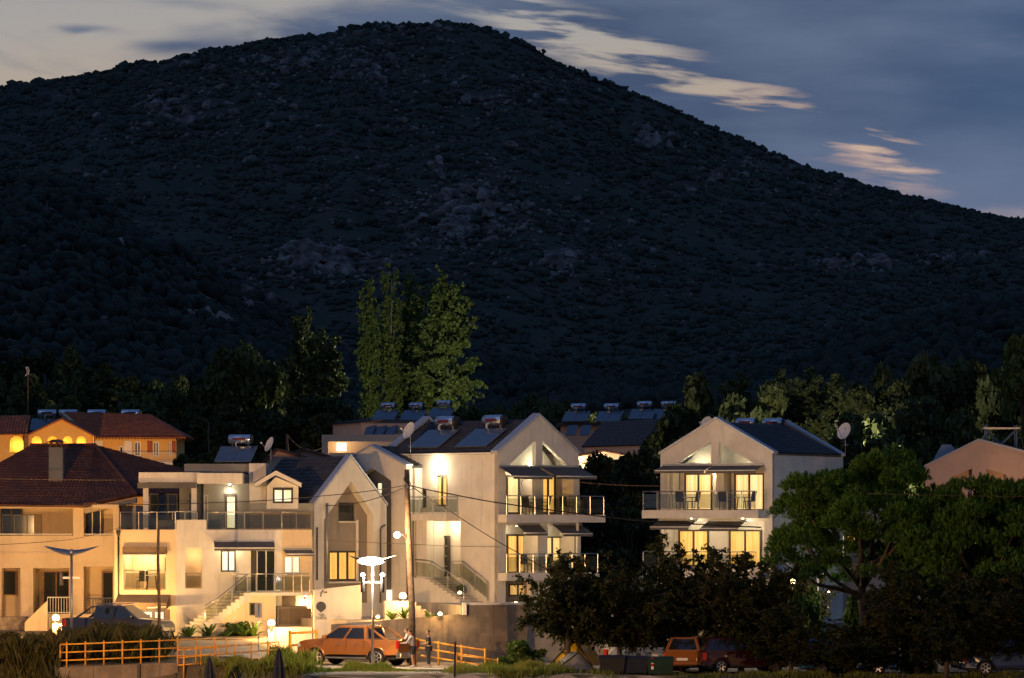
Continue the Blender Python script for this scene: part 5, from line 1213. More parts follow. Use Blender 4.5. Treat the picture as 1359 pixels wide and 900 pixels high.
MB().tube([(0, 0, 0), (0, 0, 5.3)], .05, 6).build('mast', MT['pole_wood'], am); MB().tube([(-.25, 0, 4.5), (-.05, 0, 4.8), (-.05, 0, 5.0), (-.2, 0, 5.4)], .05, 5).build('reflector', MT['dish'], am); MB().tube([(0, 0, 4.6), (.1, 0, 4.9), (.08, 0, 5.1), (-.02, 0, 5.4)], .05, 5).build('reflector', MT['dish'], am)

# ------------------------------------------------------------------ other houses behind
def simple_gable(name, label, px0, px1, Y, deg, y_eave, y_apex, depth, zg_, wallm, roofm, apx=None, over=.25, coping=False, holes=()):
    f = Frame(px0 if deg >= 0 else px1, Y, deg); u0, u1 = f.u(px0), f.u(px1); um = f.u(apx) if apx else (u0+u1)/2
    z_e, z_a = f.z((px0+px1)/2, y_eave), f.z(apx or (px0+px1)/2, y_apex); h = root_at(name, label, 'house', f(um, depth/2, zg_))
    wall(f, 'gable_wall', MT[wallm], h, [(u0, zg_), (u1, zg_), (u1, z_e), (um, z_a), (u0, z_e)], holes, 0, .25)
    m = f.mb(); m.prism([(u0+.004, zg_), (u1-.004, zg_), (u1-.004, z_e-.03), (um, z_a-.08), (u0+.004, z_e-.03)], 1, .6 if holes else .254, depth); m.build('house_body', MT[wallm], h)
    tiled(f, [(u0-over, depth+over, z_e-.05), (u0-over, -over if not coping else .3, z_e-.05), (um, -over if not coping else .3, z_a+.1), (um, depth+over, z_a+.1)], MT[roofm], h, rows=10, cols=14, amp=.04)
    tiled(f, [(u1+over, -over if not coping else .3, z_e-.05), (u1+over, depth+over, z_e-.05), (um, depth+over, z_a+.1), (um, -over if not coping else .3, z_a+.1)], MT[roofm], h, rows=10, cols=14, amp=.04)
    if coping:
        for ua in (u0-.06, u1+.06): f.mb().hexa([(ua, -.05, z_e-.04), (um, -.05, z_a), (um, .34, z_a), (ua, .34, z_e-.04), (ua, -.05, z_e+.09), (um, -.05, z_a+.14), (um, .34, z_a+.14), (ua, .34, z_e+.09)]).build('coping', MT['coping'], h)
    return h, f
# pink gable at the right edge with steel frame on the roof
fq = Frame(1430, 262, -12); hol = [[fq.uz(1264, 690), fq.uz(1290, 690), fq.uz(1290, 622), fq.uz(1264, 633)], [fq.uz(1309, 690), fq.uz(1335, 690), fq.uz(1335, 630), fq.uz(1309, 623)]]
G, fG = simple_gable('pale_gable_house', 'pale gabled house behind the umbrella pine, below a steel roof frame', 1228, 1430, 262, -12, 619, 585, 9, 2.6, 'plaster_pink', 'roof_slate', apx=1299, coping=True, holes=hol)
pS = at(1328, 598, 266); sf = thing('steel_frame', 'open steel frame with crossed braces standing on the pale gabled house', 'frame', pS)
for x in (-.95, .95):
    for y in (-.5, .5): MB().tube([(x, y, -1.0), (x, y, 1.6)], .04, 4).build('upright', MT['grey_metal'], sf)
for z in (1.35,):
    for y in (-.5, .5): MB().box(-1.15, 1.15, y-.05, y+.05, z, z+.1).build('crossbar', MT['grey_metal'], sf)
for y in (-.5, .5): MB().tube([(-.95, y, 1.3), (.95, y, -.6)], .03, 4).build('brace', MT['grey_metal'], sf); MB().tube([(.95, y, 1.3), (-.95, y, -.6)], .03, 4).build('brace', MT['grey_metal'], sf)
MB().tube([(-.95, -.5, 1.3), (-1.6, -.5, -.5)], .03, 4).build('brace', MT['grey_metal'], sf)
pq = at(1262, 600, 270); m = MB(ID); m.hexa([at(1232, 622, 268), at(1290, 622, 268), at(1290, 622, 273), at(1232, 622, 273), at(1250, 590, 268), at(1262, 590, 268), at(1262, 590, 273), at(1250, 590, 273)]); m.build('stair_roof', MT['coping'], G)
# houses with heaters behind the middle house
FH = Frame(427, 300, 0); Hh = root_at('flat_roofed_house', 'flat roofed pale house with a lit roof terrace behind the brown roofs', 'house', FH(2, 3, 4))
u0, u1 = FH.u(427), FH.u(545); m = FH.mb(); m.box(u0, u1, 0, .25, FH.z(480, 586), FH.z(480, 577)); m.box(u0, u0+.45, .002, .25, 4, FH.z(480, 586)-.003); m.box(u0, u1, .26, 6, 4, FH.z(480, 601)); m.box(u0, u1, 2.5, 6, FH.z(480, 601)+.003, FH.z(480, 577)-.05); m.build('wall', MT['plaster_pink'], Hh)
lamp(Hh, FH(FH.u(450), 1.2, FH.z(450, 589)), 90, (1., .72, .3), .15, name='terrace_light')
m = FH.mb(); m.box(FH.u(445), FH.u(458), 2.38, 2.49, FH.z(450, 598), FH.z(450, 587)); m.build('lit_door', MT['window_white'], Hh)
K, fK = simple_gable('slate_roof_house', 'house with solar collectors on its dark roof behind the flat roofed house', 478, 620, 420, 20, 560, 551, 9, 7, 'plaster_pink', 'roof_slate')
for px, py, lb in ((516, 557, 'solar heater on the far dark roof, at its left end'), (553, 557, 'solar heater on the far dark roof, between its two neighbours'), (590, 554, 'solar heater on the far dark roof, next to the leafy poplar')):
    solar_heater(lb, at(px-8, py+1, 419), R(-18), 1.15)
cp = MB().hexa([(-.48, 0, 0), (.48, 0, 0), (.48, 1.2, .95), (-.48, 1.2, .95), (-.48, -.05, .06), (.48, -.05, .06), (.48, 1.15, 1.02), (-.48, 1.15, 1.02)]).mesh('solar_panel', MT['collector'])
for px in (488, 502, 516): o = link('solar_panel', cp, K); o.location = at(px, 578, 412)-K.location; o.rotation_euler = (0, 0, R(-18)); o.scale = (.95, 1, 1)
m = MB(ID); m.box(at(479, 0, 413).x, at(622, 0, 413).x, 413, 424, 6.5, at(500, 562, 413).z); m.build('annexe_wall', MT['plaster_pink'], K)
L, fLh = simple_gable('dark_roofed_house', 'dark roofed house with heaters in the trees between the two gabled houses', 852, 905, 380, 30, 590, 558, 10, 6.5, 'plaster_pink', 'roof_slate')
m = MB(ID); m.box(at(745, 0, 415).x, at(850, 0, 415).x, 415, 425, 7, at(800, 566, 415).z); m.box(at(835, 0, 392).x, at(843, 0, 392).x, 392, 394, 6, at(840, 585, 392).z); m.build('long_wing', MT['plaster_pink'], L)
m = MB(ID); m.box(at(740, 0, 414).x, at(855, 0, 414).x, 414, 426, at(800, 566, 415).z+.003, at(800, 561, 415).z); m.build('wing_roof', MT['roof_slate'], L)
for px, py, lb in ((768, 560, 'solar heater nearest the apex of the middle house gable, far behind it'), (812, 560, 'solar heater second along the far wing from the middle house'), (856, 557, 'solar heater above the dark roofed house in the trees'), (888, 557, 'solar heater half hidden by the tree beside the right house')):
    solar_heater(lb, at(px-6, py, 413), R(-16), 1.18)
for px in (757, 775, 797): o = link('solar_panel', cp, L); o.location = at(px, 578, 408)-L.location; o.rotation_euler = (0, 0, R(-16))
N_, fN = simple_gable('garden_house', 'lit low house glinting through the trees between the two gabled houses', 752, 852, 305, 0, 607, 599, 6, 4, 'plaster_pink', 'roof_brown')
for a_, b_ in ((765, 778), (792, 806), (826, 838)): window(N_, fN, a_, b_, 614, 636, v=-.10, panes=2, lit='curtain_pale', fw=.10, depth=.06)
for px in (771, 799, 832): wall_lamp(N_, fN, px, 614, 0, 40, (1., .72, .36))
# low brown roofs behind the annexe
for i, (x0, x1, ax, ye, ya, Y, lb) in enumerate(((352, 440, 366, 616, 598, 236, 'low house with a brown tiled gable beside the small dish'), (385, 470, 400, 616, 597, 246, 'low house with a brown tiled roof behind the annexe ridge'))):
    simple_gable('low_tiled_house', lb, x0, x1, Y, 0, ye, ya, 7, 2.5, 'plaster_pink', 'roof_brown', apx=ax)
# hillside hut at the left edge
p = at(6, 447, 1000); hh = root_at('hillside_hut', 'small grey hut among the trees on the slope at the left edge', 'house', p)
MB().box(-3.5, 2.5, -2, 2, -3, .9).build('wall', MT['plaster_grey'], hh); MB().box(-3.7, 2.7, -2.2, 2.2, .903, 1.2).build('roof', MT['concrete'], hh); MB().box(.4, 1.2, -2.05, -2.003, -.8, .1).build('window', MT['interior_dark'], hh)
# house hidden in the trees on the right with lit window
J, fJ = simple_gable('pink_house', 'pink house half hidden under the umbrella pine with an orange lit window', 1040, 1240, 226, 8, 690, 640, 7, 1.2, 'plaster_pink', 'roof_slate')
window(J, fJ, 1123, 1141, 710, 728, v=-.10, panes=2, lit='window_amber', fw=.07, depth=.06); window(J, fJ, 1111, 1121, 708, 745, v=-.10, panes=1, lit='window_white', fw=.04, depth=.06)
m = fJ.mb(); u0, u1, z0, z1 = fJ.rect(1120, 1152, 731, 747); m.box(u0, u1, -1.0, -.004, z0, z1); m.build('balcony', MT['plaster_taupe'], J)

# ------------------------------------------------------------------ terraces, retaining and garden walls, pavings
FT = Frame(440, 205.6, 9)
RW = thing('concrete_retaining_wall', 'long board-marked concrete retaining wall below the middle house', 'wall', FT(4, 0, 0))
def ztop_(px): return FT.z(px, 829+(815-829)*(px-440)/(613-440))
xs = [440, 484, 527, 570, 613.5, 655, 700]
for k in range(6):
    x0, x1 = xs[k], xs[k+1]-.3; hi = k >= 4
    zl, zr_ = (ztop_(x0), ztop_(x1)) if not hi else (FT.z(650, 803), FT.z(650, 803))
    m = FT.mb(); m.prism([(FT.u(x0), -.3), (FT.u(x1), -.3), (FT.u(x1), zr_), (FT.u(x0), zl)], 1, 0 if not hi else -.05, .3); m.build('wall_panel', MT['concrete'], RW)
    m = FT.mb(); zz = .95; m.box(FT.u(x0)+.01, FT.u(x1)-.01, -.012 if not hi else -.062, -.001 if not hi else -.051, zz, zz+.02); m.build('pour_joint', MT['concrete'], RW)
FT.mb().box(FT.u(613.6)-.02, FT.u(618), -.3, -.052, FT.z(615, 816), FT.z(615, 800)).build('end_pillar', MT['plaster_white'], RW)
FT.mb().box(FT.u(619), FT.u(690), .0, .5, FT.z(650, 803)+.003, FT.z(650, 800)).build('coping', MT['plaster_white'], RW)
z_low = ztop_(530)-.06
m = MB(ID); q = [FT(FT.u(462), .31, 0), FT(FT.u(612), .31, 0), FT(FT.u(700), .31, 0), (14, 214, 0), (12, 226, 0), (-14, 226, 0), (-10.5, 211, 0)]
m.prism([(a[0], a[1]) for a in q], 2, 0, z_low); tag(m.build('lower_terrace', MT['stone_path']), kind='structure')
z_hi = FT.z(650, 803)-.03
m = MB(ID); q = [FT(FT.u(614), .31, 0), FT(FT.u(700), .31, 0), (16, 213, 0), (12, 228, 0), (-5, 228, 0), FL(-6.5, -1.2, 0), FL(-3.2, -1.6, 0)]
m.prism([(a[0], a[1]) for a in q], 2, z_low+.003, z_hi); tag(m.build('upper_terrace', MT['stone_path']), kind='structure')
# planter and steps below the cross wing
f_ = Frame(511, 207.6, 6); m = f_.mb(); m.box(f_.u(511), f_.u(545), 0, 1.2, z_low, f_.z(528, 798)); pl = m.build('planter_box', MT['plaster_white']); tag(pl, 'low white planter box with a lamp beneath the cross wing', 'planter')
for k in range(4): o = f_.mb().box(f_.u(546)+k*.25, f_.u(546)+(k+1)*.25-.004, .15, 1.4, z_low, f_.z(550, 800)-k*.16).build('garden_step', MT['stone_path']); tag(o, ['topmost', 'second', 'third', 'lowest'][k]+' garden step beside the white planter box', 'step', 'garden steps beside the planter box')
# garden wall and planter in front of the white house
fp = Frame(238, 207.2, 2); zpl = fp.z(300, 846)
GW = thing('garden_wall', 'curved low garden wall with a planting bed before the outside stairs', 'wall', fp(2, .5, .6))
pts = [(fp.u(225), .6), (fp.u(240), .1), (fp.u(270), -.15), (fp.u(310), -.15), (fp.u(345), 0), (fp.u(359), .3)]
m = fp.mb()
for k in range(5): (a, b), (c_, d_) = pts[k], pts[k+1]; m.hexa([(a, b, .3), (c_-.002, d_, .3), (c_-.002, d_+.2, .3), (a, b+.2, .3), (a, b, zpl), (c_-.002, d_, zpl), (c_-.002, d_+.2, zpl), (a, b+.2, zpl)])
m.build('wall_body', MT['plaster_warm'], GW)
m = fp.mb()
for k in range(5): (a, b), (c_, d_) = pts[k], pts[k+1]; m.hexa([(a, b-.04, zpl+.003), (c_-.002, d_-.04, zpl+.003), (c_-.002, d_+.24, zpl+.003), (a, b+.24, zpl+.003), (a, b-.04, zpl+.05), (c_-.002, d_-.04, zpl+.05), (c_-.002, d_+.24, zpl+.05), (a, b+.24, zpl+.05)])
m.build('coping', MT['brown_panel'], GW)
m = fp.mb(); m.prism([(pts[0][0]+.1, 1.2)]+[(a, b+.22) for a, b in pts]+[(pts[-1][0], 1.4)], 2, .3, zpl-.1); m.build('planting_soil', MT['soil'], GW)
m = fp.mb(); m.box(fp.u(240), fp.u(414), 1.5, 1.75, .4, fp.z(300, 832, 1.5)); m.build('rear_kerb', MT['plaster_warm'], GW)
m = fp.mb(); m.box(fp.u(359.2), fp.u(414), .3, .55, .2, fp.z(390, 833)); m.box(fp.u(356), fp.u(364), .05, .295, .2, fp.z(360, 835)); m.build('pillar_wall', MT['plaster_white'], GW)
# low boundary wall with pillars in front of the cream house
fb = Frame(62, 209.5, 0); LWb = thing('boundary_wall', 'low slatted boundary wall with a lamp pillar before the cream house', 'wall', fb(1.5, 0, .8))
for a_, b_ in ((70, 78), (146, 155)): fb.mb().box(fb.u(a_), fb.u(b_), -.12, .2, .4, fb.z(74, 828)).build('pillar', MT['plaster_cream'], LWb)
for k, yy_ in enumerate((828, 836, 844)): fb.mb().box(fb.u(78.5), fb.u(145.5), 0, .08, fb.z(100, yy_+3), fb.z(100, yy_)).build('rail', MT['plaster_white'], LWb)
fb.mb().box(fb.u(78.5), fb.u(145.5), .02, .06, .5, fb.z(100, 850)).build('infill', MT['brown_panel'], LWb)
# road and footpath
def flat(name, pts, mat, dz=.012, sub=14):
    """sheet following the ground"""
    bm = bmesh.new(); vs_ = [bm.verts.new((x, y, 0)) for x, y in pts]; f_ = bm.faces.new(vs_)
    bmesh.ops.triangulate(bm, faces=bm.faces[:]); 
    for _ in range(5): bmesh.ops.subdivide_edges(bm, edges=[e for e in bm.edges if e.calc_length() > 1.2], cuts=1, use_grid_fill=False); bmesh.ops.triangulate(bm, faces=bm.faces[:])
    X = np.array([v.co.x for v in bm.verts]); Y = np.array([v.co.y for v in bm.verts]); Z = ground_z(X, Y)
    for v, z in zip(bm.verts, Z): v.co.z = z+dz+.04
    me = bpy.data.meshes.new(name); bm.to_mesh(me); bm.free(); me.materials.append(MT[mat]); return tag(link(name, me), kind='structure')
flat('road', [(-30, 197.2), (-12, 195.5), (-6, 195.0), (2, 194.6), (40, 194.6), (40, 203), (4, 204.5), (-4, 205.3), (-9, 205.8), (-30, 206.2)], 'dust_road')
flat('footpath', [(-9, 188.9), (-5.5, 188.6), (3, 188.6), (8, 189.0), (8, 190.3), (1, 190.6), (-3.5, 191.9), (-8, 191.6)], 'dust_road', .016)
# ------------------------------------------------------------------ vehicles
def gz(x, y): return float(ground_z(x, y))
WH = {}
def wheel_meshes(r):
    if r not in WH:
        t_ = MB().lathe([(r*.62, -.11), (r*.93, -.115), (r, -.08), (r, .08), (r*.93, .115), (r*.62, .11)], 24, (0, 0, 0), 1).mesh('tyre', MT['tyre'], True)
        m = MB(); m.lathe([(r*.64, -.07), (r*.60, .09), (r*.10, .06), (r*.02, .065)], 20, (0, 0, 0), 1)
        rb = m.mesh('rim_dish', MT['plastic_black'], True); m = MB(); m.lathe([(r*.64, .095), (r*.66, .112), (r*.60, .118), (r*.58, .10)], 20, (0, 0, 0), 1)
        for k in range(6):
            a = k*math.pi/3; c, s = math.cos(a), math.sin(a); w_ = .035
            m.hexa([(c*.05-s*w_, .07, s*.05+c*w_), (c*.05+s*w_, .07, s*.05-c*w_), (c*r*.6+s*w_*.7, .09, s*r*.6-c*w_*.7), (c*r*.6-s*w_*.7, .09, s*r*.6+c*w_*.7), (c*.05-s*w_, .11, s*.05+c*w_), (c*.05+s*w_, .11, s*.05-c*w_), (c*r*.6+s*w_*.7, .118, s*r*.6-c*w_*.7), (c*r*.6-s*w_*.7, .118, s*r*.6+c*w_*.7)])
        WH[r] = (t_, rb, m.mesh('spokes', MT['rim']))
    return WH[r]
def car(name, label, cat, loc, rz, paint, L, W, prof, gh, wb, r, rear_glass=True, pickup=False, plate=True):
    """body side outline with wheel arches, tapered cabin with glass, wheels, lights, bumpers"""
    t_ = thing(name, label, cat, loc, rz); P = MT[paint]; hw = W/2
    # body outline: prof = top line from rear to front [(x,z)], bottom with arches
    xr, xf = -L/2, L/2; zb_ = r*(1.32 if pickup else 1.05); poly = list(prof)
    low = []
    for wx in sorted(wb, reverse=True):
        ra = r*1.17; low += [(wx+ra*math.cos(a), max(zb_*.98, r+ra*math.sin(a))) for a in np.linspace(-.02, math.pi+.02, 11)]
    poly = poly+[(xf-.02, zb_)]+low+[(xr+.02, zb_)]
    bm = bmesh.new(); rows = []
    for y, ins, dz in ((-hw, .05, .0), (-hw*.985, .0, 0), (-hw*.55, -.02, .012), (hw*.55, -.02, .012), (hw*.985, .0, 0), (hw, .05, 0)):
        vs_ = []
        for i, (x, z) in enumerate(poly):
            top = i < len(prof); yy_ = y
            if abs(y) > hw*.9:
                tp = max(0, (abs(x)-L*.40)/(L*.10)); yy_ = y*(1-.10*min(1, tp)**2)
                if top: yy_ *= .955
            vs_.append(bm.verts.new((x*(1-ins*.0), yy_, z+(dz if top else 0)-(ins*.5 if top else -ins*.2))))
        rows.append(vs_)
    n = len(poly)
    for a, b in zip(rows, rows[1:]):
        for i in range(n): bm.faces.new((a[i], a[(i+1) % n], b[(i+1) % n], b[i]))
    for rw in (rows[0], rows[-1]):
        es = [bm.edges.get((rw[i], rw[(i+1) % n])) for i in range(n)]
        bmesh.ops.triangle_fill(bm, edges=es, use_beauty=True)
    bmesh.ops.recalc_face_normals(bm, faces=bm.faces[:]); me = bpy.data.meshes.new('body'); bm.to_mesh(me); bm.free(); me.materials.append(P); body = link('body', me, t_)
    # dark wheel wells and underside
    MB().box(xr+.25, xf-.3, -hw*.8, hw*.8, r*.75, prof[0][1]*.72).build('chassis', MT['plastic_black'], t_)
    # cabin
    (b0, b1, zbelt), (r0, r1, zr_), wb_, wr_ = gh
    cb = [(b0, -wb_, zbelt), (b1, -wb_, zbelt), (b1, wb_, zbelt), (b0, wb_, zbelt), (r0, -wr_, zr_), (r1, -wr_, zr_), (r1, wr_, zr_), (r0, wr_, zr_)]
    cab = MB().hexa(cb).build('cabin', P, t_, bevel=.05)
    def lerp3(a, b, t): return tuple(a[i]+(b[i]-a[i])*t for i in range(3))
    def patch(q, nrm, s0, s1, t0, t1, nm, mat='car_glass', off=.012):
        A, B, Cc, Dd = q; f = lambda s, t: Vector(lerp3(lerp3(A, B, s), lerp3(Dd, Cc, s), t)); nv = Vector(nrm).normalized()
        pts = [f(s0, t0), f(s1, t0), f(s1-(s1-s0)*.04, t1), f(s0+(s1-s0)*.04, t1)]
        MB().hexa([p-nv*.01 for p in pts]+[p+nv*off for p in pts]).build(nm, MT[mat], cab)
    nspl = ((.03, .33), (.36, .64), (.67, .97)) if not pickup else ((.05, .47), (.51, .95))
    for sgn, q in ((-1, (cb[0], cb[1], cb[5], cb[4])), (1, (cb[3], cb[2], cb[6], cb[7]))):
        for s0, s1 in nspl: patch(q, (0, sgn, .25), s0, s1, .10, .84, 'side_window')
    patch((cb[1], cb[2], cb[6], cb[5]), (1, 0, .8), .07, .93, .08, .93, 'windscreen')
    if rear_glass: patch((cb[0], cb[3], cb[7], cb[4]), (-1, 0, .6), .10, .90, .12, .86, 'rear_window')
    # wheels
    ty, rd, sp = wheel_meshes(r)
    for wx in wb:
        for sgn in (-1, 1):
            w_ = link('wheel', ty, t_); w_.location = (wx, sgn*(hw-.11), r); w_.rotation_euler = (0, 0, 0 if sgn > 0 else math.pi)
            if wx > 0 and pickup: w_.rotation_euler.z += R(16)
            link('rim', rd, w_); link('spokes', sp, w_)
            fl = MB(); ra = r*1.17; fl.tube([(wx+ra*math.cos(a), sgn*hw*1.0, r+ra*math.sin(a)) for a in np.linspace(.12, math.pi-.12, 12)], .045, 6); fl.build('wheel_arch', P, t_, True)
    zf = prof[-3][1] if pickup else prof[-2][1]; zrr = prof[2][1] if pickup else prof[1][1]
    for sgn in (-1, 1):
        MB().box(xf-.20, xf+.005, sgn*hw*.58, sgn*hw*.90, zf-.12, zf+.03).build('headlight', MT['lamp_clear'], t_, bevel=.02)
        MB().box(xr-.012, xr+.16, sgn*hw*.80, sgn*hw*.955, zrr-.38, zrr-.04).build('tail_light', MT['tail_red'], t_, bevel=.015)
        mz = zbelt+.05; MB().box(b1-.42, b1-.28, sgn*(hw+.0), sgn*(hw+.22), mz, mz+.16).build('wing_mirror', P, t_, bevel=.03)
        for dx in ((b0+b1)/2+.28, (b0+b1)/2-.62): MB().box(dx-.12, dx, sgn*(hw*.985), sgn*(hw*.985+.035), zbelt-.22, zbelt-.18).build('door_handle', MT['steel'], t_)
        for dx in ((b0+b1)/2-.18, b0+.12, b1-.15): MB().box(dx-.006, dx+.006, sgn*(hw*.93), sgn*(hw*.989), r*1.2, zbelt-.02).build('door_seam', MT['plastic_black'], t_)
        MB().box(wb[1]+r*1.3, wb[0]-r*1.3, sgn*(hw-.12), sgn*(hw+.04), r*.85, r*1.02).build('side_step', MT['steel' if pickup else 'plastic_black'], t_, bevel=.02)
    MB().box(xf-.25, xf+.06, -hw*.9, hw*.9, r*.9, r*1.55).build('front_bumper', P if not pickup else MT['plastic_black'], t_, bevel=.05)
    MB().box(xf-.05, xf+.03, -hw*.5, hw*.5, zf-.30, zf-.04).build('grille', MT['plastic_black'], t_, bevel=.02)
    MB().box(xr-.10, xr+.18, -hw*.92, hw*.92, r*.95, r*1.6).build('rear_bumper', MT['steel'] if pickup else P, t_, bevel=.05)
    if plate: MB().box(xr-.125, xr-.11, -.26, .26, r*1.15 if pickup else zrr-.42, (r*1.15 if pickup else zrr-.42)+.12).build('number_plate', MT['plate_white'], t_)
    if pickup:
        MB().box(xr-.01, xr+.02, -hw*.74, hw*.74, r*1.7, zrr-.02).build('tailgate', P, t_)
        for sgn in (-1, 1):
            m = MB(); m.hexa([(-2.02, sgn*hw*.80, zrr+.0), (-1.82, sgn*hw*.80, zrr+.0), (-1.82, sgn*hw*.90, zrr+.0), (-2.02, sgn*hw*.90, zrr+.0), (-1.14, sgn*wr_*.96, zr_-.10), (-.97, sgn*wr_*.96, zr_-.05), (-.97, sgn*(wr_*.96+.09), zr_-.05), (-1.14, sgn*(wr_*.96+.09), zr_-.10)])
            m.build('sport_bar', P, t_, bevel=.02)
            MB().tube([(r0-.05, sgn*wr_*.8, zr_+.06), (r1+.05, sgn*wr_*.8, zr_+.06)], .025, 6).build('roof_rail', MT['grey_metal'], t_)
        MB().box(-1.14, -.98, -wr_*.95, wr_*.95, zr_-.11, zr_-.04).build('sport_bar_top', P, t_, bevel=.02)
        MB().box(-2.5, -1.0, -hw*.78, hw*.78, zrr+.0, zrr+.03).build('bed_cover', MT['plastic_black'], t_)
    return t_
pk_prof = [(-2.62, .62), (-2.65, .95), (-2.63, 1.22), (-.9, 1.24), (.9, 1.22), (1.20, 1.24), (1.75, 1.23), (2.2, 1.18), (2.50, 1.11), (2.62, .98), (2.67, .80), (2.66, .62)]
pk_gh = ((-.98, 1.46, 1.20), (-.84, .50, 1.87), .89, .70)
px, Yt = at(475, 885, 200.6), 200.6
T1 = car('pickup_truck', 'orange crew-cab pickup with a sport bar parked before the concrete wall', 'truck', (px.x, Yt, gz(px.x, Yt)+.05), R(180-30), 'paint_orange', 5.28, 1.86, pk_prof, pk_gh, (1.66, -1.50), .405, pickup=True)
T1.scale = (1.08, 1.05, 1.02)
p = at(157, 860, 203.5)
car('pickup_truck', 'slate blue pickup with roof rails parked behind the yellow railing', 'truck', (p.x, 203.5, gz(p.x, 203.5)+.05), R(-20), 'paint_slate', 5.1, 1.78, pk_prof, pk_gh, (1.62, -1.45), .37, pickup=True)
suv_prof = [(-2.2, .60), (-2.24, 1.02), (-1.0, 1.06), (1.0, 1.04), (1.35, 1.0), (1.95, .92), (2.18, .76), (2.2, .55)]
suv_gh = ((-2.12, 1.30, 1.02), (-1.75, .35, 1.66), .84, .62)
def put(px_, py_, Y, dz=0): q = at(px_, py_, Y); return (q.x, Y, gz(q.x, Y)+.04+dz)
car('white_car', 'white sport utility car parked behind the waste bins', 'car', put(867, 880, 197.6), R(-14), 'paint_white', 4.4, 1.82, suv_prof, suv_gh, (1.36, -1.32), .35)
car('orange_car', 'orange hatchback seen from behind with a pale number plate', 'car', put(914, 880, 195.0), R(80), 'paint_orange', 4.2, 1.78, suv_prof, suv_gh, (1.3, -1.28), .34)
car('red_car', 'dark red car in deep shade beside the orange hatchback', 'car', put(985, 880, 193.5), R(16), 'paint_red_shaded', 4.3, 1.76, suv_prof, suv_gh, (1.32, -1.3), .34)
car('blue_car', 'bright blue car glimpsed under the umbrella pine', 'car', put(1122, 880, 191.5), R(8), 'paint_blue', 4.3, 1.76, suv_prof, suv_gh, (1.32, -1.3), .34)
car('navy_van', 'dark blue van under the trees at the right edge', 'van', put(1338, 880, 190.5), R(10), 'paint_navy', 4.7, 1.85, suv_prof, suv_gh, (1.36, -1.32), .36)

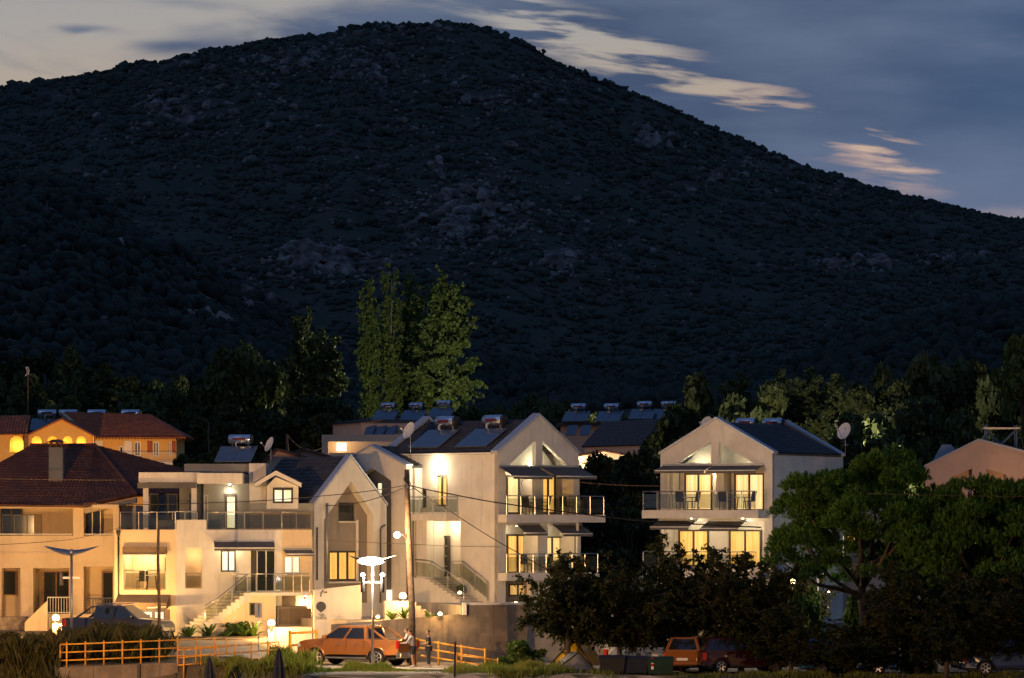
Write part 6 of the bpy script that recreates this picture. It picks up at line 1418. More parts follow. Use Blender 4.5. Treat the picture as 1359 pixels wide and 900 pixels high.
# ------------------------------------------------------------------ people
def skin(name, V, Ed, Rd, mat, parent, lv=2, root=0):
    me = bpy.data.meshes.new(name); me.from_pydata(V, Ed, []); o = bpy.data.objects.new(name, me); col.objects.link(o)
    md = o.modifiers.new('skin', 'SKIN'); md.use_smooth_shade = True
    for i, sv in enumerate(me.skin_vertices[0].data):
        rr_ = Rd[i]; sv.radius = (rr_, rr_) if not isinstance(rr_, tuple) else rr_; sv.use_root = (i == root)
    sb = o.modifiers.new('sub', 'SUBSURF'); sb.levels = lv; sb.render_levels = lv
    bpy.context.view_layer.update(); dg = bpy.context.evaluated_depsgraph_get(); m2 = bpy.data.meshes.new_from_object(o.evaluated_get(dg)); bpy.data.objects.remove(o)
    m2.materials.clear(); m2.materials.append(mat); m2.shade_smooth(); return link(name, m2, parent)
def person(label, loc, rz, s, J, top, legs, hairc='hair', short=False, sleeves='short'):
    """J: pose offsets; x forward, y left; one continuous body, clothing shells as children"""
    t_ = thing('person', label, 'person', loc, rz); t_.scale = (s,)*3
    ln = J.get('lean', 0); c, sn = math.cos(ln), math.sin(ln)
    def tr(p): x, y, z = p; z0 = .95; return (x*c+(z-z0)*sn, y, z0+(z-z0)*c-x*sn) if z > z0 else p
    V = [(0, 0, .98), (0, 0, 1.12), (0, 0, 1.30), (0, 0, 1.46), (.01, 0, 1.53), (.02, 0, 1.60), (.03, 0, 1.70), (.02, 0, 1.77)]
    Rd = [(.15, .12), (.14, .11), (.165, .115), (.10, .08), .055, .075, (.088, .098), .05]; Ed = [(i, i+1) for i in range(7)]
    V = [tr(p) for p in V]; arms = {}
    for sd, nm in ((1, 'L'), (-1, 'R')):
        sh = tr((0, .19*sd, 1.42)); el_ = tr(J['el'+nm]); wr_ = tr(J['wr'+nm]); ha = tr(J['ha'+nm]); b = len(V)
        V += [sh, el_, wr_, ha]; Rd += [.058, .045, .032, (.042, .022)]; Ed += [(3, b), (b, b+1), (b+1, b+2), (b+2, b+3)]; arms[nm] = (b, b+1, b+2)
        d = (Vector(ha)-Vector(wr_)).normalized(); side = d.cross(Vector((0, 0, 1))).normalized()
        for k in range(4):
            q = Vector(ha)+side*(k-1.5)*.02; e1 = q+d*.045; e2 = e1+d*.03+Vector((0, 0, -.02)); bb = len(V); V += [tuple(e1), tuple(e2)]; Rd += [.0105, .009]; Ed += [(b+3, bb), (bb, bb+1)]
        th = Vector(wr_).lerp(Vector(ha), .4)+side*.05+Vector((0, 0, .01)); bb = len(V); V += [tuple(th), tuple(th+d*.035)]; Rd += [.012, .010]; Ed += [(b+2, bb), (bb, bb+1)]
    lg = {}
    for sd, nm in ((1, 'L'), (-1, 'R')):
        b = len(V); hip = (0, .095*sd, .92); kn = J['kn'+nm]; an = J['an'+nm]; V += [hip, kn, an, (an[0]-.04, an[1], .04), (an[0]+.16, an[1], .035)]; Rd += [.098, .066, .045, .045, (.045, .032)]; Ed += [(0, b), (b, b+1), (b+1, b+2), (b+2, b+3), (b+3, b+4)]; lg[nm] = b
    skin('body', V, Ed, Rd, MT['skin'], t_)
    g = 1.16
    tv = [V[0], V[1], V[2], V[3]]; trd = [(.165, .135), (.16, .13), (.185, .135), (.125, .10)]; te = [(0, 1), (1, 2), (2, 3)]
    for nm in 'LR':
        a, b, d_ = arms[nm]; k = len(tv); tv += [V[a]]; trd += [.072]; te += [(3, k)]
        mid = tuple(Vector(V[a]).lerp(Vector(V[b]), .75)); tv += [mid]; trd += [.062]; te += [(k, k+1)]
        if sleeves == 'long': tv += [V[b], tuple(Vector(V[b]).lerp(Vector(V[d_]), .9))]; trd += [.058, .045]; te += [(k+1, k+2), (k+2, k+3)]
    skin('top', tv, te, trd, MT[top], t_)
    lv_ = [V[0]]; lr = [(.158, .132)]; le = []
    for nm in 'LR':
        b = lg[nm]; k = len(lv_); lv_ += [V[b], V[b+1] if not short else tuple(Vector(V[b]).lerp(Vector(V[b+1]), .92))]; lr += [.112, .082]; le += [(0, k), (k, k+1)]
        if not short: lv_ += [tuple(Vector(V[b+2])+Vector((0, 0, .03)))]; lr += [.062]; le += [(k+1, k+2)]
    skin('shorts' if short else 'trousers', lv_, le, lr, MT[legs], t_)
    hv = [tr((-.02, 0, 1.66)), tr((-.01, 0, 1.73)), tr((.03, 0, 1.785))]; skin('hair', hv, [(0, 1), (1, 2)], [(.088, .09), (.095, .098), .06], MT[hairc], t_, 2)
    for sd in (1, -1): 
        q = Vector(tr((.115, .032*sd, 1.69))); MB().lathe([(.004, -.008), (.011, 0), (.004, .008)], 8, tuple(q)).build('eye', MT['hair'], t_)
        q = Vector(tr((.02, .093*sd, 1.675))); MB().lathe([(.01, -.03), (.018, 0), (.012, .03)], 8, tuple(q)).build('ear', MT['skin'], t_, True)
    q = Vector(tr((.125, 0, 1.66))); MB().hexa([q+Vector(v_) for v_ in ((-.02, -.016, -.02), (.025, -.012, -.02), (.025, .012, -.02), (-.02, .016, -.02), (-.02, -.006, .03), (-.005, -.005, .03), (-.005, .005, .03), (-.02, .006, .03))]).build('nose', MT['skin'], t_)
    q = Vector(tr((.117, 0, 1.615))); MB().box(q.x-.01, q.x+.003, -.022, .022, q.z-.005, q.z+.005).build('mouth', MT['red_print'], t_)
    for nm in 'LR':
        an = J['an'+nm]; MB().hexa([(an[0]-.10, an[1]-.045, 0), (an[0]+.19, an[1]-.05, 0), (an[0]+.19, an[1]+.05, 0), (an[0]-.10, an[1]+.045, 0), (an[0]-.09, an[1]-.045, .10), (an[0]+.15, an[1]-.04, .06), (an[0]+.15, an[1]+.04, .06), (an[0]-.09, an[1]+.045, .10)]).build('shoe', MT['cloth_light'], t_, bevel=.015)
    return t_
legs = dict(knL=(.03, .11, .50), knR=(.02, -.11, .50), anL=(-.02, .12, .09), anR=(0, -.12, .09))
pp = at(548.5, 890, 198.2)
person('person in a pale grey hoodie and dark shorts leaning on the orange pickup', (pp.x, 198.2, gz(pp.x, 198.2)+.055), R(168), .98, dict(lean=.22, elL=(.22, .26, 1.20), wrL=(.44, .20, 1.24), haL=(.52, .18, 1.25), elR=(.22, -.26, 1.20), wrR=(.44, -.20, 1.24), haR=(.52, -.18, 1.25), **legs), 'cloth_grey', 'cloth_dark', short=True, sleeves='long')
pp = at(569, 890, 197.6)
person('person in dark clothes standing with folded hands near the yellow railing', (pp.x, 197.6, gz(pp.x, 197.6)+.055), R(188), .97, dict(lean=.03, elL=(.08, .27, 1.16), wrL=(.26, .14, 1.15), haL=(.32, .06, 1.17), elR=(.08, -.27, 1.16), wrR=(.26, -.14, 1.13), haR=(.32, -.06, 1.13), **legs), 'cloth_dark', 'cloth_dark')
pp = at(541.5, 886, 199.7)
person('person in a pale top behind the tailgate of the orange pickup, next to the hoodie', (pp.x, 199.9, gz(pp.x, 199.9)+.055), R(172), .99, dict(lean=.10, elL=(.12, .27, 1.18), wrL=(.34, .22, 1.18), haL=(.42, .2, 1.2), elR=(.12, -.27, 1.18), wrR=(.34, -.22, 1.18), haR=(.42, -.2, 1.2), **legs), 'cloth_light', 'cloth_dark')

# ------------------------------------------------------------------ yellow pipe railings
def pipe_fence(label, a, b, n, rails=3, h=1.0, Ya=193, Yb=193, loops=(True, True), r=.033, mat='fence_yellow', pr=.04, rh=None):
    """a,b: (px, py of the top rail); posts stand on the ground"""
    A_, B_ = at(a[0], a[1], Ya), at(b[0], b[1], Yb); base = Vector((A_.x, A_.y, A_.z-h)); t_ = thing('pipe_railing', label, 'railing', base)
    A_, B_ = A_-base, B_-base; d = (B_-A_)
    hs = rh or [0, -.37*h, -.74*h][:rails]
    for k, dz in enumerate(hs): MB().tube([A_+Vector((0, 0, dz)), B_+Vector((0, 0, dz))], r, 8).build('rail', MT[mat], t_, True)
    for e, q in ((loops[0], A_), (loops[1], B_)):
        if e: MB().tube([q, q+Vector((0, 0, hs[-1]))], r, 8).build('end_rail', MT[mat], t_, True)
    for k in range(n):
        q = A_.lerp(B_, (k+.35)/n if loops[0] else (k)/(n-1)); MB().tube([q+Vector((0, -.02, .10)), q+Vector((0, -.02, -h-.35))], pr, 8).build('post', MT[mat], t_, True)
    return t_
pipe_fence('long yellow pipe railing on top of the concrete sea wall', (80, 855.5), (300, 847), 9, Ya=190.75, Yb=193.2, h=.98)
pipe_fence('yellow pipe railing with an open end above the grass and closed parasols', (236, 863), (370, 852), 6, Ya=190.6, Yb=194.0, h=.92)
pipe_fence('yellow wooden rail fence in front of the orange pickup bonnet', (385, 840), (420, 838), 2, rails=2, Ya=203, Yb=203, h=1.25, loops=(False, False), pr=.08, r=.055, rh=[-.02, -.6])
pipe_fence('yellow pipe railing by the people and the pickup tailgate', (552, 849), (644, 863), 4, Ya=202, Yb=197, h=.98, loops=(False, True), pr=.055, r=.045)
pipe_fence('low yellow pipe rail in the weeds beyond the people', (606, 870), (661, 876), 2, rails=1, Ya=195, Yb=193.5, h=.62, loops=(False, False), rh=[0])

# concrete sea wall with steel posts
SWl = thing('sea_wall', 'pale concrete panel sea wall with steel posts below the yellow railing', 'wall', at(150, 900, 190.3))
fs = Frame(75, 190.6, 3)
for x0, x1, y0, y1 in ((77, 124, 886, 884), (124.5, 182, 884, 881.5), (187, 236, 881, 880), (238, 268, 893, 890)):
    q = [(fs.u(x0), -1.6), (fs.u(x1), -1.6), (fs.u(x1), fs.z(x1, y1)), (fs.u(x0), fs.z(x0, y0))]
    fs.mb().prism(q, 1, 0, .28).build('wall_panel', MT['concrete'], SWl)
for px_, y0 in ((75, 884), (184, 880), (232.5, 893)):
    fs.mb().box(fs.u(px_)-.055, fs.u(px_)+.055, -.08, .10, -1.6, fs.z(px_, y0)).build('steel_post', MT['dark_metal'], SWl)

# ------------------------------------------------------------------ street lamps, poles, sign
def wing_lamp(label, px_, ytop, ybase, Y, lit, watts=0, s=1., tilt=0., tubes=True):
    """steel post with a pair of curved wing panels, side bracket with tubes"""
    b = at(px_, ybase, Y); top = at(px_, ytop, Y); h = top.z-b.z; t_ = thing('street_lamp', label, 'street lamp', b, tilt)
    MB().tube([(0, 0, -.3), (0, 0, h)], .065, 10).build('post', MT['steel' if lit == 2 else ('dark_metal' if lit else 'grey_metal')], t_, True)
    for sd in (-1, 1):
        V = []; n = 7
        for i in range(n):
            a = i/(n-1); x = sd*(.05+a*1.28*s); z = h+.02+.19*s*a**1.5-(.08*(1-a)); wv = .34*s*(1-a**1.6)+.02
            tl = .40*wv; V += [(x, -wv, z+.05*a-tl), (x, wv, z+.05*a+tl*.3), (x, wv, z+.08*(1-a)+.01+.05*a+tl*.3), (x, -wv, z+.08*(1-a)+.01+.05*a-tl)]
        Fc = []
        for i in range(n-1):
            for k in range(4): Fc.append((i*4+k, i*4+(k+1) % 4, (i+1)*4+(k+1) % 4, (i+1)*4+k))
        Fc += [(0, 1, 2, 3), (n*4-4, n*4-3, n*4-2, n*4-1)]
        MB().add(V, Fc).build('wing', MT['dark_metal' if lit else 'grey_metal'], t_, True)
        if lit == 1:
            V2 = [(v[0]*(.92 if abs(v[0]) > .3 else 1), v[1]*.86, v[2]-.05) for v in V[:4*(n-2)]]; Fc2 = [f for f in Fc if max(f) < 4*(n-2)]; MB().add(V2, Fc2).build('light_panel', MT['led_soft'], t_, True)
    MB().lathe([(.10, h-.18), (.16, h-.08), (.14, h+.06), (.05, h+.12)], 10).build('hub', MT['led_glow' if lit == 2 else 'grey_metal'], t_, True)
    if lit == 2: d_ = MB().lathe([(max(.03, .30*math.sin(a)), -.30*math.cos(a)) for a in np.linspace(.1, 3.04, 9)], 16).build('diffuser', MT['led_glow'], t_, True); d_.scale = (2.1, 1.0, .62); d_.location = (-.08, -.1, h-.02)
    zb_ = h-1.3*s
    if lit != 1: MB().box(-.42, .42, -.04, .04, zb_, zb_+.10).build('bracket', MT['steel' if lit else 'grey_metal'], t_)
    if tubes:
        for sd in (-1, 1):
            MB().lathe([(.09, zb_-.42), (.10, zb_-.40), (.10, zb_+.30), (.06, zb_+.36)], 10, (sd*.46, 0, 0)).build('tube_light', MT['dark_metal' if lit else 'grey_metal'], t_, True)
            if lit == 2: MB().lathe([(.03, zb_+.31), (.10, zb_+.36), (.11, zb_+.42), (.03, zb_+.50)], 10, (sd*.46, 0, 0)).build('tube_top', MT['led_glow'], t_, True)
    elif not lit: MB().box(-.58, -.42, -.08, .08, zb_-.32, zb_+.30).build('speaker_box', MT['dark_metal'], t_, bevel=.02)
    if lit: lamp(t_, (b.x, b.y-(.15 if lit == 2 else 1.1), b.z+h-.62), watts, (1., .85, .66), .30, name='lamp_light')
    return t_
wing_lamp('lit winged LED street lamp beside the orange pickup', 494.5, 744, 886, 196.6, 2, 1350, .82, R(4))
wing_lamp('unlit winged street lamp in front of the cream house', 95, 732, 868, 201, 0, tilt=R(-6), tubes=False)
wing_lamp('lit winged street lamp among the trees under the umbrella pine', 1085, 758, 880, 208, 1, 700, .6, R(24), tubes=False)
def wood_pole(label, px_, ytop, ybase, Y, r0=.17, lean=0):
    b, tp = at(px_, ybase, Y), at(px_+lean, ytop, Y); t_ = thing('utility_pole', label, 'pole', b); v = tp-b
    MB().tube([(0, 0, -.4), v*.35+Vector((.03, 0, 0)), v*.7+Vector((-.03, 0, 0)), v], [r0, r0*.92, r0*.82, r0*.7], 10).build('shaft', MT['pole_wood'], t_, True); return t_, v
UP, uv = wood_pole('weathered wooden utility pole carrying cables and a round lamp', 548, 623, 884, 199.5, .17, -8)
MB().tube([uv+Vector((0, -.1, -.15)), uv+Vector((-.12, -.2, -.5)), uv+Vector((.1, -.2, -.85))], .05, 6).build('insulator', MT['dark_metal'], UP); MB().tube([uv+Vector((-.06, -.14, -.25)), uv+Vector((.2, -.16, -.7)), uv+Vector((.05, -.2, -1.0)), uv+Vector((.35, -.2, -.9))], .025, 5).build('cable_coil', MT['cable'], UP)
MB().box(uv.x-.12, uv.x+.10, -.2, .2, uv.z-.9, uv.z-.78).build('clamp', MT['dark_metal'], UP)
lb_ = Vector(at(527, 710, 199.1))-UP.location
MB().tube([Vector((uv.x*.68, 0, lb_.z-.28)), lb_+Vector((.25, 0, .02)), lb_+Vector((.1, 0, .0))], .025, 6).build('lamp_arm', MT['grey_metal'], UP)
MB().lathe([(max(.02, .15*math.sin(a)), -.15*math.cos(a)) for a in np.linspace(.1, 3.04, 9)], 14, tuple(lb_)).build('lamp_globe', MT['lamp_warm'], UP, True)
lamp(UP, UP.location+lb_+Vector((-.35, -.9, 0)), 1500, (1., .66, .34), .16)
wood_pole('slim dark pole standing before the lit loggia of the white house', 210.5, 690, 866, 201.5, .085)
b = at(343, 868, 200); SG = thing('road_sign', 'road sign on a thin steel post seen from behind before the planting bed', 'sign', b)
MB().tube([(0, 0, -.2), (0, 0, 2.35)], .028, 8).build('post', MT['steel'], SG, True); MB().box(-.02, .02, .03, .05, 1.75, 2.42).build('clip', MT['grey_metal'], SG); MB().box(-.17, .17, .051, .065, 1.72, 2.42).build('plate', MT['grey_metal'], SG)
b = at(602.5, 900, 188.8); BP = thing('dark_post', 'dark blue slender post standing in the foreground weeds', 'post', b); MB().tube([(0, 0, -1.2), (.06, 0, 1.58)], .045, 8).build('shaft', MT['fabric_navy'], BP); MB().lathe([(.055, 1.58), (.06, 1.60), (.03, 1.66)], 8, (.06, 0, 0)).build('cap', MT['dark_metal'], BP)

# cables
def cable(label, pts, r=.014, mat='cable', sag=0.):
    P_ = [Vector(at(*q)) for q in pts]; path = []
    for a, b_ in zip(P_, P_[1:]):
        for k in range(8): t_ = k/8; path.append(a.lerp(b_, t_)-Vector((0, 0, sag*4*t_*(1-t_))))
    path.append(P_[-1]); return tag(MB().tube(path, r, 5).build('power_cable', MT[mat]), label, 'cable')
cable('thick dark cable running from the wooden pole to the annexe wall', [(541, 645, 199.4), (432, 671, 208)], .022, sag=.25)
cable('dark cable crossing in front of the dormer and the cream house', [(540, 644, 199.4), (430, 658, 206), (290, 667, 206), (140, 669, 206), (-40, 670, 206)], .02, sag=.05)
cable('heavy dark cable running from the wooden pole across the middle house gable', [(543, 644, 199.4), (600, 656, 200), (680, 670, 201), (840, 690, 203), (1010, 700, 204)], .03, sag=.03)
cable('dark cable dropping from the wooden pole to the right', [(546, 645, 199.4), (600, 680, 199), (690, 735, 198), (760, 772, 197)], .022, sag=.06)
cable('thin pale cable across the cream house roof', [(-40, 634, 205), (165, 637, 211)], .016, 'pole_wood', sag=.04)
cable('thin cable crossing in front of the annexe and the long wall', [(430, 716, 205), (540, 722, 205), (664, 726, 210)], .013, 'pole_wood', sag=.03)
cable('pale cable strung in the gap between the two gabled houses', [(768, 640, 214), (875, 645, 214)], .02, 'pole_wood', sag=.05)
cable('thin cable sloping in front of the cream house balcony', [(-30, 724, 204), (95, 716, 203), (160, 700, 210)], .012, 'cable', sag=.04)
cable('thin pale cable across the top of the umbrella pine', [(1150, 655, 194), (1380, 659, 194)], .010, 'pole_wood', sag=.03)
cable('pale hanging cable between a wooden post and the flat roofed house', [(381, 577, 290), (428, 594, 299)], .03, 'pole_wood', sag=.6)
wood_pole('short wooden post behind the brown roofs holding a slack cable', 381, 576, 606, 290, .12)
wood_pole('thin bare pole in the bushes beside the guest house', 277, 560, 620, 330, .06)

# ------------------------------------------------------------------ garden and wall lamps
globe_lamp(74, 820, 209.5, 1000, 'glowing globe lamp on the pillar beside the steps of the cream house', post=.10)
globe_lamp(150, 820.5, 209.5, 1100, 'glowing globe lamp behind the roof of the slate blue pickup', post=.12)
globe_lamp(360, 827, 207.3, 640, 'glowing globe lamp on the garden wall beside the road sign', post=.10)
globe_lamp(534.5, 791, 207.9, 420, 'glowing globe lamp on the white planter box by the wooden pole', post=.10)
globe_lamp(501.5, 819, 206.4, 90, 'small glowing lamp on the concrete wall behind the street lamp post', post=.05, r=.09)
globe_lamp(584, 815, 206.2, 110, 'small glowing lamp on the concrete wall below the entrance steps', post=.05, r=.10)
globe_lamp(610, 787, 210.4, 24, 'small glowing lamp on the entrance steps of the middle house', post=.05, r=.09)
globe_lamp(684.5, 801, 208.5, 100, 'small glowing lamp on the wall end under the lower balcony', post=.05, r=.09)
globe_lamp(1052, 772, 204.5, 150, 'orange glowing globe lamp half hidden by leaves near the lit winged lamp', post=.8, r=.13)
globe_lamp(1100, 786, 200, 20, 'tiny white glowing lamp below the lit winged lamp', post=.8, r=.05, colr=(1, .85, .8))
# flower pot on the entrance steps
b = Vector(FL(us+1.7, -.45, zt_-1.05)); PT = thing('flower_pot', 'terracotta flower pot with leaves on the entrance steps', 'flower pot', b); MB().lathe([(.10, 0), (.16, .32), (.18, .34), (.14, .33)], 12).build('pot', MT['roof_terracotta'], PT, True)
V, Fc = quads(clumped(np.array([[0, 0, .5]]), np.array([.22]), 120), .10); link('leaves', np_mesh('leaves', V, Fc, MT['leaf_plant']), PT)

# ------------------------------------------------------------------ closed parasols, tents, bins
def parasol(label, px_, ytop, Y, h=2.2):
    tp = at(px_, ytop, Y); t_ = thing('closed_parasol', label, 'parasol', tp-Vector((0, 0, h)))
    MB().tube([(0, 0, -.2), (0, 0, h)], .03, 8).build('pole', MT['pole_wood'], t_); V = []; n = 16; prof = [(.03, h-.01), (.075, h-.10), (.13, h-.35), (.20, h-.75), (.23, h-1.15), (.25, h-1.5), (.21, h-1.58)]
    for r_, z in prof:
        for k in range(n): a = 2*math.pi*k/n; rr_ = r_*(1+(.28 if k % 2 else -.16)*(1 if r_ > .06 else .2)); V.append((rr_*math.cos(a), rr_*math.sin(a), z+random.uniform(-.02, .02)))
    Fc = [(i*n+k, i*n+(k+1) % n, (i+1)*n+(k+1) % n, (i+1)*n+k) for i in range(len(prof)-1) for k in range(n)]; MB().add(V, Fc+[tuple(range(n))]).build('folded_canopy', MT['fabric_navy'], t_)
    MB().lathe([(.01, h-.02), (.045, h), (.03, h+.05), (.01, h+.07)], 8).build('finial', MT['dark_metal'], t_, True); MB().tube([(.2*math.cos(a), .2*math.sin(a), h-.8) for a in np.linspace(0, 6.28, 13)], .018, 5).build('strap', MT['dark_metal'], t_); return t_
parasol('tall closed dark parasol in front of the open railing end', 370, 861, 187.0, 2.6); parasol('short closed dark parasol among the grass', 278, 872, 187.0, 2.2)
def tent(label, quad_px, Y, mat, depth, ridge):
    """ridge tent: front triangle pulled back to a second one"""
    (x0, y0), (xa, ya), (x1, y1) = quad_px; P0, Pa, P1 = at(x0, y0, Y), at(xa, ya, Y), at(x1, y1, Y); t_ = thing('tent', label, 'tent', ((P0.x+P1.x)/2, Y+depth/2, P0.z))
    b = t_.location; dv = Vector((ridge, depth, 0)); n = 9; V = []
    for j in range(6):
        t = j/5; off = dv*t
        for i in range(n):
            s_ = i/(n-1); q = P0.lerp(Pa, s_*2) if s_ < .5 else Pa.lerp(P1, s_*2-1); sag = -.10*math.sin(math.pi*t)*math.sin(math.pi*min(1, s_*2) if s_ < .5 else math.pi*(s_*2-1)); V.append(q+off+Vector((0, 0, sag+random.uniform(-.015, .015)))-b)
    Fc = [(j*n+i, j*n+i+1, (j+1)*n+i+1, (j+1)*n+i) for j in range(5) for i in range(n-1)]; Fc += [tuple(range(n)), tuple(range(5*n, 6*n))]
    MB().add(V, Fc).build('canvas', MT[mat], t_, True); MB().tube([P0-b, Pa-b+Vector((0, -.02, .02))], .03, 5).build('edge_pole', MT['dark_metal'], t_); MB().tube([P1-b, Pa-b+Vector((0, -.02, .02))], .03, 5).build('edge_pole', MT['dark_metal'], t_); return t_
tent('yellow tent under the leaning tree trunk', [(728, 884), (762, 848), (786, 884)], 193.5, 'tarp_yellow', 2.0, .6)
tent('grey tarpaulin shelter in front of the yellow tent', [(722, 900), (768, 866), (800, 900)], 190.6, 'tarp_grey', 1.6, -.3)
def bin_(label, px_, Y, mat, w_=1.2, h=.86):
    b = at(px_, 900, Y); b.z = gz(b.x, Y)+.03; t_ = thing('waste_bin', label, 'bin', b); m = MB(); m.hexa([(-w_*.44, -.40, .12), (w_*.44, -.40, .12), (w_*.44, .40, .12), (-w_*.44, .40, .12), (-w_*.5, -.5, h*.9), (w_*.5, -.5, h*.9), (w_*.5, .5, h*.9), (-w_*.5, .5, h*.9)]); m.build('tub', MT[mat], t_, bevel=.03)
    MB().hexa([(-w_*.52, -.53, h*.9), (w_*.52, -.53, h*.9), (w_*.52, .53, h*.9), (-w_*.52, .53, h*.9), (-w_*.48, -.3, h*1.05), (w_*.48, -.3, h*1.05), (w_*.48, .5, h*1.02), (-w_*.48, .5, h*1.02)]).build('lid', MT[mat], t_, bevel=.02)
    for x in (-w_*.36, w_*.36):
        for y in (-.3, .3): MB().lathe([(.09, -.03), (.10, 0), (.09, .03)], 10, (x, y, .09), 0).build('castor', MT['tyre'], t_)
    return t_
bin_('dark waste bin beside the grey tarpaulin', 812, 189.6, 'plastic_black'); bn = bin_('green waste bin with a red and white marker', 876, 189.6, 'bin_green'); bin_('black waste bin between the dark and the green one', 843, 189.7, 'fabric_navy')
for k in range(4): MB().box(-.42, -.30, -.475, -.455, .32+k*.13, .32+k*.13+.128).build('marker_stripe', MT['tail_red' if k % 2 else 'plate_white'], bn)
# ------------------------------------------------------------------ trees and plants
def base(px_, py_, Y): return at(px_, py_, Y)
def on_ground(px_, Y, drop=.2):
    x = (px_-CX)/F*Y; z = float(grid_z(x, Y)) if Y > 262 else gz(x, Y); return Vector((x, Y, z-drop))
def fit(px_, ytop, Y, hbuilt, kind, name, label, build, group=None, ybot=None, sx=None, rz=None):
    """stand a tree on the slope so that its top reaches the measured row"""
    g0 = on_ground(px_, Y); top = at(px_, ytop, Y); h = top.z-g0.z; return tree(kind, name, label, g0, h/hbuilt, rz, group, build, sx*hbuilt/h if sx else None)
PB = {'pop1': b_feather(20, 1.5, 9.2, 60, 14, 14, .26, 'leaf_poplar', 1.5, 1.5, 'bark_light', .35, .3), 'pop2': b_feather(20, 1.5, 9.3, 60, 14, 14, .26, 'leaf_poplar', 1.6, 1.5, 'bark_light', .35, .3), 'pop3': b_feather(20, 4.6, 9.2, 80, 16, 15, .27, 'leaf_poplar', 1.8, 1.5, 'bark_light', .22, .34, .55),
 'popd': b_feather(16, 2.6, 7.2, 60, 14, 14, .28, 'leaf_far', 1.6, 1.2, 'bark', .3, .28, .3), 'far1': b_round(9, 4.2, 4.2, 'leaf_far', 9000, .38, 40), 'far2': b_round(8, 3.8, 3.4, 'leaf_far', 8000, .36, 34, low=-.7), 'far3': b_round(10, 3.6, 4.6, 'leaf_dark', 9000, .36, 36, low=-.7),
 'warm1': b_round(8, 2.8, 3.4, 'leaf_warm', 7000, .22, 34, low=-.8), 'dark1': b_round(9, 3.2, 4.0, 'leaf_dark', 9000, .26, 40, low=-.8), 'bright': b_round(12, 3.4, 4.6, 'leaf_poplar', 8000, .30, 34)}
fit(490, 354, 545, 20, 'pop1', 'poplar_tree', 'slender poplar standing free at the left of the poplar clump', PB['pop1'], sx=.95)
fit(519, 343, 550, 20, 'pop2', 'poplar_tree', 'tallest slender poplar of the clump behind the middle house', PB['pop2'], sx=1.05)
fit(544, 345, 556, 20, 'pop1', 'poplar_tree', 'slender poplar pressed against the tallest of the clump', PB['pop1'], sx=1.1, rz=2.)
fit(594, 360, 540, 20, 'pop3', 'poplar_tree', 'broad ragged poplar leaning out over the dark roof heaters', PB['pop3'], sx=1.12)
fit(566, 375, 548, 20, 'pop2', 'poplar_tree', 'short poplar between the slender ones and the broad ragged one', PB['pop2'], sx=1.5, rz=4.)
fit(402, 404, 500, 16, 'popd', 'poplar_tree', 'dim poplar with a pointed top left of the poplar clump', PB['popd'], sx=1.0); fit(430, 432, 495, 16, 'popd', 'poplar_tree', 'dim rounded poplar next to the pointed dim one', PB['popd'], sx=1.1, rz=3.)
fit(312, 455, 480, 9, 'far1', 'broadleaf_tree', 'large dome-shaped dark tree behind the flat roof heater', PB['far1'], sx=1.15)
lbl = 'dark rounded tree in the wood on the left slope'
for (x, y, Y) in [(20,470,620),(60,462,640),(95,468,610),(130,480,590),(160,492,560),(15,500,540),(55,505,520),(100,512,500),(140,508,520),(190,500,540),(225,505,520),(175,528,470),(215,522,480),(248,515,500),(262,548,440),(290,552,430),(330,535,450),(366,545,440),(400,548,430),(450,535,445),(420,520,470),(250,498,580),(5,530,470),(80,535,455),(350,500,520),(375,480,560),(-30,480,600)]:
    fit(x, y, Y, 8 if (x+Y) % 2 else 10, 'far2' if (x+Y) % 2 else 'far3', 'broadleaf_tree', lbl, PB['far2' if (x+Y) % 2 else 'far3'], 'trees of the wood on the left slope', sx=random.uniform(.8, 1.1))
for i, (x, y, Y) in enumerate([(640,545,470),(665,540,480),(700,530,460),(728,528,455),(742,540,440),(620,540,500),(760,548,500),(800,545,520),(840,550,500),(690,548,430)]):
    fit(x, y, Y, 9 if i % 2 else 8, 'far1' if i % 2 else 'far2', 'broadleaf_tree', 'low dim tree behind the gable of the middle house', PB['far1' if i % 2 else 'far2'], 'low trees behind the middle house gable', sx=.7)
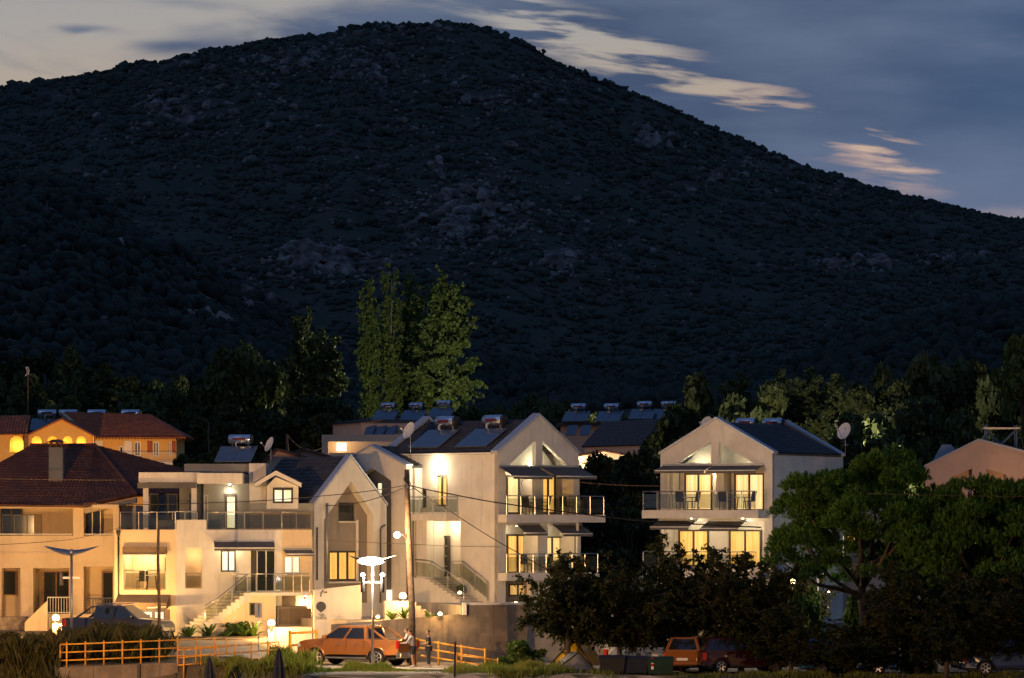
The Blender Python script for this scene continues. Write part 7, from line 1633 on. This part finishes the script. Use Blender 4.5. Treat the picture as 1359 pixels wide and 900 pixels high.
# trees between the gabled houses, catching the warm light
for i, (x, y, Y, k, lb) in enumerate([(785,598,262,'warm1','leafy tree glowing between the two gabled houses, beside the middle house'), (815,590,270,'warm1','leafy tree glowing in the middle of the gap between the gabled houses'), (845,600,255,'dark1','dark leafy tree in the gap, beside the right house'), (868,575,285,'dark1','tall dark tree rising behind the left eave of the right house'),
    (788,592,246,'dark1','dark tree hiding the lit low house, beside the middle house'), (824,590,248,'dark1','dark tree hiding the lit low house, in the middle of the gap'),
    (800,650,240,'dark1','low dark tree under the pale cable between the houses'), (832,660,236,'dark1','low dark tree by the balcony corner of the right house')]):
    fit(x, y, Y, 8 if k == 'warm1' else 9, k, 'broadleaf_tree', lb, PB[k], sx=.75)
for i, (x, y, Y, k, lb) in enumerate([(925,512,330,'far2','ragged tree behind the left slope of the right house roof'), (980,490,345,'popd','upright tree behind the ridge of the right house'), (1002,520,320,'far2','low tree behind the heater of the right house'), (1048,487,330,'popd','upright pale-topped tree rising behind the slate roof'), (1085,484,335,'popd','tall upright tree next to the pale-topped one'), (1120,492,325,'popd','upright tree leaning towards the big dark wood'), (1165,500,320,'far3','dark tree at the start of the big wood behind the pine'), (1210,475,330,'far1','broad dark tree forming the top of the big wood'), (1262,470,335,'far1','widest dark tree of the big wood behind the pine'), (1310,480,330,'far3','dark tree of the big wood behind the steel frame'), (1345,495,320,'far2','dark tree of the big wood at the picture edge'), (1185,545,300,'far2','low dark tree in front of the big wood'), (1255,540,300,'far2','low dark tree before the pale gabled house'), (1375,480,330,'far1','dark tree closing the big wood on the right'),(1130,560,290,'far2','low dark tree behind the dish of the right house'), (900,545,330,'dark1','dark tree beside the far heaters, left of the right house')]):
    hb = {'far1': 9, 'far2': 8, 'far3': 10, 'popd': 16, 'dark1': 9}[k]; fit(x, y, Y, hb, k, 'broadleaf_tree', lb, PB[k], sx=(1.0 if k == 'popd' else .9))
fit(1364, 432, 300, 12, 'bright', 'broadleaf_tree', 'bright lamp-lit tree leaning in at the right edge', PB['bright'], sx=.7)
for i, (x, y, Y) in enumerate([(262,598,300),(282,580,310),(300,592,300),(345,588,320),(250,590,320)]): fit(x, y, Y, 8, 'warm1', 'garden_bush', 'leafy bush beside the thin bare pole and the guest house', PB['warm1'], 'bushes beside the guest house', sx=.5)
# umbrella pines
PB['pine1'] = b_pine(9.2, 4.1, 3.1, 14000, .26, 130); PB['pine2'] = b_pine(8.8, 3.8, 3.2, 12000, .30, 110, 1.7)
fit(1140, 607, 199, 9.2, 'pine1', 'pine_tree', 'wide umbrella pine with a green domed crown before the right house', PB['pine1'], sx=1.0, rz=.3)
fit(1300, 642, 197, 8.8, 'pine2', 'pine_tree', 'umbrella pine with upright tufts before the pale gabled house', PB['pine2'], sx=1.0, rz=1.2)
fit(1395, 640, 199, 8.8, 'pine2', 'pine_tree', 'umbrella pine reaching in from beyond the right edge', PB['pine2'], sx=.9, rz=4.)
# dark airy trees on the shore side
PB['air1'] = b_feather(6.2, 3.2, 2.6); PB['air2'] = b_feather(6.8, 3.0, 3.0, 48); PB['air3'] = b_feather(6.0, 3.6, 2.5, 46)
for i, (x, y, Y, k, s_, lb) in enumerate([(752,722,193,'air1',.92,'dark feathery tree over the tents, spreading towards the concrete wall'), (825,732,194,'air3',.85,'dark feathery tree above the waste bins'), (905,706,195,'air2',.95,'dark feathery tree before the lower windows of the right house'), (985,716,193.5,'air1',1.0,'dark feathery tree beside the dark red car'), (1050,806,191,'air2',.8,'dark tree below the lit winged lamp'),
    (1130,822,190,'air3',1.0,'dark tree over the blue car'), (1215,742,190.5,'air2',1.05,'dark brown tree below the umbrella pine crown'), (1300,752,190,'air1',1.05,'dark tree over the blue van'), (1362,740,191,'air3',.95,'dark tree at the right edge in front of the pine'), (870,770,204,'air1',.8,'low dark tree behind the waste bins'), (1046,728,211.5,'air2',.8,'dark feathery tree behind the lit winged lamp, against the right house'), (1235,668,203,'air2',1.0,'tall dark feathery tree between the two umbrella pines'), (1335,672,204,'air1',1.1,'tall dark feathery tree below the pale gabled house'), (1255,790,189,'air3',.8,'low dark tree nearest the blue van')]):
    hb = {'air1': 6.2, 'air2': 6.8, 'air3': 6.0}[k]; fit(x, y, Y, hb, k, 'feathery_tree', lb, PB[k], sx=s_)
# lamp-lit shrub leaves
PB['bushg'] = b_round(2.6, 1.5, 1.2, 'leaf_plant', 3500, .15, 24, low=-.8, trunk_r=.05)
for x, y, Y, lb in ((1064,778,200,'bright green shrub lit by the winged lamp, left of its post'), (1142,782,200,'bright green shrub lit by the winged lamp, right of its post'), (1120,868,193,'small green shrub by the blue car'), (688,848,195,'green leafy shrub at the foot of the concrete wall'), (1215,858,192,'pale green shrub under the dark brown tree')):
    fit(x, y, Y, 2.6, 'bushg', 'garden_shrub', lb, PB['bushg'], sx=.8)
# rosette plants in the planting bed
def rosette(n, ln, wd, up):
    m = MB()
    for k in range(n):
        a = 2*math.pi*k/n*1.9+random.uniform(-.2, .2); e = random.uniform(.35, 1.2)*up; c, s_ = math.cos(a), math.sin(a); L_ = ln*random.uniform(.7, 1.1); pts = [(0, .02), (L_*.35*math.cos(e), L_*.40*math.sin(e)), (L_*.7*math.cos(e*.8), L_*.72*math.sin(e)), (L_*1.0*math.cos(e*.5), L_*.78*math.sin(e))]
        V = []
        for i, (r_, z) in enumerate(pts): w_ = wd*(1, 1.5, 1.1, .1)[i]; V += [(r_*c-s_*w_, r_*s_+c*w_, z), (r_*c+s_*w_, r_*s_-c*w_, z)]
        m.add(V, [(0, 1, 3, 2), (2, 3, 5, 4), (4, 5, 7, 6)])
    return m.mesh('leaves', MT['leaf_plant'])
RS = [rosette(16, .85, .05, 1.1), rosette(20, .95, .045, 1.25), rosette(14, .75, .055, .95)]
for i, (x, y, lb) in enumerate(((250,848,'tall pointed rosette plant at the left end of the planting bed'), (277,846,'wide rosette plant below the outside stairs'), (300,848,'low rosette plant beneath the stair railing'), (323,846,'spiky rosette plant behind the road sign foot'), (337,847,'yellowish rosette plant beside the road sign'))):
    b = at(x, y, 207.6); t_ = thing('rosette_plant', lb, 'plant', b, random.uniform(0, 6)); t_.scale = (1.15, 1.15, 1.25 if i in (0, 4) else 1.); link('leaves', RS[i % 3], t_); MB().lathe([(.06, -.25), (.07, .02), (.03, .08)], 8).build('stem', MT['bark'], t_)
for i, (x, y) in enumerate(((310,830),(322,828))): fit(x, y-4, 208.6, 2.6, 'bushg', 'garden_shrub', ['round clipped shrub beside the basement window', 'round clipped shrub behind the spiky rosette plant'][i], PB['bushg'], sx=.35)
for i, (x, y) in enumerate(((520,823),(537,822),(570,822))):
    b = at(x, y, 206.6); t_ = thing('rosette_plant', ['dark agave on the concrete wall beside the small lamp', 'dark agave behind the wooden pole', 'arching agave beside the second small wall lamp'][i], 'plant', b); link('leaves', RS[i], t_); MB().lathe([(.06, -.2), (.06, .02), (.03, .06)], 8).build('stem', MT['bark'], t_); t_.scale = (.9,)*3
# grass and weeds
def blades(P, h, w_, lean=.35):
    n = len(P); a = rng.uniform(0, 6.283, n); d = np.stack([np.cos(a), np.sin(a), 0*a], -1); s_ = np.stack([-np.sin(a), np.cos(a), 0*a], -1); hh_ = (h*rng.uniform(.5, 1.25, n)*(.55+.6*np.abs(np.sin(P[:, 0]*1.9)*np.cos(P[:, 1]*1.3+P[:, 0]*.7))+.25*np.sin(P[:, 0]*.6)))[:, None]; up = np.array([0, 0, 1.])
    V = np.stack([P-s_*w_, P+s_*w_, P+up*hh_*.6+d*hh_*lean*.4+s_*w_*.7, P+up*hh_+d*hh_*lean], 1).reshape(-1, 3); return V, np.arange(4*n).reshape(n, 4)
def patch(x0, x1, Y0, Y1, n, clump):
    c = np.stack([rng.uniform(x0, x1, clump), rng.uniform(Y0, Y1, clump)], -1); k = rng.integers(0, clump, n); q = c[k]+rng.normal(0, .28, (n, 2)); X = (q[:, 0]); return np.stack([X, q[:, 1], ground_z(X, q[:, 1])+.02], -1)
def X(px_, Y): return (px_-CX)/F*Y
VV = []; FF_ = []; off = 0
for (p0, p1, Y0, Y1, n, cl, h, w_) in ((270,400,188.9,191.6,9000,60,.55,.013), (364,398,192.8,196.0,5000,18,.80,.012), (400,545,191.8,195.2,5200,38,.12,.010), (450,500,194.4,196.2,2600,8,.30,.010), (505,545,192.2,194.6,900,8,.15,.011), (600,740,188.8,192.6,7500,50,.42,.013), (612,700,192.5,196.5,4500,30,.45,.012), (560,600,190,192,400,6,.16,.012), (690,1359,188.6,191,8000,120,.26,.012)):
    V, Fc = blades(patch(X(p0, 191), X(p1, 191), Y0, Y1, n, cl), h, w_); VV.append(V); FF_.append(Fc+off); off += len(V)
tag(link('grass', np_mesh('grass', np.concatenate(VV), np.concatenate(FF_), MT['grass'])), 'sunburnt green grass and weeds along the shore road', 'grass', kind='stuff')
V, Fc = blades(patch(X(-20, 193), X(205, 193), 192.4, 199.5, 26000, 240), .95, .013, .45); V2, F2 = blades(patch(X(-20, 190), X(78, 190), 188.5, 192, 9000, 80)+np.array([0, 0, .3]), 1.0, .016, .35)
tag(link('tall_weeds', np_mesh('tall_weeds', np.concatenate([V, V2]), np.concatenate([Fc, F2+len(V)]), MT['grass_dark'])), 'tall dark weeds growing behind and beside the sea wall', 'weeds', kind='stuff')
for i, (x, y, Y, lb) in enumerate(((15,842,192.5,'dark bushy shrub at the left foreground corner'), (50,850,192,'dark bushy shrub next to the corner one'), (110,845,196,'dark bushy shrub hiding the wheels of the slate blue pickup'), (150,848,197,'dark bushy shrub below the bonnet of the slate blue pickup'))): fit(x, y, Y, 2.6, 'bushd', 'dark_bush', lb, b_round(2.6, 1.6, 1.3, 'grass_dark', 5000, .13, 28, low=-.9, trunk_r=.05), sx=1.0)
V, Fc = quads(clumped(np.array([[0, 0, .25], [.25, 0, .15]]), np.array([.22, .16]), 90), .10); t_ = thing('red_flowers', 'small clump of red flowers beside the stair parapet', 'flowers', at(29, 862, 196)); link('petals', np_mesh('petals', V, Fc, MT['tail_red']), t_); MB().lathe([(.04, -.4), (.03, 0), (.02, .2)], 6).build('stem', MT['leaf_plant'], t_)

# ------------------------------------------------------------------ unseen street lamps: shore pair for the fronts, others added to brighten the village
def unseen_lamp(label, x, y, watts, h=8.0, z=-1.6, tint=(1., .53, .20)):
    t_ = thing('street_lamp', label, 'street lamp', (x, y, z)); MB().tube([(0, 0, -.3), (0, 0, h), (0, .5, h+.45), (0, 1.3, h+.55)], [.09, .07, .05, .045], 8).build('post', MT['grey_metal'], t_, True)
    MB().hexa([(-.16, 1.2, h+.48), (.16, 1.2, h+.48), (.12, 1.95, h+.50), (-.12, 1.95, h+.50), (-.14, 1.2, h+.64), (.14, 1.2, h+.64), (.10, 1.9, h+.60), (-.10, 1.9, h+.60)]).build('lamp_head', MT['grey_metal'], t_, bevel=.02)
    MB().box(-.11, .11, 1.3, 1.85, h+.44, h+.475).build('lamp_glass', MT['lamp_warm'], t_); lamp(t_, (x, y+1.9, z+h+.25), watts, tint, .25); return t_
unseen_lamp('tall warm street lamp on the shore road beyond the left edge', -30, 158, 50000); unseen_lamp('tall warm street lamp on the shore road beyond the right edge', 30, 150, 7000)
q = at(112, 700, 380); unseen_lamp('unseen lamp added behind the brown roof to light the ochre guest house', q.x, 378, 9000, 3.2, 7.2)  # hidden lamp added to warm the guest house facade
q = on_ground(606, 505); unseen_lamp('unseen lamp added behind the dark roofed houses to light the poplars', q.x, q.y, 30000, 4.5, q.z, (1., .90, .60))  # hidden lamp added to brighten the poplars
q = on_ground(1060, 296); unseen_lamp('unseen lamp added behind the slate roof to light the trees beyond it', q.x, q.y, 19000, 4.2, q.z, (1., .86, .56))  # hidden lamp added to lift the trees behind the right house
q = on_ground(1436, 243); unseen_lamp('unseen lamp added beyond the right edge to light the pale gabled house', q.x, q.y, 3600, 6.5, q.z)  # out-of-view lamp added to brighten the pale gable front
